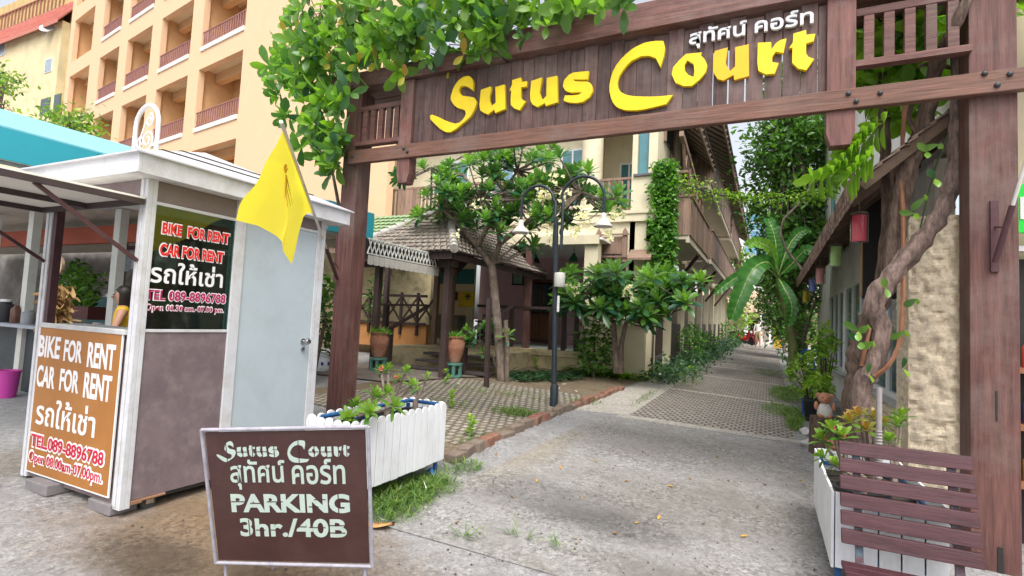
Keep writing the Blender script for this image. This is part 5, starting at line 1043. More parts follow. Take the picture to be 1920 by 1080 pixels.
def lantern(px, py, hpx, col, nm, lb):
    c = at_x(px, py, .95); dep = float((c-EYE)@fw); h = hpx*dep/F0; r = h*.28; c[2] -= 0
    T = thing('hanging_lantern', lb, 'lantern', (c[0], c[1], c[2]-h/2), 'lanterns under the right eave'); k = MB()
    k.lathe((c[0], c[1], c[2]-h/2), [(r*.995, 0), (r, .004), (r, h), (r*.97, h), (r*.97, .004)], 22); k.build('glass_cylinder', glassmat('lantern_glass', (.96, .97, .97), .06, .2) if 'lantern_glass' not in MATS else MATS['lantern_glass'], T, smooth=True)
    k = MB(); k.lathe((c[0], c[1], c[2]-h/2+.01), [(.001, 0), (r*.78, 0), (r*.78, h-.03), (.001, h-.03)], 20); k.build('candle_tube', mat(nm, col, .6, .1, 4), T, smooth=True)
    k = MB(); k.lathe((c[0], c[1], c[2]+h/2), [(r*1.0, 0), (r*.9, .015), (.01, .02)], 20); k.tube([(c[0], c[1], c[2]+h/2), (c[0], c[1], c[2]+h/2+h*.62)], .006, 6); k.lathe((c[0], c[1], c[2]+h/2+h*.62), [(.01, 0), (r*1.1, .01), (r*1.1, .03), (.001, .04)], 16); k.build('hanger', mat('lantern_cap', (.3, .26, .2), .5), T)
lantern(1611, 428, 54, (.85, .1, .16), 'lantern_red', 'red lantern in clear glass, largest under the shingled eave'); lantern(1567, 480, 40, (.5, .75, .25), 'lantern_green', 'pale green lantern in clear glass under the eave'); lantern(1538, 517, 31, (.82, .33, .33), 'lantern_pink', 'pink lantern between the green and the blue lanterns')
lantern(1524, 534, 25, (.2, .25, .7), 'lantern_blue', 'small blue lantern under the far eave'); lantern(1511, 556, 22, (.75, .5, .01), 'lantern_yellow', 'small yellow lantern at the far end of the eave')
p = at_x(1641, 470, 1.3); T = thing('hanging_sign', 'narrow black sign box hanging under the eave behind the vine', 'sign', p); k = MB(); k.box(1.15, 1.55, p[1]-.05, p[1]+.05, at_x(1641, 560, 1.3)[2], at_x(1641, 372, 1.3)[2]); k.build('box', dark, T, bevel=.01); k = MB(); k.box(1.13, 1.149, p[1]-.05, p[1]+.05, at_x(1641, 555, 1.3)[2], at_x(1641, 376, 1.3)[2]); k.build('edge', mat('edge_tan', (.4, .28, .15), .5), T); k = MB(); k.tube([(1.35, p[1], at_x(1641, 372, 1.3)[2]), (1.35, p[1], 3.52)], .01, 6); k.build('hanger', dark, T)
# ---------------------------------------------------------------- planters
def picket_planter(name, label, x0, x1, y0, y1, zb, zt, faces, leg_pts, flat=False):
    T = thing(name, label, 'planter', ((x0+x1)/2, (y0+y1)/2, float(H((x0+x1)/2, (y0+y1)/2)))); blue = mat('planter_blue', (.02, .09, .24), .4, .1)
    wp = mat('picket_white', (.72, .73, .76), .55, .07, 6, .08, (4, 4, .6), (.5, .5, .48), .35, 3)
    def pickets(a, b, n, horizontal_axis, fixed, th, wd):
        k = MB(); m = int(round((b-a)/wd))
        for i in range(m):
            u0, u1 = a+(b-a)*i/m+.005, a+(b-a)*(i+1)/m-.005; um = (u0+u1)/2; dz = random.uniform(-.008, .008); z1 = zt+dz; z0 = zb+random.uniform(-.006, .006); r = .0 if flat else (u1-u0)*.42
            pts = [(u0, z0), (u1, z0), (u1, z1-r), (u0+(u1-u0)*.85, z1-r*.25), (um+.012, z1), (um-.012, z1), (u0+(u1-u0)*.15, z1-r*.25), (u0, z1-r)] if not flat else [(u0, z0), (u1, z0), (u1, z1), (u0, z1)]
            if horizontal_axis == 'y': k.prism([(fixed, u, z) for u, z in pts], [(fixed-th, u, z) for u, z in pts])
            else: k.prism([(u, fixed, z) for u, z in pts], [(u, fixed+th, z) for u, z in pts])
        return k.build('picket_side', wp, T, bevel=.002)
    for f in faces: pickets(*f)
    k = MB(); k.box(x0+.025, x1-.025, y0+.025, y1-.025, zb+.06, zb+.1)
    for z in (zb+.08, zt-.13): 
        k.box(x0+.02, x0+.04, y0+.02, y1-.02, z, z+.03); k.box(x1-.04, x1-.02, y0+.02, y1-.02, z, z+.03); k.box(x0+.041, x1-.041, y0+.02, y0+.04, z, z+.03); k.box(x0+.041, x1-.041, y1-.04, y1-.02, z, z+.03)
    k.build('frame', blue, T)
    for x, y in leg_pts:
        k = MB(); k.tube([(x, y, float(H(x, y))-.01), (x, y, zt-.05)], .022, 10); k.build('leg', blue, T, smooth=True)
    k = MB(); k.box(x0+.045, x1-.045, y0+.045, y1-.045, zb+.101, zb+.34); k.build('soil', mat('soil_dark', (.045, .035, .025), .95, .4, 20, .6), T)
    return T
PL = picket_planter('picket_planter', 'white picket planter with blue frame behind the parking sign', -3.5, -3.0, 3.35, 4.76, .13, .72, [(3.35, 4.76, 0, 'y', -3.0, .018, .108), (3.35, 4.76, 0, 'y', -3.482, .018, .108), (-3.478, -3.02, 0, 'x', 4.742, .018, .1), (-3.478, -3.02, 0, 'x', 3.352, .018, .1)], [(-3.06, 4.69), (-3.44, 4.69), (-3.06, 3.42), (-3.44, 3.42)])
k = MB(); k.tube([(-3.42, 3.45, .70), (-3.42, 4.68, .70), (-3.06, 4.68, .70)], .02, 10); k.build('pipe', MATS['planter_blue'], PL, smooth=True)
PR = picket_planter('board_planter', 'white boarded planter box behind the maroon bench', .42, 1.08, 4.42, 5.98, .0, .51, [(4.42, 5.98, 0, 'y', .438, .018, .12), (.44, 1.08, 0, 'x', 4.42, .018, .13), (4.44, 5.98, 0, 'y', 1.08, .018, .12), (.44, 1.06, 0, 'x', 5.962, .018, .12)], [(.47, 5.9), (1.03, 5.9), (1.03, 4.5), (.47, 4.5)], flat=True)
adgreen = leafmat('leaf_adenium', [(.05, .15, .015), (.14, .3, .025), (.3, .45, .06)])
adred = leafmat('leaf_reddish', [(.12, .22, .03), (.34, .3, .05), (.42, .16, .05)])
flower_w = leafmat('petal_white', [(.75, .7, .5), (.8, .78, .7)], .6, .3); flower_p = leafmat('petal_pink', [(.7, .06, .16), (.75, .25, .3)], .6, .3)
def adenium(base, tops, label, m=None, r=.17, pot_r=.15, flowers=0, nl=15, pot_m=None):
    base = np.array(base, float); T = thing('desert_rose', label, 'plant', base, 'potted desert roses in the planters')
    k = MB(); k.lathe(base, [(.001, 0), (pot_r*.75, 0), (pot_r, .2), (pot_r*1.08, .2), (pot_r*1.08, .23), (pot_r*.95, .23), (pot_r*.93, .18), (.001, .18)], 20); k.build('pot', pot_m or mat('pot_black', (.02, .022, .025), .5), T, smooth=True)
    st = MB(); L_ = Leaves(); c = base+np.array([0, 0, .18]); j = c+np.array([.01, .0, .14]); st.tube([c, j], [.035, .025], 8)
    for t in tops:
        t = np.array(t, float); mid = (j+t)/2+np.array([0, 0, -.03]); st.tube([j, mid, t], [.02, .014, .009], 6); d = t-mid; L_.rosette(t, d/np.linalg.norm(d)+np.array([0, 0, .5]), nl, r*.8, r*.27, 1.15, (0, .8), .25)
    st.build('stem', bark_grey, T, smooth=True); L_.build('foliage', m or adgreen, T)
    if flowers:
        F = Leaves()
        for i in range(flowers): t = np.array(tops[i % len(tops)], float)+[0, 0, .03]; F.rosette(t, (.2, -.5, .8), 5, .05, .035, 1.1, (0, 1), .1)
        F.build('flower', flower_p, T)
zs = .47
Y_ = lambda px, py, y: at_y(px, py, y)
adenium((-3.26, 3.62, .42), [Y_(665, 765, 3.7), Y_(700, 745, 3.65), Y_(735, 765, 3.6), Y_(655, 785, 3.55), Y_(690, 775, 3.5), Y_(720, 740, 3.8)], 'bushy desert rose in the white picket planter nearest the parking sign', pot_r=.16)
adenium((-3.25, 4.1, .42), [Y_(715, 700, 4.2), Y_(745, 715, 4.15), Y_(770, 725, 4.1), Y_(728, 695, 4.3), Y_(760, 700, 4.2)], 'taller desert rose with pale leaves in the middle of the picket planter', r=.14, flowers=2)
adenium((-3.22, 4.5, .42), [Y_(800, 710, 4.5), Y_(783, 735, 4.55)], 'sparse desert rose with a single leafy tip at the far end of the picket planter', r=.13, nl=9)
adenium((.62, 5.55, .12), [Y_(1560, 810, 5.5), Y_(1580, 825, 5.4), Y_(1545, 830, 5.5)], 'green desert rose with a pink bloom by the planter corner', r=.2, flowers=3)
adenium((.85, 5.8, .12), [Y_(1610, 785, 5.7), Y_(1640, 790, 5.7), Y_(1595, 795, 5.6), Y_(1625, 810, 5.6), Y_(1655, 800, 5.8)], 'reddish-leaved desert rose in front of the vine trunk', m=adred, r=.18)
adenium((.93, 5.3, .12), [Y_(1680, 800, 5.5), Y_(1690, 785, 5.6), Y_(1668, 830, 5.4)], 'yellow-green desert rose beside the ringed stake', r=.17)
adenium((.64, 4.75, .26), [Y_(1575, 875, 4.8), Y_(1548, 860, 4.9)], 'small desert rose in a black pot at the near planter corner', r=.15, pot_r=.17)
b = Y_(1648, 838, 5.35); k = MB(); zt_ = Y_(1648, 727, 5.35)[2]; k.tube([(b[0], 5.35, .3), (b[0], 5.35, zt_)], .022, 10)
for i in range(16): k.lathe((b[0], 5.35, .45+i*.025), [(.022, 0), (.028, .006), (.022, .012)], 10)
tag(k.build('garden_stake', mat('stake_grey', (.26, .235, .23), .7, .2), None, origin=(b[0], 5.35, .3), smooth=True), 'grey ringed stake standing in the board planter', 'stake')
# ---------------------------------------------------------------- bench
def bench():
    T = thing('bench', 'short maroon slatted bench in front of the right gate post', 'bench', (.83, 3.95, -.2)); m = mat('bench_maroon', (.052, .017, .022), .5, .35, 4, .25, (.7, 7, 7), (.085, .035, .042), .4, 5, spec=.3)
    for i in range(6):
        f0 = i/6; zt_, zb_ = .875-.107*i, .875-.107*i-.084
        y_ = lambda z: 4.12+.26*(z-.13)/.75
        k = MB(); k.prism([(.455, y_(zb_), zb_), (1.185, y_(zb_), zb_), (1.185, y_(zt_), zt_), (.455, y_(zt_), zt_)], [(.455, y_(zb_)+.028, zb_), (1.185, y_(zb_)+.028, zb_), (1.185, y_(zt_)+.028, zt_), (.455, y_(zt_)+.028, zt_)]); k.build('back_slat', m, T, bevel=.005)
    for i in range(5):
        y = 4.05-.105*i; k = MB(); k.box(.44, 1.22, y-.085, y, .16+.004*i, .19+.004*i); k.build('seat_slat', m, T, bevel=.005)
    steel = mat('bench_frame', (.09, .045, .055), .45, .3, 12, .05, stain=(.1, .3, .4), stain_amt=.5, stain_scale=14)
    for x in (.56, 1.08):
        k = MB(); k.bar((x, 4.17, .0), (x, 4.42, .86), .045, .03); k.build('back_frame', steel, T)
        k = MB(); k.box(x-.02, x+.02, 3.56, 4.16, .125, .158); k.build('seat_frame', steel, T)
        for y in (3.6, 4.13): k = MB(); k.box(x-.021, x+.021, y-.02, y+.02, float(H(x, y)), .124); k.build('leg', steel, T)
bench()
# ---------------------------------------------------------------- clay figures, pots and clutter by the right wall
clay = mat('figure_clay', (.48, .22, .13), .7, .15, 8, .1); dress = mat('figure_white', (.62, .6, .55), .8, .1, 6)
def bear(c, s, label, tilt=0.):
    T = thing('clay_figure', label, 'figurine', c, 'clay figures by the stump'); c = np.array(c, float); A = lambda x, y, z: c+s*np.array([x, y, z])
    def ball(k, p, r, n=14): k.ball(p, np.array(r)*s, n)
    k = MB(); k.lathe(c, [(.001, 0), (.2*s, 0), (.24*s, .08*s), (.22*s, .3*s), (.14*s, .44*s), (.001, .46*s)], 18); k.build('body', dress, T, smooth=True)
    k = MB(); ball(k, A(0, 0, .62), (.22, .2, .2)); ball(k, A(-.2, .02, .72), (.075, .05, .075)); ball(k, A(.2, .02, .72), (.075, .05, .075)); ball(k, A(0, -.18, .57), (.1, .08, .075)); ball(k, A(-.26, -.04, .36), (.07, .08, .15)); ball(k, A(.26, -.04, .36), (.07, .08, .15)); ball(k, A(-.12, -.12, .04), (.1, .15, .08)); ball(k, A(.12, -.12, .04), (.1, .15, .08)); k.build('head_and_limbs', clay, T, smooth=True)
    for x, y, z, r in ((-.08, -.185, .66, .02), (.08, -.185, .66, .02), (0, -.26, .6, .025)): k = MB(); ball(k, A(x, y, z), (r, r, r), 8); k.build('eye' if z > .65 else 'nose', dark, T)
p = Y_(1546, 802, 8.9); stump_top = Y_(1546, 782, 8.9)[2]
k = MB(); k.lathe((p[0], 8.9, float(H(p[0], 8.9))), [(.001, 0), (.2, 0), (.19, stump_top-float(H(p[0], 8.9))), (.001, stump_top-float(H(p[0], 8.9))+.005)], 16); tag(k.build('tree_stump', bark, None, origin=(p[0], 8.9, float(H(p[0], 8.9)))), 'sawn log stump carrying a clay bear figure', 'stump')
bear((p[0], 8.9, stump_top+.005), .42, 'clay bear in a white dress sitting on the log stump'); q = Y_(1566, 803, 8.5); bear((q[0], 8.5, float(H(q[0], 8.5))), .36, 'smaller clay figure on the ground in front of the stump')
b = at_g(1523, 790); T = pot('flower_pot', 'tall black plastic pot beside the clay bear', b, .16, .42, mat('pot_black'), 'pot')
b2 = at_g(1508, 782); k = MB(); k.tube([b2, b2+np.array([0, 0, .34])], .05, 10); k.lathe(b2+np.array([0, 0, .34]), [(.06, 0), (.07, .03), (.001, .05)], 12); tag(k.build('blue_bottle', mat('cobalt'), None, origin=b2, smooth=True), 'small blue bottle standing left of the black pot', 'bottle')
b = at_g(1487, 716); box_thing('storage_box', 'pale box half hidden under the shrubs at the lane edge', 'box', [(b[0], b[0]+.6, b[1], b[1]+.5, b[2], b[2]+.42)], mat('box_beige', (.55, .48, .38), .7), b, bv=.01)
def trike():
    b = at_g(1503, 712); c = np.array([b[0]+.3, b[1]-1.0, b[2]+.35]); T = thing('tricycle', 'blue metal frame of a small tricycle among the bright shrubs', 'tricycle', b); k = MB(); m = mat('bike_blue', (.02, .12, .5), .35)
    k.tube([c+[-.35, 0, .55], c+[-.3, 0, .62], c+[.15, 0, .62], c+[.22, 0, .5], c+[.35, 0, 0]], .035, 8); k.tube([c+[-.1, 0, .6], c+[.0, 0, .05]], .035, 8); k.tube([c+[-.35, 0, .55], c+[-.36, 0, .35]], .035, 8); k.build('frame', m, T, smooth=True)
    for x in (-.05, .4): k = MB(); k.lathe(c+[x, 0, -.1], [(.13, -.03), (.19, -.03), (.2, 0), (.19, .03), (.13, .03)], 18, axis='y'); k.build('wheel', mat('rubber'), T, smooth=True)
    k = MB(); k.tube([c+[.42, 0, .55], c+[.55, 0, .5], c+[.62, 0, .3]], .05, 8); k.build('grip', mat('grip_pink', (.65, .12, .3), .5), T, smooth=True)
trike()
# shop front visible past the right gate post
def shelf():
    x0, x1 = Y_(1908, 500, 6.2)[0], 3.4; T = thing('shop_display', 'open shop shelves with a green sign past the right gate post', 'shelf', (2.6, 6.3, -.2))
    k = MB(); k.box(x0-.05, x1, 6.3, 6.4, 2.45, 2.5); z1, z0 = Y_(1915, 345, 6.2)[2], Y_(1915, 436, 6.2)[2]; k.build('frame', white_paint, T); k = MB(); k.box(x0-.02, x1, 6.2, 6.24, z0, z1); s_ = k.build('sign_panel', mat('sign_bright_green', (.01, .65, .05), .4, .05), T)
    k = MB(); k.box(x0+.02, x1, 6.192, 6.199, z0+.12, z1-.12); k.build('band', white_paint, s_)
    k = MB()
    for z in (.35, .85, 1.35): k.box(x0-.05, x1, 6.2, 6.5, z, z+.05)
    k.box(x0-.05, x0, 6.2, 6.5, -.2, 2.4); k.build('shelf', mat('shelf_brown', (.28, .11, .05), .5, .2), T); k = MB(); k.box(x0, x1, 6.5, 6.53, -.2, 2.4); k.build('back_panel', dark, T)
    for i, (z, c) in enumerate(((1.4, (.6, .12, .08)), (.9, (.05, .1, .3)), (.4, (.55, .4, .05)), (1.4, (.1, .3, .1)))):
        k = MB(); x = x0+.03+.22*(i//3); k.lathe((x+.1, 6.32, z+.002), [(.001, 0), (.07, 0), (.07, .18), (.04, .22), (.03, .26), (.001, .26)], 12); k.build('bottle', mat(f'goods_{i}', c, .35), T, smooth=True)
shelf()
# ---------------------------------------------------------------- plants
lm_vine = leafmat('leaf_vine', [(.02, .085, .04), (.035, .15, .045), (.1, .3, .03), (.28, .5, .04)], .32, .35)
lm_fr = leafmat('leaf_frangipani', [(.018, .09, .05), (.035, .15, .055), (.09, .28, .05), (.28, .52, .06)], .33, .3)
lm_dark = leafmat('leaf_dark', [(.01, .045, .016), (.025, .1, .025), (.06, .2, .03), (.15, .34, .05)], .4, .3)
lm_hedge = leafmat('leaf_hedge', [(.015, .06, .03), (.04, .13, .05), (.1, .2, .09)], .4, .2)
lm_bright = leafmat('leaf_bright', [(.06, .18, .015), (.16, .36, .03), (.34, .52, .06)], .45, .35)
lm_ivy = leafmat('leaf_ivy', [(.02, .09, .012), (.06, .2, .02), (.15, .36, .04)], .45, .3)
lm_grass = leafmat('blade_grass', [(.03, .11, .012), (.09, .22, .025), (.2, .3, .06)], .6, .25)
def px_cloud(blobs, y0, dy):
    out = []
    for bx, by, rx, ry, n in blobs:
        for x, y in disc(bx, by, rx, ry, n): out.append(at_y(x, y, y0+rng.uniform(-dy, dy)))
    return np.array(out)
# --- vine over the left half of the gate
def vine_left():
    T = thing('climbing_vine', 'large-leaved green vine climbing over the left half of the gate beam', 'vine', (-5.75, 6.0, .1))
    st = MB(); P = lambda x, y, Y_: at_y(x, y, Y_)
    st.tube([(-5.8, 6.1, .1), (-5.78, 6.12, 2.5), P(625, 330, 5.9), P(603, 240, 5.8), P(598, 170, 5.8), P(620, 100, 5.9), P(680, 60, 6.0)], [.04, .035, .022, .018, .02, .02, .02], 8)
    st.tube([P(598, 170, 5.8), P(560, 120, 5.6), P(530, 75, 5.5)], [.016, .011, .006], 6); st.tube([P(680, 60, 6.0), P(760, 40, 6), P(860, 30, 6), P(980, 25, 6), P(1100, 5, 6)], [.02, .018, .016, .013, .01], 6); st.tube([P(760, 40, 6), P(770, -20, 5.9), P(800, -60, 5.9)], [.013, .01, .007], 6); st.tube([P(620, 100, 5.9), P(600, 40, 5.7), P(575, 0, 5.6)], [.014, .01, .006], 6)
    for _ in range(60):
        a = P(random.uniform(540, 1000), random.uniform(20, 130), random.uniform(5.6, 6.3)); st.tube([a, a+np.array([random.uniform(-.3, .3), random.uniform(-.2, .2), random.uniform(-.05, .2)]), a+np.array([random.uniform(-.5, .5), random.uniform(-.3, .3), random.uniform(-.2, .25)])], [.009, .007, .004], 5)
    st.build('stem', bark_grey, T, smooth=True)
    L_ = Leaves()
    blobs = [(600, 90, 90, 80, 20), (700, 80, 100, 55, 18), (820, 75, 110, 50, 15), (630, 230, 30, 100, 13), (600, 230, 50, 80, 9), (950, 40, 110, 40, 14), (1100, 10, 110, 22, 10), (560, 75, 55, 60, 18), (640, 60, 80, 60, 30), (720, 60, 80, 55, 26), (800, 60, 80, 55, 22), (880, 45, 70, 45, 16), (560, 140, 60, 45, 16), (620, 160, 35, 60, 14), (600, 240, 45, 60, 14), (640, 240, 20, 70, 9), (620, 300, 30, 35, 9), (545, 150, 35, 40, 8), (960, 30, 70, 32, 13), (1040, 18, 70, 24, 9), (1120, 5, 60, 18, 6), (700, -30, 150, 50, 30), (900, -30, 130, 40, 20), (740, 110, 40, 30, 5), (530, 220, 16, 14, 3)]
    for bx, by, rx, ry, n in blobs:
        for x, y in disc(bx, by, rx, ry, n):
            c = at_y(x, y, random.choice([random.uniform(5.15, 5.5), random.uniform(5.4, 6.3)])); ax = np.array([random.uniform(-.6, .5), random.uniform(-.9, -.1), random.uniform(-.7, .5)])
            t_ = random.random(); L_.rosette(c, ax, random.randint(5, 8), (lz := random.uniform(.17, .36)), lz*random.uniform(.38, .5), 1.2, (t_*.5, min(1, t_*.6+random.uniform(.2, .5))), random.uniform(.15, .45))
    L_.build('foliage', lm_vine, T); D = Leaves()
    for _ in range(26): D.rosette(P(random.uniform(530, 1000), random.uniform(10, 150), random.uniform(5.2, 5.8)), (random.uniform(-.5, .5), -.6, -.6), 2, random.uniform(.15, .26), .09, 1.2, (0, 1), .4)
    D = D.build('withered_leaf', leafmat('leaf_withered', [(.3, .16, .03), (.5, .36, .04), (.42, .45, .05)], .6, .35), T); D['kind'] = 'stuff'
vine_left()
# --- vine trunks and leaves by the right post
def vine_right():
    base = at_y(1600, 790, 6.2); T = thing('gnarled_vine', 'thick gnarled vine with twisted trunks beside the right gate post', 'vine', (base[0], 6.2, float(H(base[0], 6.2))))
    P = lambda x, y, Y_=6.2: at_y(x, y, Y_); g = np.array([base[0]-.02, 6.25, float(H(base[0], 6.2))-.05])
    def limb(name, pts, rad, m, n=12):
        # knotted limb: resampled with swellings and ridges
        pts = [np.array(p) for p in pts]; q = []; rr = []
        for i in range(len(pts)-1):
            p0, p1, p2, p3 = pts[max(i-1, 0)], pts[i], pts[i+1], pts[min(i+2, len(pts)-1)]
            for s_ in range(6):
                t = s_/6; q.append(.5*((2*p1)+(-p0+p2)*t+(2*p0-5*p1+4*p2-p3)*t*t+(-p0+3*p1-3*p2+p3)*t**3)); rr.append((rad[i]*(1-t)+rad[i+1]*t)*(1+.10*math.sin(len(q)*1.9)+random.uniform(-.07, .07)))
        q.append(pts[-1]); rr.append(rad[-1]); rr = [r_*(.72 if n > 12 else .62) for r_ in rr]; k = MB(); k.tube(q, rr, n); v = np.array(k.v); rings = len(q); v = v.reshape(rings, n, 3); cen = v.mean(1, keepdims=True); ang = np.arange(n)
        tw = np.arange(rings)[:, None]*.22; mod = 1+.11*np.sin(ang[None]*2*PI/n*3+tw)+.06*np.sin(ang[None]*2*PI/n*5-tw*1.7)+rng.normal(0, .035, (rings, n)); v = cen+(v-cen)*mod[..., None]; k.v = [tuple(p) for p in v.reshape(-1, 3)]; return k.build(name, m, T, smooth=True)
    limb('trunk', [g, P(1600, 760, 6.25), P(1606, 700, 6.25), P(1612, 650, 6.22), P(1640, 590, 6.2), P(1664, 530, 6.15), P(1678, 440, 6.15), P(1690, 370, 6.15), P(1706, 310, 6.1), P(1727, 255, 6.05), P(1742, 190, 6.0), P(1755, 120, 5.85), P(1795, 40, 5.6), P(1830, -40, 5.6)], [.16, .14, .125, .12, .12, .11, .115, .105, .10, .105, .09, .075, .06, .05], bark, 20)
    limb('trunk', [g+[.1, -.02, 0], P(1612, 745, 6.05), P(1635, 690, 6.0), P(1655, 620, 6.0), P(1640, 570, 5.95), P(1680, 508, 5.95), P(1728, 450, 5.95), P(1765, 395, 5.95), P(1786, 335, 5.95), P(1792, 260, 5.95), P(1793, 195, 5.92), P(1790, 100, 5.95), P(1780, 0, 6.1)], [.13, .12, .115, .105, .115, .115, .105, .1, .085, .072, .06, .045, .04], mat('bark_mauve', (.2, .14, .12), .95, .7, 6, 1.0, (5, 5, .9), (.085, .06, .048), .8, 6), 20)
    limb('trunk', [P(1640, 600, 6.35), P(1650, 520, 6.4), P(1664, 420, 6.4), P(1664, 330, 6.4), P(1657, 250, 6.4), P(1652, 180, 6.3), P(1650, 60, 6.3)], [.08, .08, .085, .085, .09, .085, .08], bark)
    limb('shoot', [P(1640, 705, 5.95), P(1665, 685, 5.9), P(1685, 645, 5.9), P(1693, 580, 5.9), P(1694, 450, 6.0), P(1690, 330, 6.1), P(1693, 250, 6.1), P(1698, 190, 6.1)], [.03, .034, .034, .032, .03, .032, .03, .03], mat('bark_red', (.24, .11, .06), .7, .25, 6, .3), 10)
    limb('shoot', [P(1615, 685, 5.95), P(1622, 655, 5.9), P(1632, 615, 5.9)], [.025, .028, .02], MATS['bark_red'], 8)
    limb('shoot', [P(1725, 258, 6.0), P(1705, 225, 6.1), P(1712, 190, 6.1)], [.04, .035, .03], bark, 8); limb('shoot', [P(1800, 130, 6), P(1740, 120, 6.0), P(1720, 128, 6.0)], [.03, .028, .015], bark, 8)
    limb('shoot', [P(1793, 200, 5.95), P(1750, 330, 6.3), P(1720, 450, 6.4)], [.014, .013, .01], mat('shoot_green', (.06, .1, .03), .6), 6)
    L_ = Leaves()
    for bx, by, rx, ry, n in [(1640, 150, 50, 80, 22), (1720, 130, 60, 90, 20), (1650, 130, 60, 60, 16), (1700, 40, 90, 50, 20), (1740, 120, 50, 60, 10), (1640, 30, 40, 40, 10), (1780, 60, 40, 60, 10), (1690, 190, 40, 30, 6), (1640, -40, 120, 40, 14), (1900, 20, 30, 30, 6)]:
        for x, y in disc(bx, by, rx, ry, n): L_.rosette(at_y(x, y, random.uniform(6.2, 7.2)), (random.uniform(-.6, .6), random.uniform(-.8, 0), random.uniform(-.5, .7)), 7, .34, .14, 1.15, (.45, 1), .25)
    for (a, b) in (((1660, 230), (1600, 280)), ((1625, 265), (1565, 325)), ((1600, 300), (1530, 335)), ((1640, 250), (1590, 310)), ((1640, 290), (1600, 330))):
        for t in np.linspace(0, 1, 6): L_.rosette(at_y(a[0]+(b[0]-a[0])*t, a[1]+(b[1]-a[1])*t, 5.75), (-.7, -.3, -.25), 4, .24, .085, 1.0, (.55, 1), .35)
    for x, y in ((1738, 285), (1760, 270), (1752, 335), (1735, 370), (1715, 400), (1630, 610), (1640, 640), (1610, 620), (1660, 540), (1720, 560), (1700, 620), (1690, 690), (1615, 640), (1625, 700)): L_.rosette(at_y(x, y, 5.8), (random.uniform(-.5, .5), -.6, -.2), 2, .15, .07, 1.1, (0, .9), .3)
    L_.build('foliage', lm_vine, T)
vine_right()
# --- frangipani tree in the court
def frangipani(name, label, base, limbs, blobs, Y0, dY, leafL, nl, flowers, trunk_r, tone=(.0, 1.), group=None, per=1.):
    T = thing(name, label, 'tree', base, group); st = MB()
    for pts, r0, r1 in limbs: 
        n = len(pts); st.tube(pts, [r0+(r1-r0)*i/(n-1) for i in range(n)], 10)
    L_ = Leaves(); F = Leaves(); ends = [np.array(l[0][-1]) for l in limbs]
    for bx, by, rx, ry, n in blobs:
        for x, y in disc(bx, by, rx, ry, n):
            c = at_y(x, y, Y0+random.uniform(-dY, dY)); e = min(ends, key=lambda q: np.linalg.norm(q-c)); d = c-e; dn = np.linalg.norm(d)
            if dn > .05: st.tube([e, (e+c)/2-np.array([0, 0, .05]), c], [.028, .022, .016], 5)
            ax = np.array([d[0]*.5, d[1]*.5-.15, abs(d[2])*.3+.55]); L_.rosette(c, ax, nl, leafL*random.uniform(.85, 1.1), leafL*.27, 1.0+random.uniform(-.1, .35), (tone[0], random.uniform(.45, 1)*tone[1]), .3)
    st.build('trunk', bark_grey, T, smooth=True); L_.build('crown', lm_fr, T)
    for x, y, n in flowers:
        for _ in range(n): c = at_y(x+random.uniform(-13, 13), y+random.uniform(-12, 12), Y0-dY*.9+random.uniform(-.2, .2)); F.rosette(c, (random.uniform(-.5, .5), -.8, .4), 5, .075, .055, 1.0, (0, 1), .1)
    if F.p: F.build('flower', flower_w, T)
    return T
P = lambda x, y, Y_: at_y(x, y, Y_)
tb = P(943, 718, 10.8)
frangipani('frangipani_tree', 'frangipani tree with white blossom clusters in front of the porch', tb,
    [([tb-[0, 0, .1], P(936, 640, 10.8), P(928, 560, 10.8), P(922, 495, 10.8)], .12, .09), ([P(922, 500, 10.8), P(890, 455, 10.8), P(862, 425, 10.6), P(830, 390, 10.4)], .075, .04), ([P(922, 500, 10.8), P(938, 455, 10.9), P(930, 410, 10.9), P(945, 360, 11)], .075, .04), ([P(895, 462, 10.8), P(915, 425, 10.5), P(900, 370, 10.3)], .07, .04), ([P(938, 455, 10.9), P(985, 420, 10.7), P(1030, 380, 10.5), P(1090, 360, 10.4)], .07, .03), ([P(930, 410, 10.9), P(870, 330, 11.2), P(810, 315, 11)], .05, .03), ([P(945, 360, 11), P(970, 320, 11)], .05, .03), ([tb+[.12, -.05, -.1], P(952, 660, 10.7), P(948, 600, 10.7)], .06, .05)],
    [(830, 385, 40, 45, 11), (880, 345, 60, 45, 13), (940, 360, 60, 60, 14), (880, 410, 60, 35, 11), (900, 390, 70, 40, 12), (820, 355, 40, 40, 5), (1010, 385, 50, 40, 6), (960, 420, 45, 35, 8), (1010, 340, 40, 45, 9), (990, 290, 50, 22, 7), (900, 300, 60, 20, 7), (800, 400, 18, 22, 3), (930, 315, 30, 25, 5), (1090, 360, 35, 40, 8), (1150, 400, 40, 35, 5), (1060, 330, 35, 35, 4), (1050, 400, 35, 30, 6), (820, 330, 30, 22, 4), (975, 470, 30, 12, 2), (760, 320, 22, 20, 3)],
    10.9, .9, .4, 19, [(1160, 400, 20), (1140, 440, 14), (1060, 370, 16), (850, 440, 8), (1020, 365, 26), (1040, 425, 16), (1035, 450, 10), (1090, 400, 14), (1100, 420, 10), (900, 385, 10), (1075, 440, 12), (1045, 340, 10)], .15)
bb = P(1157, 692, 13.0)
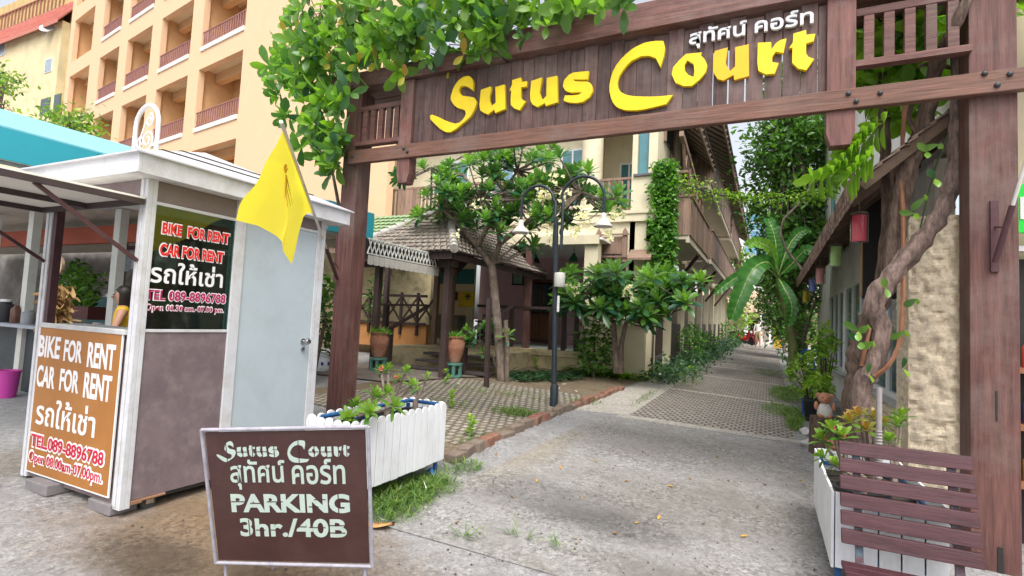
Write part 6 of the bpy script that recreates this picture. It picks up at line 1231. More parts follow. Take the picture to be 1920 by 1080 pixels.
frangipani('frangipani_bush', 'low rounded frangipani bush with dark leaves beside the lamp post', bb,
    [([bb-[0, 0, .1], P(1153, 650, 13), P(1150, 600, 13)], .09, .06), ([bb+[.1, 0, -.1], P(1165, 645, 13.1), P(1175, 600, 13)], .07, .05), ([P(1150, 605, 13), P(1110, 570, 12.8), P(1080, 555, 12.7)], .05, .03), ([P(1175, 605, 13), P(1230, 570, 12.8), P(1280, 560, 12.7)], .05, .03), ([P(1160, 600, 13), P(1170, 550, 13)], .05, .03)],
    [(1090, 550, 40, 38, 13), (1140, 545, 45, 38, 15), (1190, 560, 45, 38, 15), (1240, 550, 45, 32, 14), (1290, 555, 28, 30, 9), (1180, 600, 40, 22, 7), (1110, 580, 40, 22, 6), (1230, 585, 50, 20, 7), (1065, 575, 18, 25, 3)], 12.8, .8, .5, 20, [(1075, 545, 10), (1175, 545, 10), (1185, 555, 6), (1110, 570, 6)], .1)
sb = P(935, 705, 11.1)
frangipani('frangipani_sapling', 'young frangipani shoots at the foot of the porch steps', sb, [([sb, P(925, 670, 11), P(905, 640, 10.9)], .04, .02), ([sb, P(935, 660, 11), P(930, 620, 11)], .04, .02)], [(895, 635, 22, 14, 4), (925, 620, 20, 12, 4), (905, 655, 15, 10, 2), (950, 630, 14, 8, 2)], 10.9, .2, .3, 12, [], .04)
for px, lb in ((912, 'dark timber stake leaning beside the frangipani trunk'),):
    b = at_g(px, 727); t = P(917, 560, b[1]); k = MB(); k.bar(b-[0, 0, .05], t, .09, .07); tag(k.build('stake', darkwood, None, origin=b), lb, 'stake')
# --- ground plants along the terrace
def strap(name, label, pts, L, W, n, m, cat='plant', group=None, droop=.7, up_=1.3):
    c = np.mean(pts, 0); l_ = Leaves()
    for p in pts:
        for i in range(n):
            a = random.uniform(0, 2*PI); l_.add(np.array(p)+[random.uniform(-.06, .06), random.uniform(-.06, .06), 0], (math.cos(a), math.sin(a), random.uniform(.5, 1)*up_), (-math.cos(a)*.6, -math.sin(a)*.6, 1), L*random.uniform(.6, 1.15), W, droop*random.uniform(.6, 1.2))
    return tag(l_.build(name, m, None, origin=(c[0], c[1], min(q[2] for q in pts))), label, cat, group, 'thing')
gp = lambda x, y: np.array([x, y, float(H(x, y))])
for i, (px, py, lb) in enumerate(((1195, 712, 'bright strap-leaved fern clump at the lane corner under the bush'), (1225, 705, 'strap-leaved fern clump beside the cream wall corner'), (1150, 706, 'strap-leaved fern clump below the bush trunk'), (1255, 698, 'far strap-leaved fern clump next to the hedge'), (1105, 702, 'small strap-leaved clump left of the bush trunk'))):
    b = at_g(px, py); strap('fern_clump', lb, [b+[random.uniform(-.4, .4), random.uniform(-.3, .3), 0] for _ in range(7)], .55, .07, 13, lm_bright if i != 4 else lm_ivy, group='fern clumps by the lane')
for i, (x0, x1, lb) in enumerate(((950, 1020, 'low dark ground cover along the stained terrace base'), (1020, 1090, 'low dark ground cover right of the lamp post'))):
    pts = [at_g(x, 708+random.uniform(-8, 8)) for x in np.linspace(x0, x1, 24)]; strap('border_plant', lb, pts, .3, .06, 12, lm_hedge, group='border plants by the terrace')
p = P(1115, 640, 13.3); l_ = Leaves(); l_.cloud(ball_pts(p-[0, 0, .1], (.55, .35, .75), 700), .17, .07, .3, .3); o = thing('leafy_shrub', 'dark leafy shrub between the terrace and the bush', 'shrub', p*[1, 1, 0]+[0, 0, .25]); l_.build('foliage', lm_dark, o, simple=True); k = MB(); k.tube([p*[1, 1, 0]+[0, 0, .2], p], .03); k.build('stem', bark, o)
# --- hedge along the lane
def hedge():
    l_ = Leaves(); n = 5200; y = rng.uniform(13.8, 38, n); x = -2.45+.018*(y-14)+rng.normal(0, .26, n); z = H(x, y)+np.abs(rng.normal(0, .22, n))*(1-((x+2.45-.018*(y-14))/.9)**2).clip(.2, 1)
    l_.cloud(np.c_[x, y, z+.05], .17, .07, .4, .3); return tag(l_.build('hedge', lm_hedge, None, origin=(-2.4, 26, .5), simple=True), 'low dark leafy hedge along the left of the lane', 'hedge', kind='thing')
hedge()
for i, (y, h, r, lb) in enumerate(((19.5, 1.2, .5, 'climber shrub at the first column of the guesthouse side'), (24.5, .9, .5, 'bushy shrub by the middle columns of the guesthouse side'), (36.5, 1.3, .8, 'bright shrub at the far end of the hedge'))):
    x = -2.55+.018*(y-14); o = thing('lane_shrub', lb, 'shrub', gp(x, y), 'shrubs along the guesthouse'); l_ = Leaves(); l_.cloud(ball_pts((x, y, float(H(x, y))+h*.6), (r, r, h*.7), 500), .17, .075); l_.build('foliage', lm_ivy if i != 1 else lm_dark, o, simple=True); k = MB(); k.tube([gp(x, y), gp(x, y)+[0, 0, h*.7]], .03); k.build('stem', bark, o)
# --- ivy on the house corner and the garland across the lane
def ivy():
    l_ = Leaves(); n = 3600; x = rng.uniform(-2.99, -2.80, n); y = rng.uniform(14.93, 16.3, n); z = rng.uniform(2.9, 6.3, n)
    keep = rng.uniform(0, 1, n) < np.clip(1.25-np.abs(z-4.6)/2.2-.25*np.abs(y-15.4), .15, 1); a = np.c_[x, y, z][keep]; a[:, 0] = -2.9+np.abs(rng.normal(0, .14, len(a))); a[:, 1] -= .1
    l_.cloud(a, .13, .075, .2, .3, down=.3); b = np.c_[rng.uniform(-3.1, -2.7, 500), rng.uniform(14.75, 14.95, 500), rng.uniform(2.6, 6.2, 500)]; l_.cloud(b, .13, .075, .2, .3, down=.3)
    n = 3800; x = rng.uniform(-3.0, -2.35, n); z = rng.uniform(3.0, 6.3, n); ok = (rng.uniform(0, 1, n) < np.clip(1.5-np.abs(x+2.75)*1.2-np.abs(z-4.7)*.35, .1, 1)); c_ = np.c_[x, 15.05+rng.normal(0, .12, n), z][ok]; l_.cloud(c_, .14, .08, .2, .3, down=.3)
    o = thing('ivy', 'green ivy covering the corner of the cream guesthouse', 'ivy', (-2.85, 15, .3)); l_.build('foliage', lm_ivy, o, simple=True); k = MB(); k.tube([(-2.86, 14.96, .3), (-2.84, 14.95, 3), (-2.85, 15.0, 5.5)], .025); k.build('stem', bark, o)
    o = thing('leaf_garland', 'leafy creeper strung on a cable across the lane', 'vine', P(1280, 345, 15.2)); c = [P(x, y, 15.2) for x, y in ((1268, 340), (1300, 352), (1350, 366), (1400, 371), (1450, 371), (1500, 368), (1540, 365), (1565, 360))]; k = MB(); k.tube(c, .02, 6); k.build('cable', dark, o); l_ = Leaves()
    for i in range(len(c)-1):
        for t in np.linspace(0, 1, 11): q = c[i]*(1-t)+c[i+1]*t; fat = .17 if i < 2 else .085; l_.cloud(q+rng.normal(0, fat, (13, 3))*[.6, .6, 1], .11, .06, .2, .3, down=.35)
    l_.build('foliage', lm_bright, o, simple=True)
ivy()
# --- big tree mass right of the lane
def big_tree(name, label, base, top, blobs, Y0, dY, L, m, trunk_r, group, n_leaf=1.):
    o = thing(name, label, 'tree', base, group); st = MB(); base = np.array(base); top = np.array(top); st.tube([base-[0, 0, .2], base*.6+top*.4+[.1, 0, 0], top], [trunk_r, trunk_r*.7, trunk_r*.25], 10); l_ = Leaves()
    for bx, by, rx, ry, n in blobs:
        for x, y in disc(bx, by, rx*.9, ry*.9, max(2, int(n*n_leaf/24))):
            c = at_y(x, y, Y0+random.uniform(-dY, dY)); st.tube([base+(top-base)*min(1, max(.2, (c[2]-base[2])/(top[2]-base[2])*.8)), (c+top)/2-[0, 0, .2], c], [.05, .03, .012], 5)
            kk = random.randint(16, 34); l_.cloud(c+rng.normal(0, .34, (kk, 3))*[1, 1, .7], L, L*.45, .45, .3, (random.uniform(0, .3), random.uniform(.5, 1)), down=.2)
    st.build('trunk', bark_grey, o, smooth=True); l_.build('crown', m, o, simple=L < .2); return o
big_tree('shade_tree', 'tall dense dark green tree behind the shingled eave', gp(1.1, 22), P(1480, 240, 22), [(1470, 240, 60, 40, 420), (1500, 300, 60, 60, 900), (1440, 320, 45, 45, 420), (1520, 400, 45, 70, 800), (1450, 400, 50, 40, 420), (1470, 470, 50, 60, 550), (1500, 540, 40, 60, 500), (1440, 260, 30, 25, 150), (1530, 230, 40, 40, 420), (1480, 160, 60, 60, 500), (1420, 370, 20, 20, 80), (1520, 480, 40, 60, 500), (1500, 420, 50, 60, 500)], 22, 1.6, .24, lm_dark, .22, 'trees along the lane', 2.0)
big_tree('shade_tree', 'dark leafy tree overhanging the far right side of the lane', gp(1.1, 29), P(1460, 480, 29), [(1450, 560, 28, 50, 330), (1475, 600, 30, 40, 420), (1430, 510, 20, 30, 120), (1500, 610, 30, 50, 420), (1460, 500, 30, 50, 280)], 29, 1.0, .26, lm_dark, .15, 'trees along the lane', 2.0)
big_tree('shade_tree', 'small bright green tree at the far end of the guesthouse', gp(-2.2, 42), P(1385, 470, 42), [(1385, 490, 18, 35, 220), (1380, 560, 14, 25, 120), (1395, 600, 16, 18, 120)], 42, 1.0, .3, lm_bright, .12, 'trees along the lane', 1.6)
big_tree('flowering_tree', 'dark shrub-like tree with pale blossom beside the lane gate', gp(.9, 33.5), P(1445, 560, 33.5), [(1440, 560, 18, 20, 120), (1450, 590, 18, 22, 160), (1430, 585, 10, 12, 40)], 33.5, .6, .22, lm_hedge, .1, 'trees along the lane', 1.6)
# banana plant with huge paddle leaves
def banana():
    b = gp(.75, 18.6); o = thing('banana_plant', 'banana plant with huge paddle leaves leaning over the lane', 'plant', b); k = MB(); k.tube([b, b+[-.05, 0, 1.2], P(1458, 520, 18.4)], [.14, .12, .07], 10); k.build('trunk', mat('banana_stem', (.2, .22, .08), .6, .3, 5), o, smooth=True); q = P(1458, 520, 18.4)
    m = leafmat('banana_leaf', [(.015, .1, .02), (.04, .2, .03), (.1, .32, .05)], .3, .3); m2 = leafmat('banana_leaf_pale', [(.08, .3, .03), (.2, .45, .05), (.3, .55, .08)], .35, .4); mid = mat('banana_rib', (.4, .5, .18), .5)
    for pts, wd, mm in (([q, P(1440, 492, 18.0), P(1412, 505, 17.5), P(1388, 555, 17.2), P(1372, 598, 17.1)], .62, m), ([q, P(1432, 500, 18.3), P(1398, 510, 18.1), P(1360, 535, 18.0), P(1340, 552, 17.9)], .3, m), ([q, P(1450, 480, 18.2), P(1437, 462, 17.9), P(1415, 455, 17.6), P(1402, 462, 17.5)], .42, m2), ([q, P(1456, 470, 18.4), P(1450, 435, 18.4), P(1440, 410, 18.5)], .42, m), ([q, P(1475, 470, 18.5), P(1495, 440, 18.6), P(1515, 430, 18.7)], .34, m), ([q, P(1480, 500, 18.2), P(1510, 470, 18.0), P(1530, 480, 17.9)], .34, m), ([q, P(1470, 540, 18.0), P(1485, 575, 17.8), P(1478, 610, 17.8)], .35, m)):
        pts = [np.array(p) for p in pts]; n = 16; cen = []
        for i in range(n+1):
            t = i/n*(len(pts)-1); j = min(int(t), len(pts)-2); f = t-j; p0, p1, p2, p3 = pts[max(j-1, 0)], pts[j], pts[j+1], pts[min(j+2, len(pts)-1)]; cen.append(.5*((2*p1)+(-p0+p2)*f+(2*p0-5*p1+4*p2-p3)*f*f+(-p0+3*p1-3*p2+p3)*f**3))
        k = MB(); vs = []; n0 = n; n = 40; cen = [cen[min(int(i*n0/n), n0-1)]*(1-(i*n0/n-min(int(i*n0/n), n0-1)))+cen[min(int(i*n0/n), n0-1)+1]*(i*n0/n-min(int(i*n0/n), n0-1)) for i in range(n+1)]; notch = [random.choice([1, 1, 1, random.uniform(.62, .95)]) for _ in range(n+1)]
        for i, c in enumerate(cen):
            d = cen[min(i+1, n)]-cen[max(i-1, 0)]; d /= np.linalg.norm(d); s = np.cross(d, [0.15, -1, .25]); s /= np.linalg.norm(s); nn = np.cross(s, d); t = i/n; w_ = wd*(max(0, math.sin(PI*min(1, max(0, (t-.12)/.9)))))**.55+.02
            for u in (-1, -.5, 0, .5, 1): vs.append(c+s*w_*.5*u*(notch[i] if abs(u) == 1 else 1)+d*abs(u)*.12*wd+nn*(abs(u)*.14*wd+.016*math.sin(i*2.1+u*2)))
        k.add(vs, [(i*5+j, i*5+j+1, i*5+j+6, i*5+j+5) for i in range(n) for j in range(4)]); lf = k.build('leaf', mm, o, smooth=True); ta = lf.data.attributes.new('tone', 'FLOAT', 'POINT'); ta.data.foreach_set('value', [.35+.3*(i//5 % 3)/2+random.uniform(-.15, .15) for i in range(len(vs))]); k = MB(); k.tube(cen, [.022*(1-i/n)+.006 for i in range(n+1)], 6); k.build('rib', mid, lf, smooth=True)
banana()
# bare liana beside the tree
k = MB(); k.tube([P(1530, 330, 17), P(1505, 375, 17), P(1470, 410, 17), P(1462, 435, 17), P(1475, 470, 17), P(1500, 500, 17), P(1530, 560, 16.5), P(1505, 640, 17.5)], .035, 8); tag(k.build('liana', bark_grey, None, origin=gp(.9, 17.5), smooth=True), 'bare looping grey liana hanging beside the dark tree', 'vine')
# shrubs in front of the right wall
for i, (px, py, rx, ry, y0, n, m, lb) in enumerate(((1520, 700, 42, 42, 13.2, 480, lm_bright, 'bright yellow-green shrub spilling over the lane edge'), (1548, 640, 22, 30, 12.2, 220, lm_bright, 'upright yellow-green shrub against the shop window'), (1500, 625, 25, 40, 19, 260, lm_dark, 'dark shrub below the hanging liana'), (1478, 650, 22, 28, 24, 200, lm_dark, 'dark bush at the foot of the shade tree'), (1538, 720, 22, 20, 11.6, 160, lm_bright, 'small pale green shrub behind the black pot'))):
    pts = px_cloud([(px, py, rx, ry, n)], y0, .5); c = pts.mean(0); g_ = gp(c[0], y0); o = thing('wall_shrub', lb, 'shrub', g_, 'shrubs along the right wall'); l_ = Leaves(); l_.cloud(pts, .16 if m is lm_bright else .2, .07, .4, .3); l_.build('foliage', m, o, simple=True); k = MB()
    for q in pts[::24]: k.tube([g_, (g_+q)/2+[0, 0, .1], q], [.014, .01, .005], 5)
    k.build('stem', bark, o)
# --- trees at the left
for i, (bl, y0, lb) in enumerate((([(0, 160, 30, 30, 260), (10, 205, 18, 12, 60), (-30, 170, 40, 40, 200)], 12.0, 'leafy branch tips of a tree at the left picture edge'), ([(130, 222, 42, 18, 330), (110, 235, 30, 12, 120), (160, 240, 20, 12, 80)], 12.5, 'small feathery tree top above the turquoise canopy'))):
    c = at_y(bl[0][0], bl[0][1], y0); big_tree('street_tree', lb, (c[0], y0, .1), c, bl, y0, .7, .24, lm_vine, .14, 'trees beyond the stalls', 1.5)
# --- grass: tufts along edges
def grass(name, spots, L, W, label_kind=True):
    l_ = Leaves()
    for (x, y), (rx, ry), n in spots:
        for dx, dy in disc(0, 0, rx, ry, n):
            X_, Y2 = x+dx, y+dy; a = random.uniform(0, 2*PI); l_.add((X_, Y2, float(H(X_, Y2))+.005), (math.cos(a)*.6, math.sin(a)*.6, random.uniform(.5, 1.2)), (-math.cos(a), -math.sin(a), .8), L*random.uniform(.4, 1.2), W, random.uniform(.2, .8))
    o = l_.build(name, lm_grass, None, simple=True); o['kind'] = 'stuff'; o['label'] = 'green grass growing along the paving edges'; o['category'] = 'grass'; return o
A = lambda px, py: tuple(at_g(px, py)[:2])
grass('grass', [(A(760, 930), (.28, .3), 420), (A(720, 965), (.25, .2), 260), (A(800, 910), (.2, .25), 220), (A(870, 880), (.18, .25), 160), (A(700, 900), (.3, .4), 200), (A(980, 777), (.35, .25), 260), (A(1480, 740), (.35, 1.6), 900), (A(1490, 800), (.14, .5), 420), (A(1460, 770), (.3, .8), 420), (A(1300, 715), (.25, 1.5), 200), (A(1210, 748), (.1, 1.2), 120), (A(1440, 700), (.5, 1.2), 300), (A(850, 760), (.5, .3), 70), (A(1000, 745), (.7, .5), 110), (A(1100, 755), (.3, .4), 90), (A(900, 830), (.2, .3), 90), (A(900, 735), (.8, .3), 120), (A(585, 790), (.3, .4), 120), (A(870, 1010), (.05, .05), 20), (A(1010, 1020), (.3, .03), 24), (A(740, 940), (.35, .3), 500), (A(810, 915), (.25, .25), 300), (A(1490, 780), (.2, .9), 900), (A(1470, 740), (.35, 1.4), 900), (A(960, 775), (.4, .3), 250)], .15, .011)
for i, (px, py, lb) in enumerate(((850, 765, 'small broadleaf weed at the end of the picket planter'), (1005, 690, 'small broadleaf weed near the lamp foot'), (840, 720, 'tiny broadleaf weed on the court paving'), (880, 820, 'small weed by the red kerb bricks'))):
    b = at_g(px, py); l_ = Leaves()
    for j in range(3): l_.rosette(b+[random.uniform(-.08, .08), random.uniform(-.08, .08), .05+.09*j], (random.uniform(-.3, .3), -.2, 1), 8, .12, .06, 1.2, (.3, 1), .2)
    tag(l_.build('weed', lm_bright, None, origin=b), lb, 'weed', 'weeds in the court')
# ---------------------------------------------------------------- lamp post
def lamp():
    b = at_g(1038, 762); Yl = b[1]; T = thing('lamp_post', 'tall dark double-arm lamp post with white bell shades', 'lamp', b); m = mat('lamp_slate', (.025, .035, .045), .45, .2, 10, .05)
    Q = lambda x, y: at_y(x, y, Yl); top = Q(1043, 410); k = MB(); k.tube([b, top], [.05, .042], 14); k.lathe(b, [(.075, 0), (.075, .35), (.055, .4)], 14); k.lathe(b+[0, 0, 1.75], [(.052, 0), (.06, .02), (.052, .04)], 14); k.build('pole', m, T, smooth=True)
    for s, (xe, ye), xt, xi in ((-1, (977, 415), 1010, 1038), (1, (1132, 402), 1098, 1052)):
        e = Q(xe, ye); i0 = Q(xi, 468); r = abs(Q(xi, 380)[0]-e[0])/2; cx_ = (Q(xi, 380)[0]+e[0])/2; cz = Q(xt, 380 if s < 0 else 372)[2]
        pts = [i0, np.array([i0[0], Yl, cz])]+[np.array([cx_-s*r*math.cos(a), Yl, cz+r*math.sin(a)]) for a in np.linspace(0.1, PI, 16)]+[e]
        k = MB(); k.tube(pts, .028, 10); 
        if s > 0: k.tube([np.array([cx_+r*.95*math.cos(a), Yl, cz-.02+r*.95*math.sin(a)]) for a in np.linspace(.2, -2.6, 16)], .008, 6)
        a_ = k.build('arm', m, T, smooth=True)
        k = MB(); k.lathe(e, [(.025, .03), (.05, .0), (.05, -.07), (.07, -.1), (.14, -.17), (.165, -.205), (.165, -.22), (.13, -.18), (.04, -.1), (.001, -.09)], 22); k.build('shade', mat('lamp_white', (.6, .6, .56), .5, .12, 8, stain=(.3, .27, .22), stain_amt=.5, stain_scale=8), a_, smooth=True)
    c = Q(1050, 525); k = MB(); k.lathe((c[0], Yl-.02, c[2]-.13), [(.001, 0), (.09, 0), (.1, .02), (.1, .24), (.09, .26), (.001, .26)], 16); k.build('meter_box', mat('lamp_white'), T, smooth=True)
    k = MB(); k.box(c[0]-.01, c[0]+.03, Yl-.07, Yl-.052, Q(1050, 585)[2], Q(1050, 555)[2]); k.build('notice', white_paint, T)
lamp()
# ---------------------------------------------------------------- red kerb bricks
kb = mat('kerb_brick', (.26, .12, .085), .9, .4, 9, .6, stain=(.24, .2, .15), stain_amt=.8, stain_scale=5); kb2 = mat('kerb_block_grey', (.22, .17, .135), .9, .4, 9, .6, stain=(.12, .1, .075), stain_amt=.8, stain_scale=5)
line = [(838, 868), (880, 848), (935, 822), (990, 797), (1040, 779), (1100, 755), (1165, 730)]; pts = [at_g(*p) for p in line]; seg = []; acc = 0
for i in range(len(pts)-1):
    l = np.linalg.norm(pts[i+1]-pts[i]); n = max(1, round(l/.31)); 
    for j in range(n): seg.append((pts[i]+(pts[i+1]-pts[i])*j/n, pts[i]+(pts[i+1]-pts[i])*(j+1)/n))
for i, (a, b) in enumerate(seg):
    d = b-a; l = np.linalg.norm(d); d /= l; s = np.array([-d[1], d[0], 0]); c = (a+b)/2+s*random.uniform(-.03, .03)+[0, 0, .03+random.uniform(-.04, .03)]; an = random.uniform(-.2, .2); d2 = d*math.cos(an)+s*math.sin(an); s2 = s*math.cos(an)-d*math.sin(an)
    k = MB(); k.obox(c, d2*(l/2-random.uniform(.012, .04)), s2*random.uniform(.065, .09), np.array([random.uniform(-.008, .008), 0, .065])); red = random.random() < (.3 if i < 14 else .75); o = k.build('kerb_brick', kb if red else kb2, None, origin=c-[0, 0, .06], bevel=.012)
    tag(o, 'weathered red brick in the kerb line along the drive' if red else 'grey-brown block in the kerb line along the drive', 'brick', 'red kerb bricks' if red else 'grey-brown kerb blocks')
# ---------------------------------------------------------------- fallen leaves and blossoms
fl_m = mat('fallen_yellow', (.55, .33, .06), .8, .3, 3); fl_b = mat('fallen_brown', (.28, .15, .07), .9, .3, 3); fl_w = mat('fallen_petal', (.72, .68, .58), .8, .1)
def fallen(px, py, L, m, name, label, cat, group):
    b = at_g(px, py); a = random.uniform(0, 2*PI); d = np.array([math.cos(a), math.sin(a), 0]); s = np.array([-d[1], d[0], 0]); up_ = np.array([0, 0, .016]); k = MB()
    k.add([b-d*L/2+up_*.9, b-d*L*.1-s*L*.2+up_*1.5, b-d*L*.05+up_*.8, b-d*L*.1+s*L*.2+up_*1.8, b+d*L/2+up_*2.2], [(0, 1, 2), (0, 2, 3), (1, 4, 2), (2, 4, 3)]); o = k.build(name, m, None, origin=b); tag(o, label, cat, group)
for px, py in ((1094, 938), (1050, 880), (1115, 868), (1230, 770), (1300, 777), (1255, 915), (1400, 1010), (1435, 912), (1190, 985), (1010, 905), (1345, 860), (1420, 955), (1150, 1005), (1325, 985), (930, 855), (1205, 850), (1465, 870), (1240, 975), (1500, 905), (960, 935), (860, 985), (1080, 1015), (1290, 900), (1370, 905), (1180, 905), (1130, 915)):
    fallen(px+random.uniform(-6, 6), py, random.uniform(.035, .085), random.choice([fl_m, fl_m, fl_b]), 'fallen_leaf', 'small dry fallen leaf on the concrete drive', 'leaf', 'fallen leaves on the drive')
for px, py in ((990, 712), (1010, 705), (1050, 718), (1058, 722), (1080, 735), (1048, 730), (1065, 712), (985, 700), (970, 716), (1030, 700), (1090, 715), (860, 722)):
    fallen(px, py, random.uniform(.1, .16), fl_w, 'fallen_blossom', 'white fallen blossom on the court soil', 'blossom', 'fallen blossoms in the court')
k = MB()
for _ in range(420):                                        # grit and crumbs swept over the concrete
    x, y = random.uniform(-4.2, .5), random.choice([random.uniform(2.3, 8.5), random.uniform(2.3, 5)]); r = random.uniform(.004, .014); z = float(H(x, y))+.008; a = random.uniform(0, 6); c, s_ = math.cos(a)*r, math.sin(a)*r
    k.add([(x+c, y+s_, z), (x-s_, y+c, z), (x-c*.8, y-s_*.8, z), (x+s_*.7, y-c*.7, z), (x, y, z+r*.8)], [(0, 1, 4), (1, 2, 4), (2, 3, 4), (3, 0, 4)])
o = k.build('litter', mat('litter_dark', (.07, .055, .045), .9, .5, 3)); o['kind'] = 'stuff'; o['label'] = 'dark crumbs and grit scattered over the concrete'; o['category'] = 'litter'
b = at_g(714, 990); k = MB(); k.grid(lambda u, v: (b[0]+.26*(u-.5), b[1]+.14*(v-.5)*math.sin(PI*min(1, u+.1)), b[2]+.012+.05*(u*u)+.015*math.sin(v*6)), 10, 5); tag(k.build('dry_leaf', mat('dry_orange_leaf', (.5, .24, .09), .8, .3, 6), None, origin=b, smooth=True), 'large curled orange dry leaf behind the parking sign', 'leaf')
# pale stones edging the bed on the right
for i, (px, py, lb) in enumerate(((1520, 838, 'large pale stone at the corner of the board planter'), (1535, 822, 'pale stone beside the clay figures'), (1512, 815, 'flat pale stone at the grass edge'))):
    b = at_g(px, py); k = MB(); k.ball(b+[0, 0, .04], (.14-.02*i, .12, .075), 14); k.v = [(x+.02*math.sin(z*40+y*30), y+.02*math.sin(x*37), z+.012*math.sin(x*45+y*21)) for x, y, z in k.v]; tag(k.build('stone', mat('pale_stone', (.52, .5, .48), .9, .25, 8, .4), None, origin=b, smooth=True), lb, 'stone', 'pale stones by the planter')
# cord of blue hose valve near the planter leg
b = at_g(800, 895); k = MB(); k.tube([b+[0, 0, .05], b+[.05, 0, .09], b+[.09, -.02, .04]], .02, 8); tag(k.build('hose_valve', MATS['planter_blue'], None, origin=b, smooth=True), 'small blue hose valve on the ground by the planter', 'valve')
# ---------------------------------------------------------------- lane end: buildings, gate, motorbikes
def endbuildings():
    Yd = 75; a, b = P(1388, 395, Yd), P(1452, 560, Yd); T = thing('office_block', 'distant white building with a grid of blue windows', 'building', (a[0], Yd, .7)); k = MB(); k.box(a[0]-6, b[0]+8, Yd, Yd+8, .6, a[2]); k.build('wall', mat('far_white', (.72, .73, .74), .8, .04), T)
    x0, x1 = P(1397, 430, Yd)[0], P(1438, 430, Yd)[0]; z1, z0 = P(1415, 402, Yd)[2], P(1415, 478, Yd)[2]; w_ = MB(); w_.box(x0, x1, Yd-.1, Yd-.01, z0, z1); f = w_.build('window', mat('far_frame', (.6, .65, .68), .5), T); k = MB(); nx, nz = 4, 5
    for i in range(nx):
        for j in range(nz): k.box(x0+(x1-x0)*(i+.06)/nx, x0+(x1-x0)*(i+.94)/nx, Yd-.14, Yd-.101, z0+(z1-z0)*(j+.06)/nz, z0+(z1-z0)*(j+.94)/nz)
    k.build('pane', mat('far_pane', (.12, .3, .42), .15, .4, .3), f)
    for y0, y1 in ((520, 533), (492, 500)):
        p0, p1 = P(1405, y1, Yd), P(1440, y0, Yd); k = MB(); k.box(p0[0], p1[0], Yd-.09, Yd-.01, p0[2], p1[2]); k.build('window', mat('far_louvre', (.3, .38, .42), .5), T)
    Y2 = 58; T = thing('lane_house', 'tan house with a pitched porch roof at the lane end', 'house', (P(1415, 600, Y2)[0], Y2, .7)); l, r_ = P(1380, 600, Y2)[0]-4, P(1450, 600, Y2)[0]+6; zt_ = P(1420, 575, Y2)[2]; k = MB(); k.box(l, r_, Y2, Y2+5, .6, zt_); k.build('wall', mat('house_tan', (.55, .45, .33), .8, .1), T)
    e = P(1420, 585, Y2-2)[2]; k = MB(); k.prism([(l, Y2-2, e), (l, Y2+2.5, zt_+1.8), (l, Y2+2.5, zt_+1.7), (l, Y2-2, e-.12)], [(r_, Y2-2, e), (r_, Y2+2.5, zt_+1.8), (r_, Y2+2.5, zt_+1.7), (r_, Y2-2, e-.12)]); k.build('roof', mat('house_roof', (.42, .3, .2), .8, .3, 4), T)
    k = MB(); k.box(P(1404, 600, Y2)[0], P(1424, 600, Y2)[0], Y2-.1, Y2-.01, .7, P(1414, 598, Y2)[2]); k.build('doorway', dark, T)
    for px in (1400, 1428, 1445): x = P(px, 600, Y2-1.9)[0]; k = MB(); k.box(x-.12, x+.12, Y2-1.95, Y2-1.7, .6, e-.1); k.build('post', white_paint, T)
endbuildings()
k = MB(); Yg = 40.5
for px in (1435, 1449): x = P(px, 620, Yg)[0]; k.box(x-.06, x+.06, Yg-.06, Yg+.06, .6, P(px, 604, Yg)[2]); 
k.bar((P(1435, 620, Yg)[0], Yg, 1.9), (P(1449, 620, Yg)[0], Yg, 1.9), .05, .05); k.bar((P(1435, 620, Yg)[0], Yg, 1.1), (P(1449, 620, Yg)[0], Yg, 1.1), .05, .05)
tag(k.build('lane_gate', mat('gate_grey', (.3, .28, .28), .5), None, origin=(P(1442, 640, Yg)[0], Yg, .7)), 'slim grey gate standing at the end of the lane', 'gate')
b = P(1458, 632, 38.0); box_thing('yellow_crate', 'amber crate on a pale pillar at the lane end', 'crate', [(b[0]-.25, b[0]+.25, 37.8, 38.2, b[2]+.25, b[2]+.75), (b[0]-.22, b[0]+.22, 37.82, 38.18, .66, b[2]+.249)], mat('crate_amber', (.55, .33, .03), .6, .2), (b[0], 38, .66))
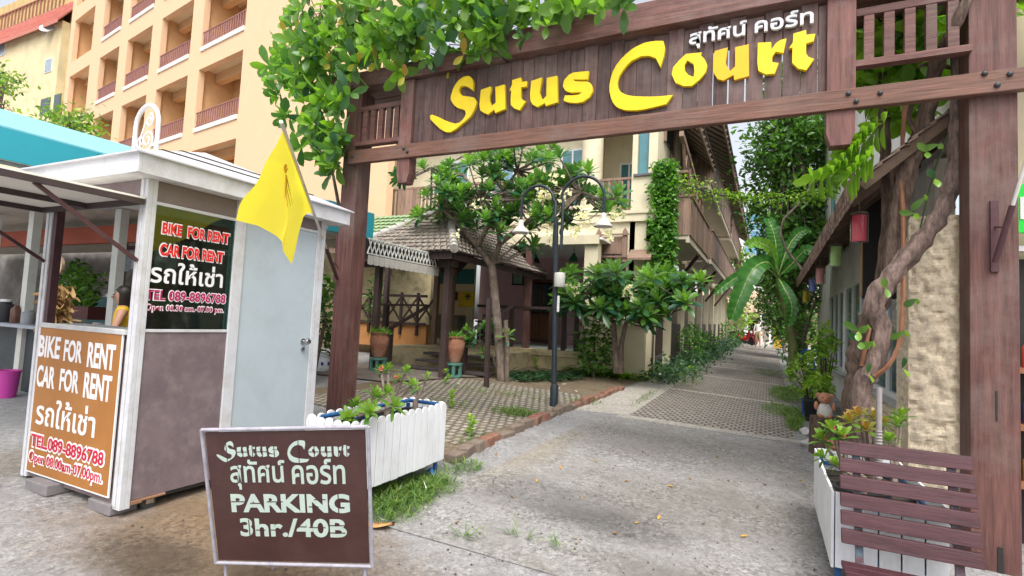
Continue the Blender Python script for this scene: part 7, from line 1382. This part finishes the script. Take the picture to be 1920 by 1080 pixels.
def motorbike(loc, rz, label, col):
    T = thing('motorbike', label, 'motorbike', loc, 'motorbikes at the lane end'); x, y, z = loc; A = lambda a, b, c: np.array([x+a, y+b, z+c]); red = mat(*col)
    for a in (-.62, .62):
        k = MB(); k.lathe(A(a, 0, .3), [(.2, -.05), (.27, -.06), (.3, -.03), (.3, .03), (.27, .06), (.2, .05), (.2, -.05)], 20, axis='y'); w_ = k.build('wheel', mat('rubber'), T, smooth=True); k = MB(); k.lathe(A(a, 0, .3), [(.04, -.06), (.05, 0), (.04, .06)], 10, axis='y')
        for i in range(5): an = i*2*PI/5; k.bar(A(a, 0, .3), A(a+.2*math.cos(an), 0, .3+.2*math.sin(an)), .02, .03)
        k.build('rim', mat('steel'), w_)
    k = MB(); k.prism([A(*p) for p in ((-.75, -.13, .62), (-.35, -.13, .4), (.05, -.13, .3), (.3, -.13, .35), (.42, -.13, .75), (.5, -.13, .92), (.36, -.13, .9), (.2, -.13, .5), (-.1, -.13, .55), (-.4, -.13, .72), (-.8, -.13, .75))], [A(*p) for p in ((-.75, .13, .62), (-.35, .13, .4), (.05, .13, .3), (.3, .13, .35), (.42, .13, .75), (.5, .13, .92), (.36, .13, .9), (.2, .13, .5), (-.1, .13, .55), (-.4, .13, .72), (-.8, .13, .75))]); k.build('body', red, T, bevel=.03)
    k = MB(); k.obox(A(-.36, 0, .77), (.36, 0, .02), (0, .13, 0), (0, 0, .05)); k.build('seat', dark, T, bevel=.03)
    k = MB(); k.tube([A(.62, 0, .3), A(.45, 0, .95)], .03, 8); k.tube([A(.36, -.33, 1.02), A(.43, -.15, .98), A(.43, .15, .98), A(.36, .33, 1.02)], .018, 8); k.tube([A(.4, -.25, 1.0), A(.42, -.28, 1.18)], .01, 6); k.tube([A(.4, .25, 1.0), A(.42, .28, 1.18)], .01, 6); k.ball(A(.42, -.29, 1.2), (.02, .06, .04), 8); k.ball(A(.42, .29, 1.2), (.02, .06, .04), 8); k.build('handlebar', black_metal, T, smooth=True)
    k = MB(); k.ball(A(.54, 0, .86), (.06, .09, .09), 12); k.build('headlight', mat('lamp_clear'), T, smooth=True)
    k = MB(); k.prism([A(.82, -.07, .5), A(.95, -.07, .3), A(.86, -.07, .34), (A(.7, -.07, .6))], [A(.82, .07, .5), A(.95, .07, .3), A(.86, .07, .34), A(.7, .07, .6)]); k.build('mudguard', red, T)
    T.rotation_euler = (0, 0, rz); return T
for px, py, y, rz, lb, col in ((1398, 641, 38.5, -.9, 'red motorbike parked at the left of the lane end', ('bike_red', (.5, .02, .03), .3, .05)), (1410, 640, 39.8, -1.2, 'dark red motorbike parked behind the first one', ('bike_dark_red', (.28, .02, .03), .3, .05)), (1384, 638, 40.5, -.7, 'black motorbike farthest left at the lane end', ('bike_black', (.04, .04, .05), .3, .05))):
    p = P(px, py, y); motorbike((p[0], y, float(H(p[0], y))), rz, lb, col)
# ---------------------------------------------------------------- people
def person(label, loc, height, rz, bones, colours, hair_len, group=None):
    """one continuous skinned body; colours by height band"""
    T = thing('person', label, 'person', loc, group); s = height/1.7; names = list(bones); idx = {n: i for i, n in enumerate(names)}
    me = bpy.data.meshes.new('body'); me.from_pydata([tuple(np.array(bones[n][0])*s) for n in names], [(idx[bones[n][2]], idx[n]) for n in names if bones[n][2]], [])
    ob = bpy.data.objects.new('body', me); COL.objects.link(ob); md = ob.modifiers.new('skin', 'SKIN'); md.use_smooth_shade = True
    for n in names:
        v = me.skin_vertices[0].data[idx[n]]; r = bones[n][1]; v.radius = (r[0]*s, r[1]*s) if isinstance(r, tuple) else (r*s, r*s); v.use_root = n == 'pelvis'
    ob.modifiers.new('sub', 'SUBSURF').levels = 2; ob.modifiers['sub'].render_levels = 2
    dg = bpy.context.evaluated_depsgraph_get(); m2 = bpy.data.meshes.new_from_object(ob.evaluated_get(dg)); bpy.data.objects.remove(ob); bpy.data.meshes.remove(me)
    o = bpy.data.objects.new('body', m2); COL.objects.link(o); o.parent = T; m2.materials.clear(); WL[o] = tuple(loc)
    for _, m in colours: m2.materials.append(m)
    for p in m2.polygons:
        c = p.center/s; p.use_smooth = True
        for i, (fn, _) in enumerate(colours):
            if fn(c): p.material_index = i; break
    h = np.array(bones['head'][0])*s; k = MB(); L0 = np.array(loc)
    k.ball(L0+h+np.array([0, .02*s, .025*s]), np.array([.088, .103, .118])*s, 16); k.v = [(x, y, z) for x, y, z in k.v]
    hv = np.array(k.v); front = (hv[:, 1] < L0[1]+h[1]-.045*s) & (hv[:, 2] < L0[2]+h[2]+.07*s); hv[front, 1] = L0[1]+h[1]-.03*s
    low = hv[:, 2] < L0[2]+h[2]-.05*s; hv[low & ~front, 2] -= hair_len*s; k.v = [tuple(q) for q in hv]; k.build('hair', mat('hair_black', (.018, .013, .011), .45, .2, 30), T, smooth=True)
    for a in (-.033, .033): k = MB(); k.ball(L0+h+np.array([a*s, -.092*s, .012*s]), np.array([.013, .008, .008])*s, 8); k.build('eye', dark, T)
    k = MB(); k.ball(L0+h+np.array([0, -.1*s, -.018*s]), np.array([.013, .018, .02])*s, 8); k.ball(L0+h+np.array([0, -.088*s, -.05*s]), np.array([.024, .01, .009])*s, 8); k.build('face', mat('skin_dark', (.36, .17, .11), .5, .05), T, smooth=True)
    T.rotation_euler = (0, 0, rz); return T
def skeleton(stride=0., arm=None):
    b = {'pelvis': ((0, 0, .93), (.15, .11), None), 'waist': ((0, 0, 1.08), (.13, .095), 'pelvis'), 'chest': ((0, 0, 1.28), (.155, .11), 'waist'), 'neck0': ((0, .01, 1.41), (.08, .07), 'chest'), 'neck': ((0, .0, 1.47), .052, 'neck0'), 'head': ((0, -.012, 1.585), (.078, .095), 'neck'), 'crown': ((0, .0, 1.665), (.06, .072), 'head')}
    for sd, n in ((-1, 'l'), (1, 'r')):
        st = stride*sd; b['hip'+n] = ((.09*sd, 0, .88), .092, 'pelvis'); b['knee'+n] = ((.1*sd, -.1*max(0, st)-.03-st*.3, .49), .06, 'hip'+n); b['calf'+n] = ((.1*sd, -st*.42+.02, .3), .055, 'knee'+n); b['ankle'+n] = ((.1*sd, -st*.55+.03, .075), .037, 'calf'+n); b['toe'+n] = ((.11*sd, -st*.55-.13, .03), .033, 'ankle'+n)
        b['sh'+n] = ((.17*sd, .01, 1.38), .056, 'neck0'); e, hnd = (arm or {}).get(n, ((.24*sd, .04+st*.2, 1.12), (.25*sd, -.06+st*.3, .88)))
        b['elb'+n] = (e, .04, 'sh'+n); b['wr'+n] = (hnd, .027, 'elb'+n); d = np.array(hnd)-np.array(e); d = d/np.linalg.norm(d); q = np.array(hnd); b['palm'+n] = (tuple(q+d*.06), (.036, .018), 'wr'+n); sx = np.cross(d, [0, 1., 0]); sx = sx/np.linalg.norm(sx)
        for i, (off, ln) in enumerate(((-.03, .055), (-.01, .07), (.01, .066), (.03, .05))): b[f'f{i}{n}'] = (tuple(q+d*(.07+ln)+sx*off+np.array([0, -.015, 0])), .008, 'palm'+n)
        b['th'+n] = (tuple(q+d*.06+sx*.05+np.array([0, -.03, 0])), .009, 'palm'+n)
    return b
skin = mat('skin', (.45, .24, .155), .5, .05, 6)
tee = mat('tee_pale', (.62, .6, .58), .8, .08); shorts = mat('shorts_tan', (.36, .28, .15), .8, .1); yel_top = mat('top_yellow', (.62, .38, .015), .8, .1); trous = mat('trousers_dark', (.04, .04, .06), .8)
hd = lambda c: c[2] > 1.45
arms = lambda c: abs(c[0]) > .235 or (abs(c[0]) > .2 and c[2] < 1.12 and c[2] > .7)
p = P(1421, 646, 38.0); person('person in a pale shirt and tan shorts walking at the lane end', (p[0], 37.6, float(H(p[0], 37.6))), 1.7, .15, skeleton(.3), [(hd, skin), (arms, skin), (lambda c: c[2] > .98, tee), (lambda c: c[2] > .52, shorts), (lambda c: c[2] < .06, dark), (lambda c: True, skin)], .0)
p = at_y(229, 585, 3.95); person('person in a yellow sleeveless top standing behind the booth', (p[0], 3.95, float(H(p[0], 3.95))), at_y(229, 538, 3.95)[2]-float(H(p[0], 3.95))+.0, -.55, skeleton(0, {'l': ((-.26, -.08, 1.13), (-.2, -.3, 1.16)), 'r': ((.26, -.06, 1.12), (.2, -.28, 1.14))}), [(hd, skin), (lambda c: abs(c[0]) > .165 and c[2] > 1.0, skin), (lambda c: c[2] > 1.35 and abs(c[0]) < .05, skin), (lambda c: c[2] > .95, yel_top), (lambda c: True, trous)], .2)
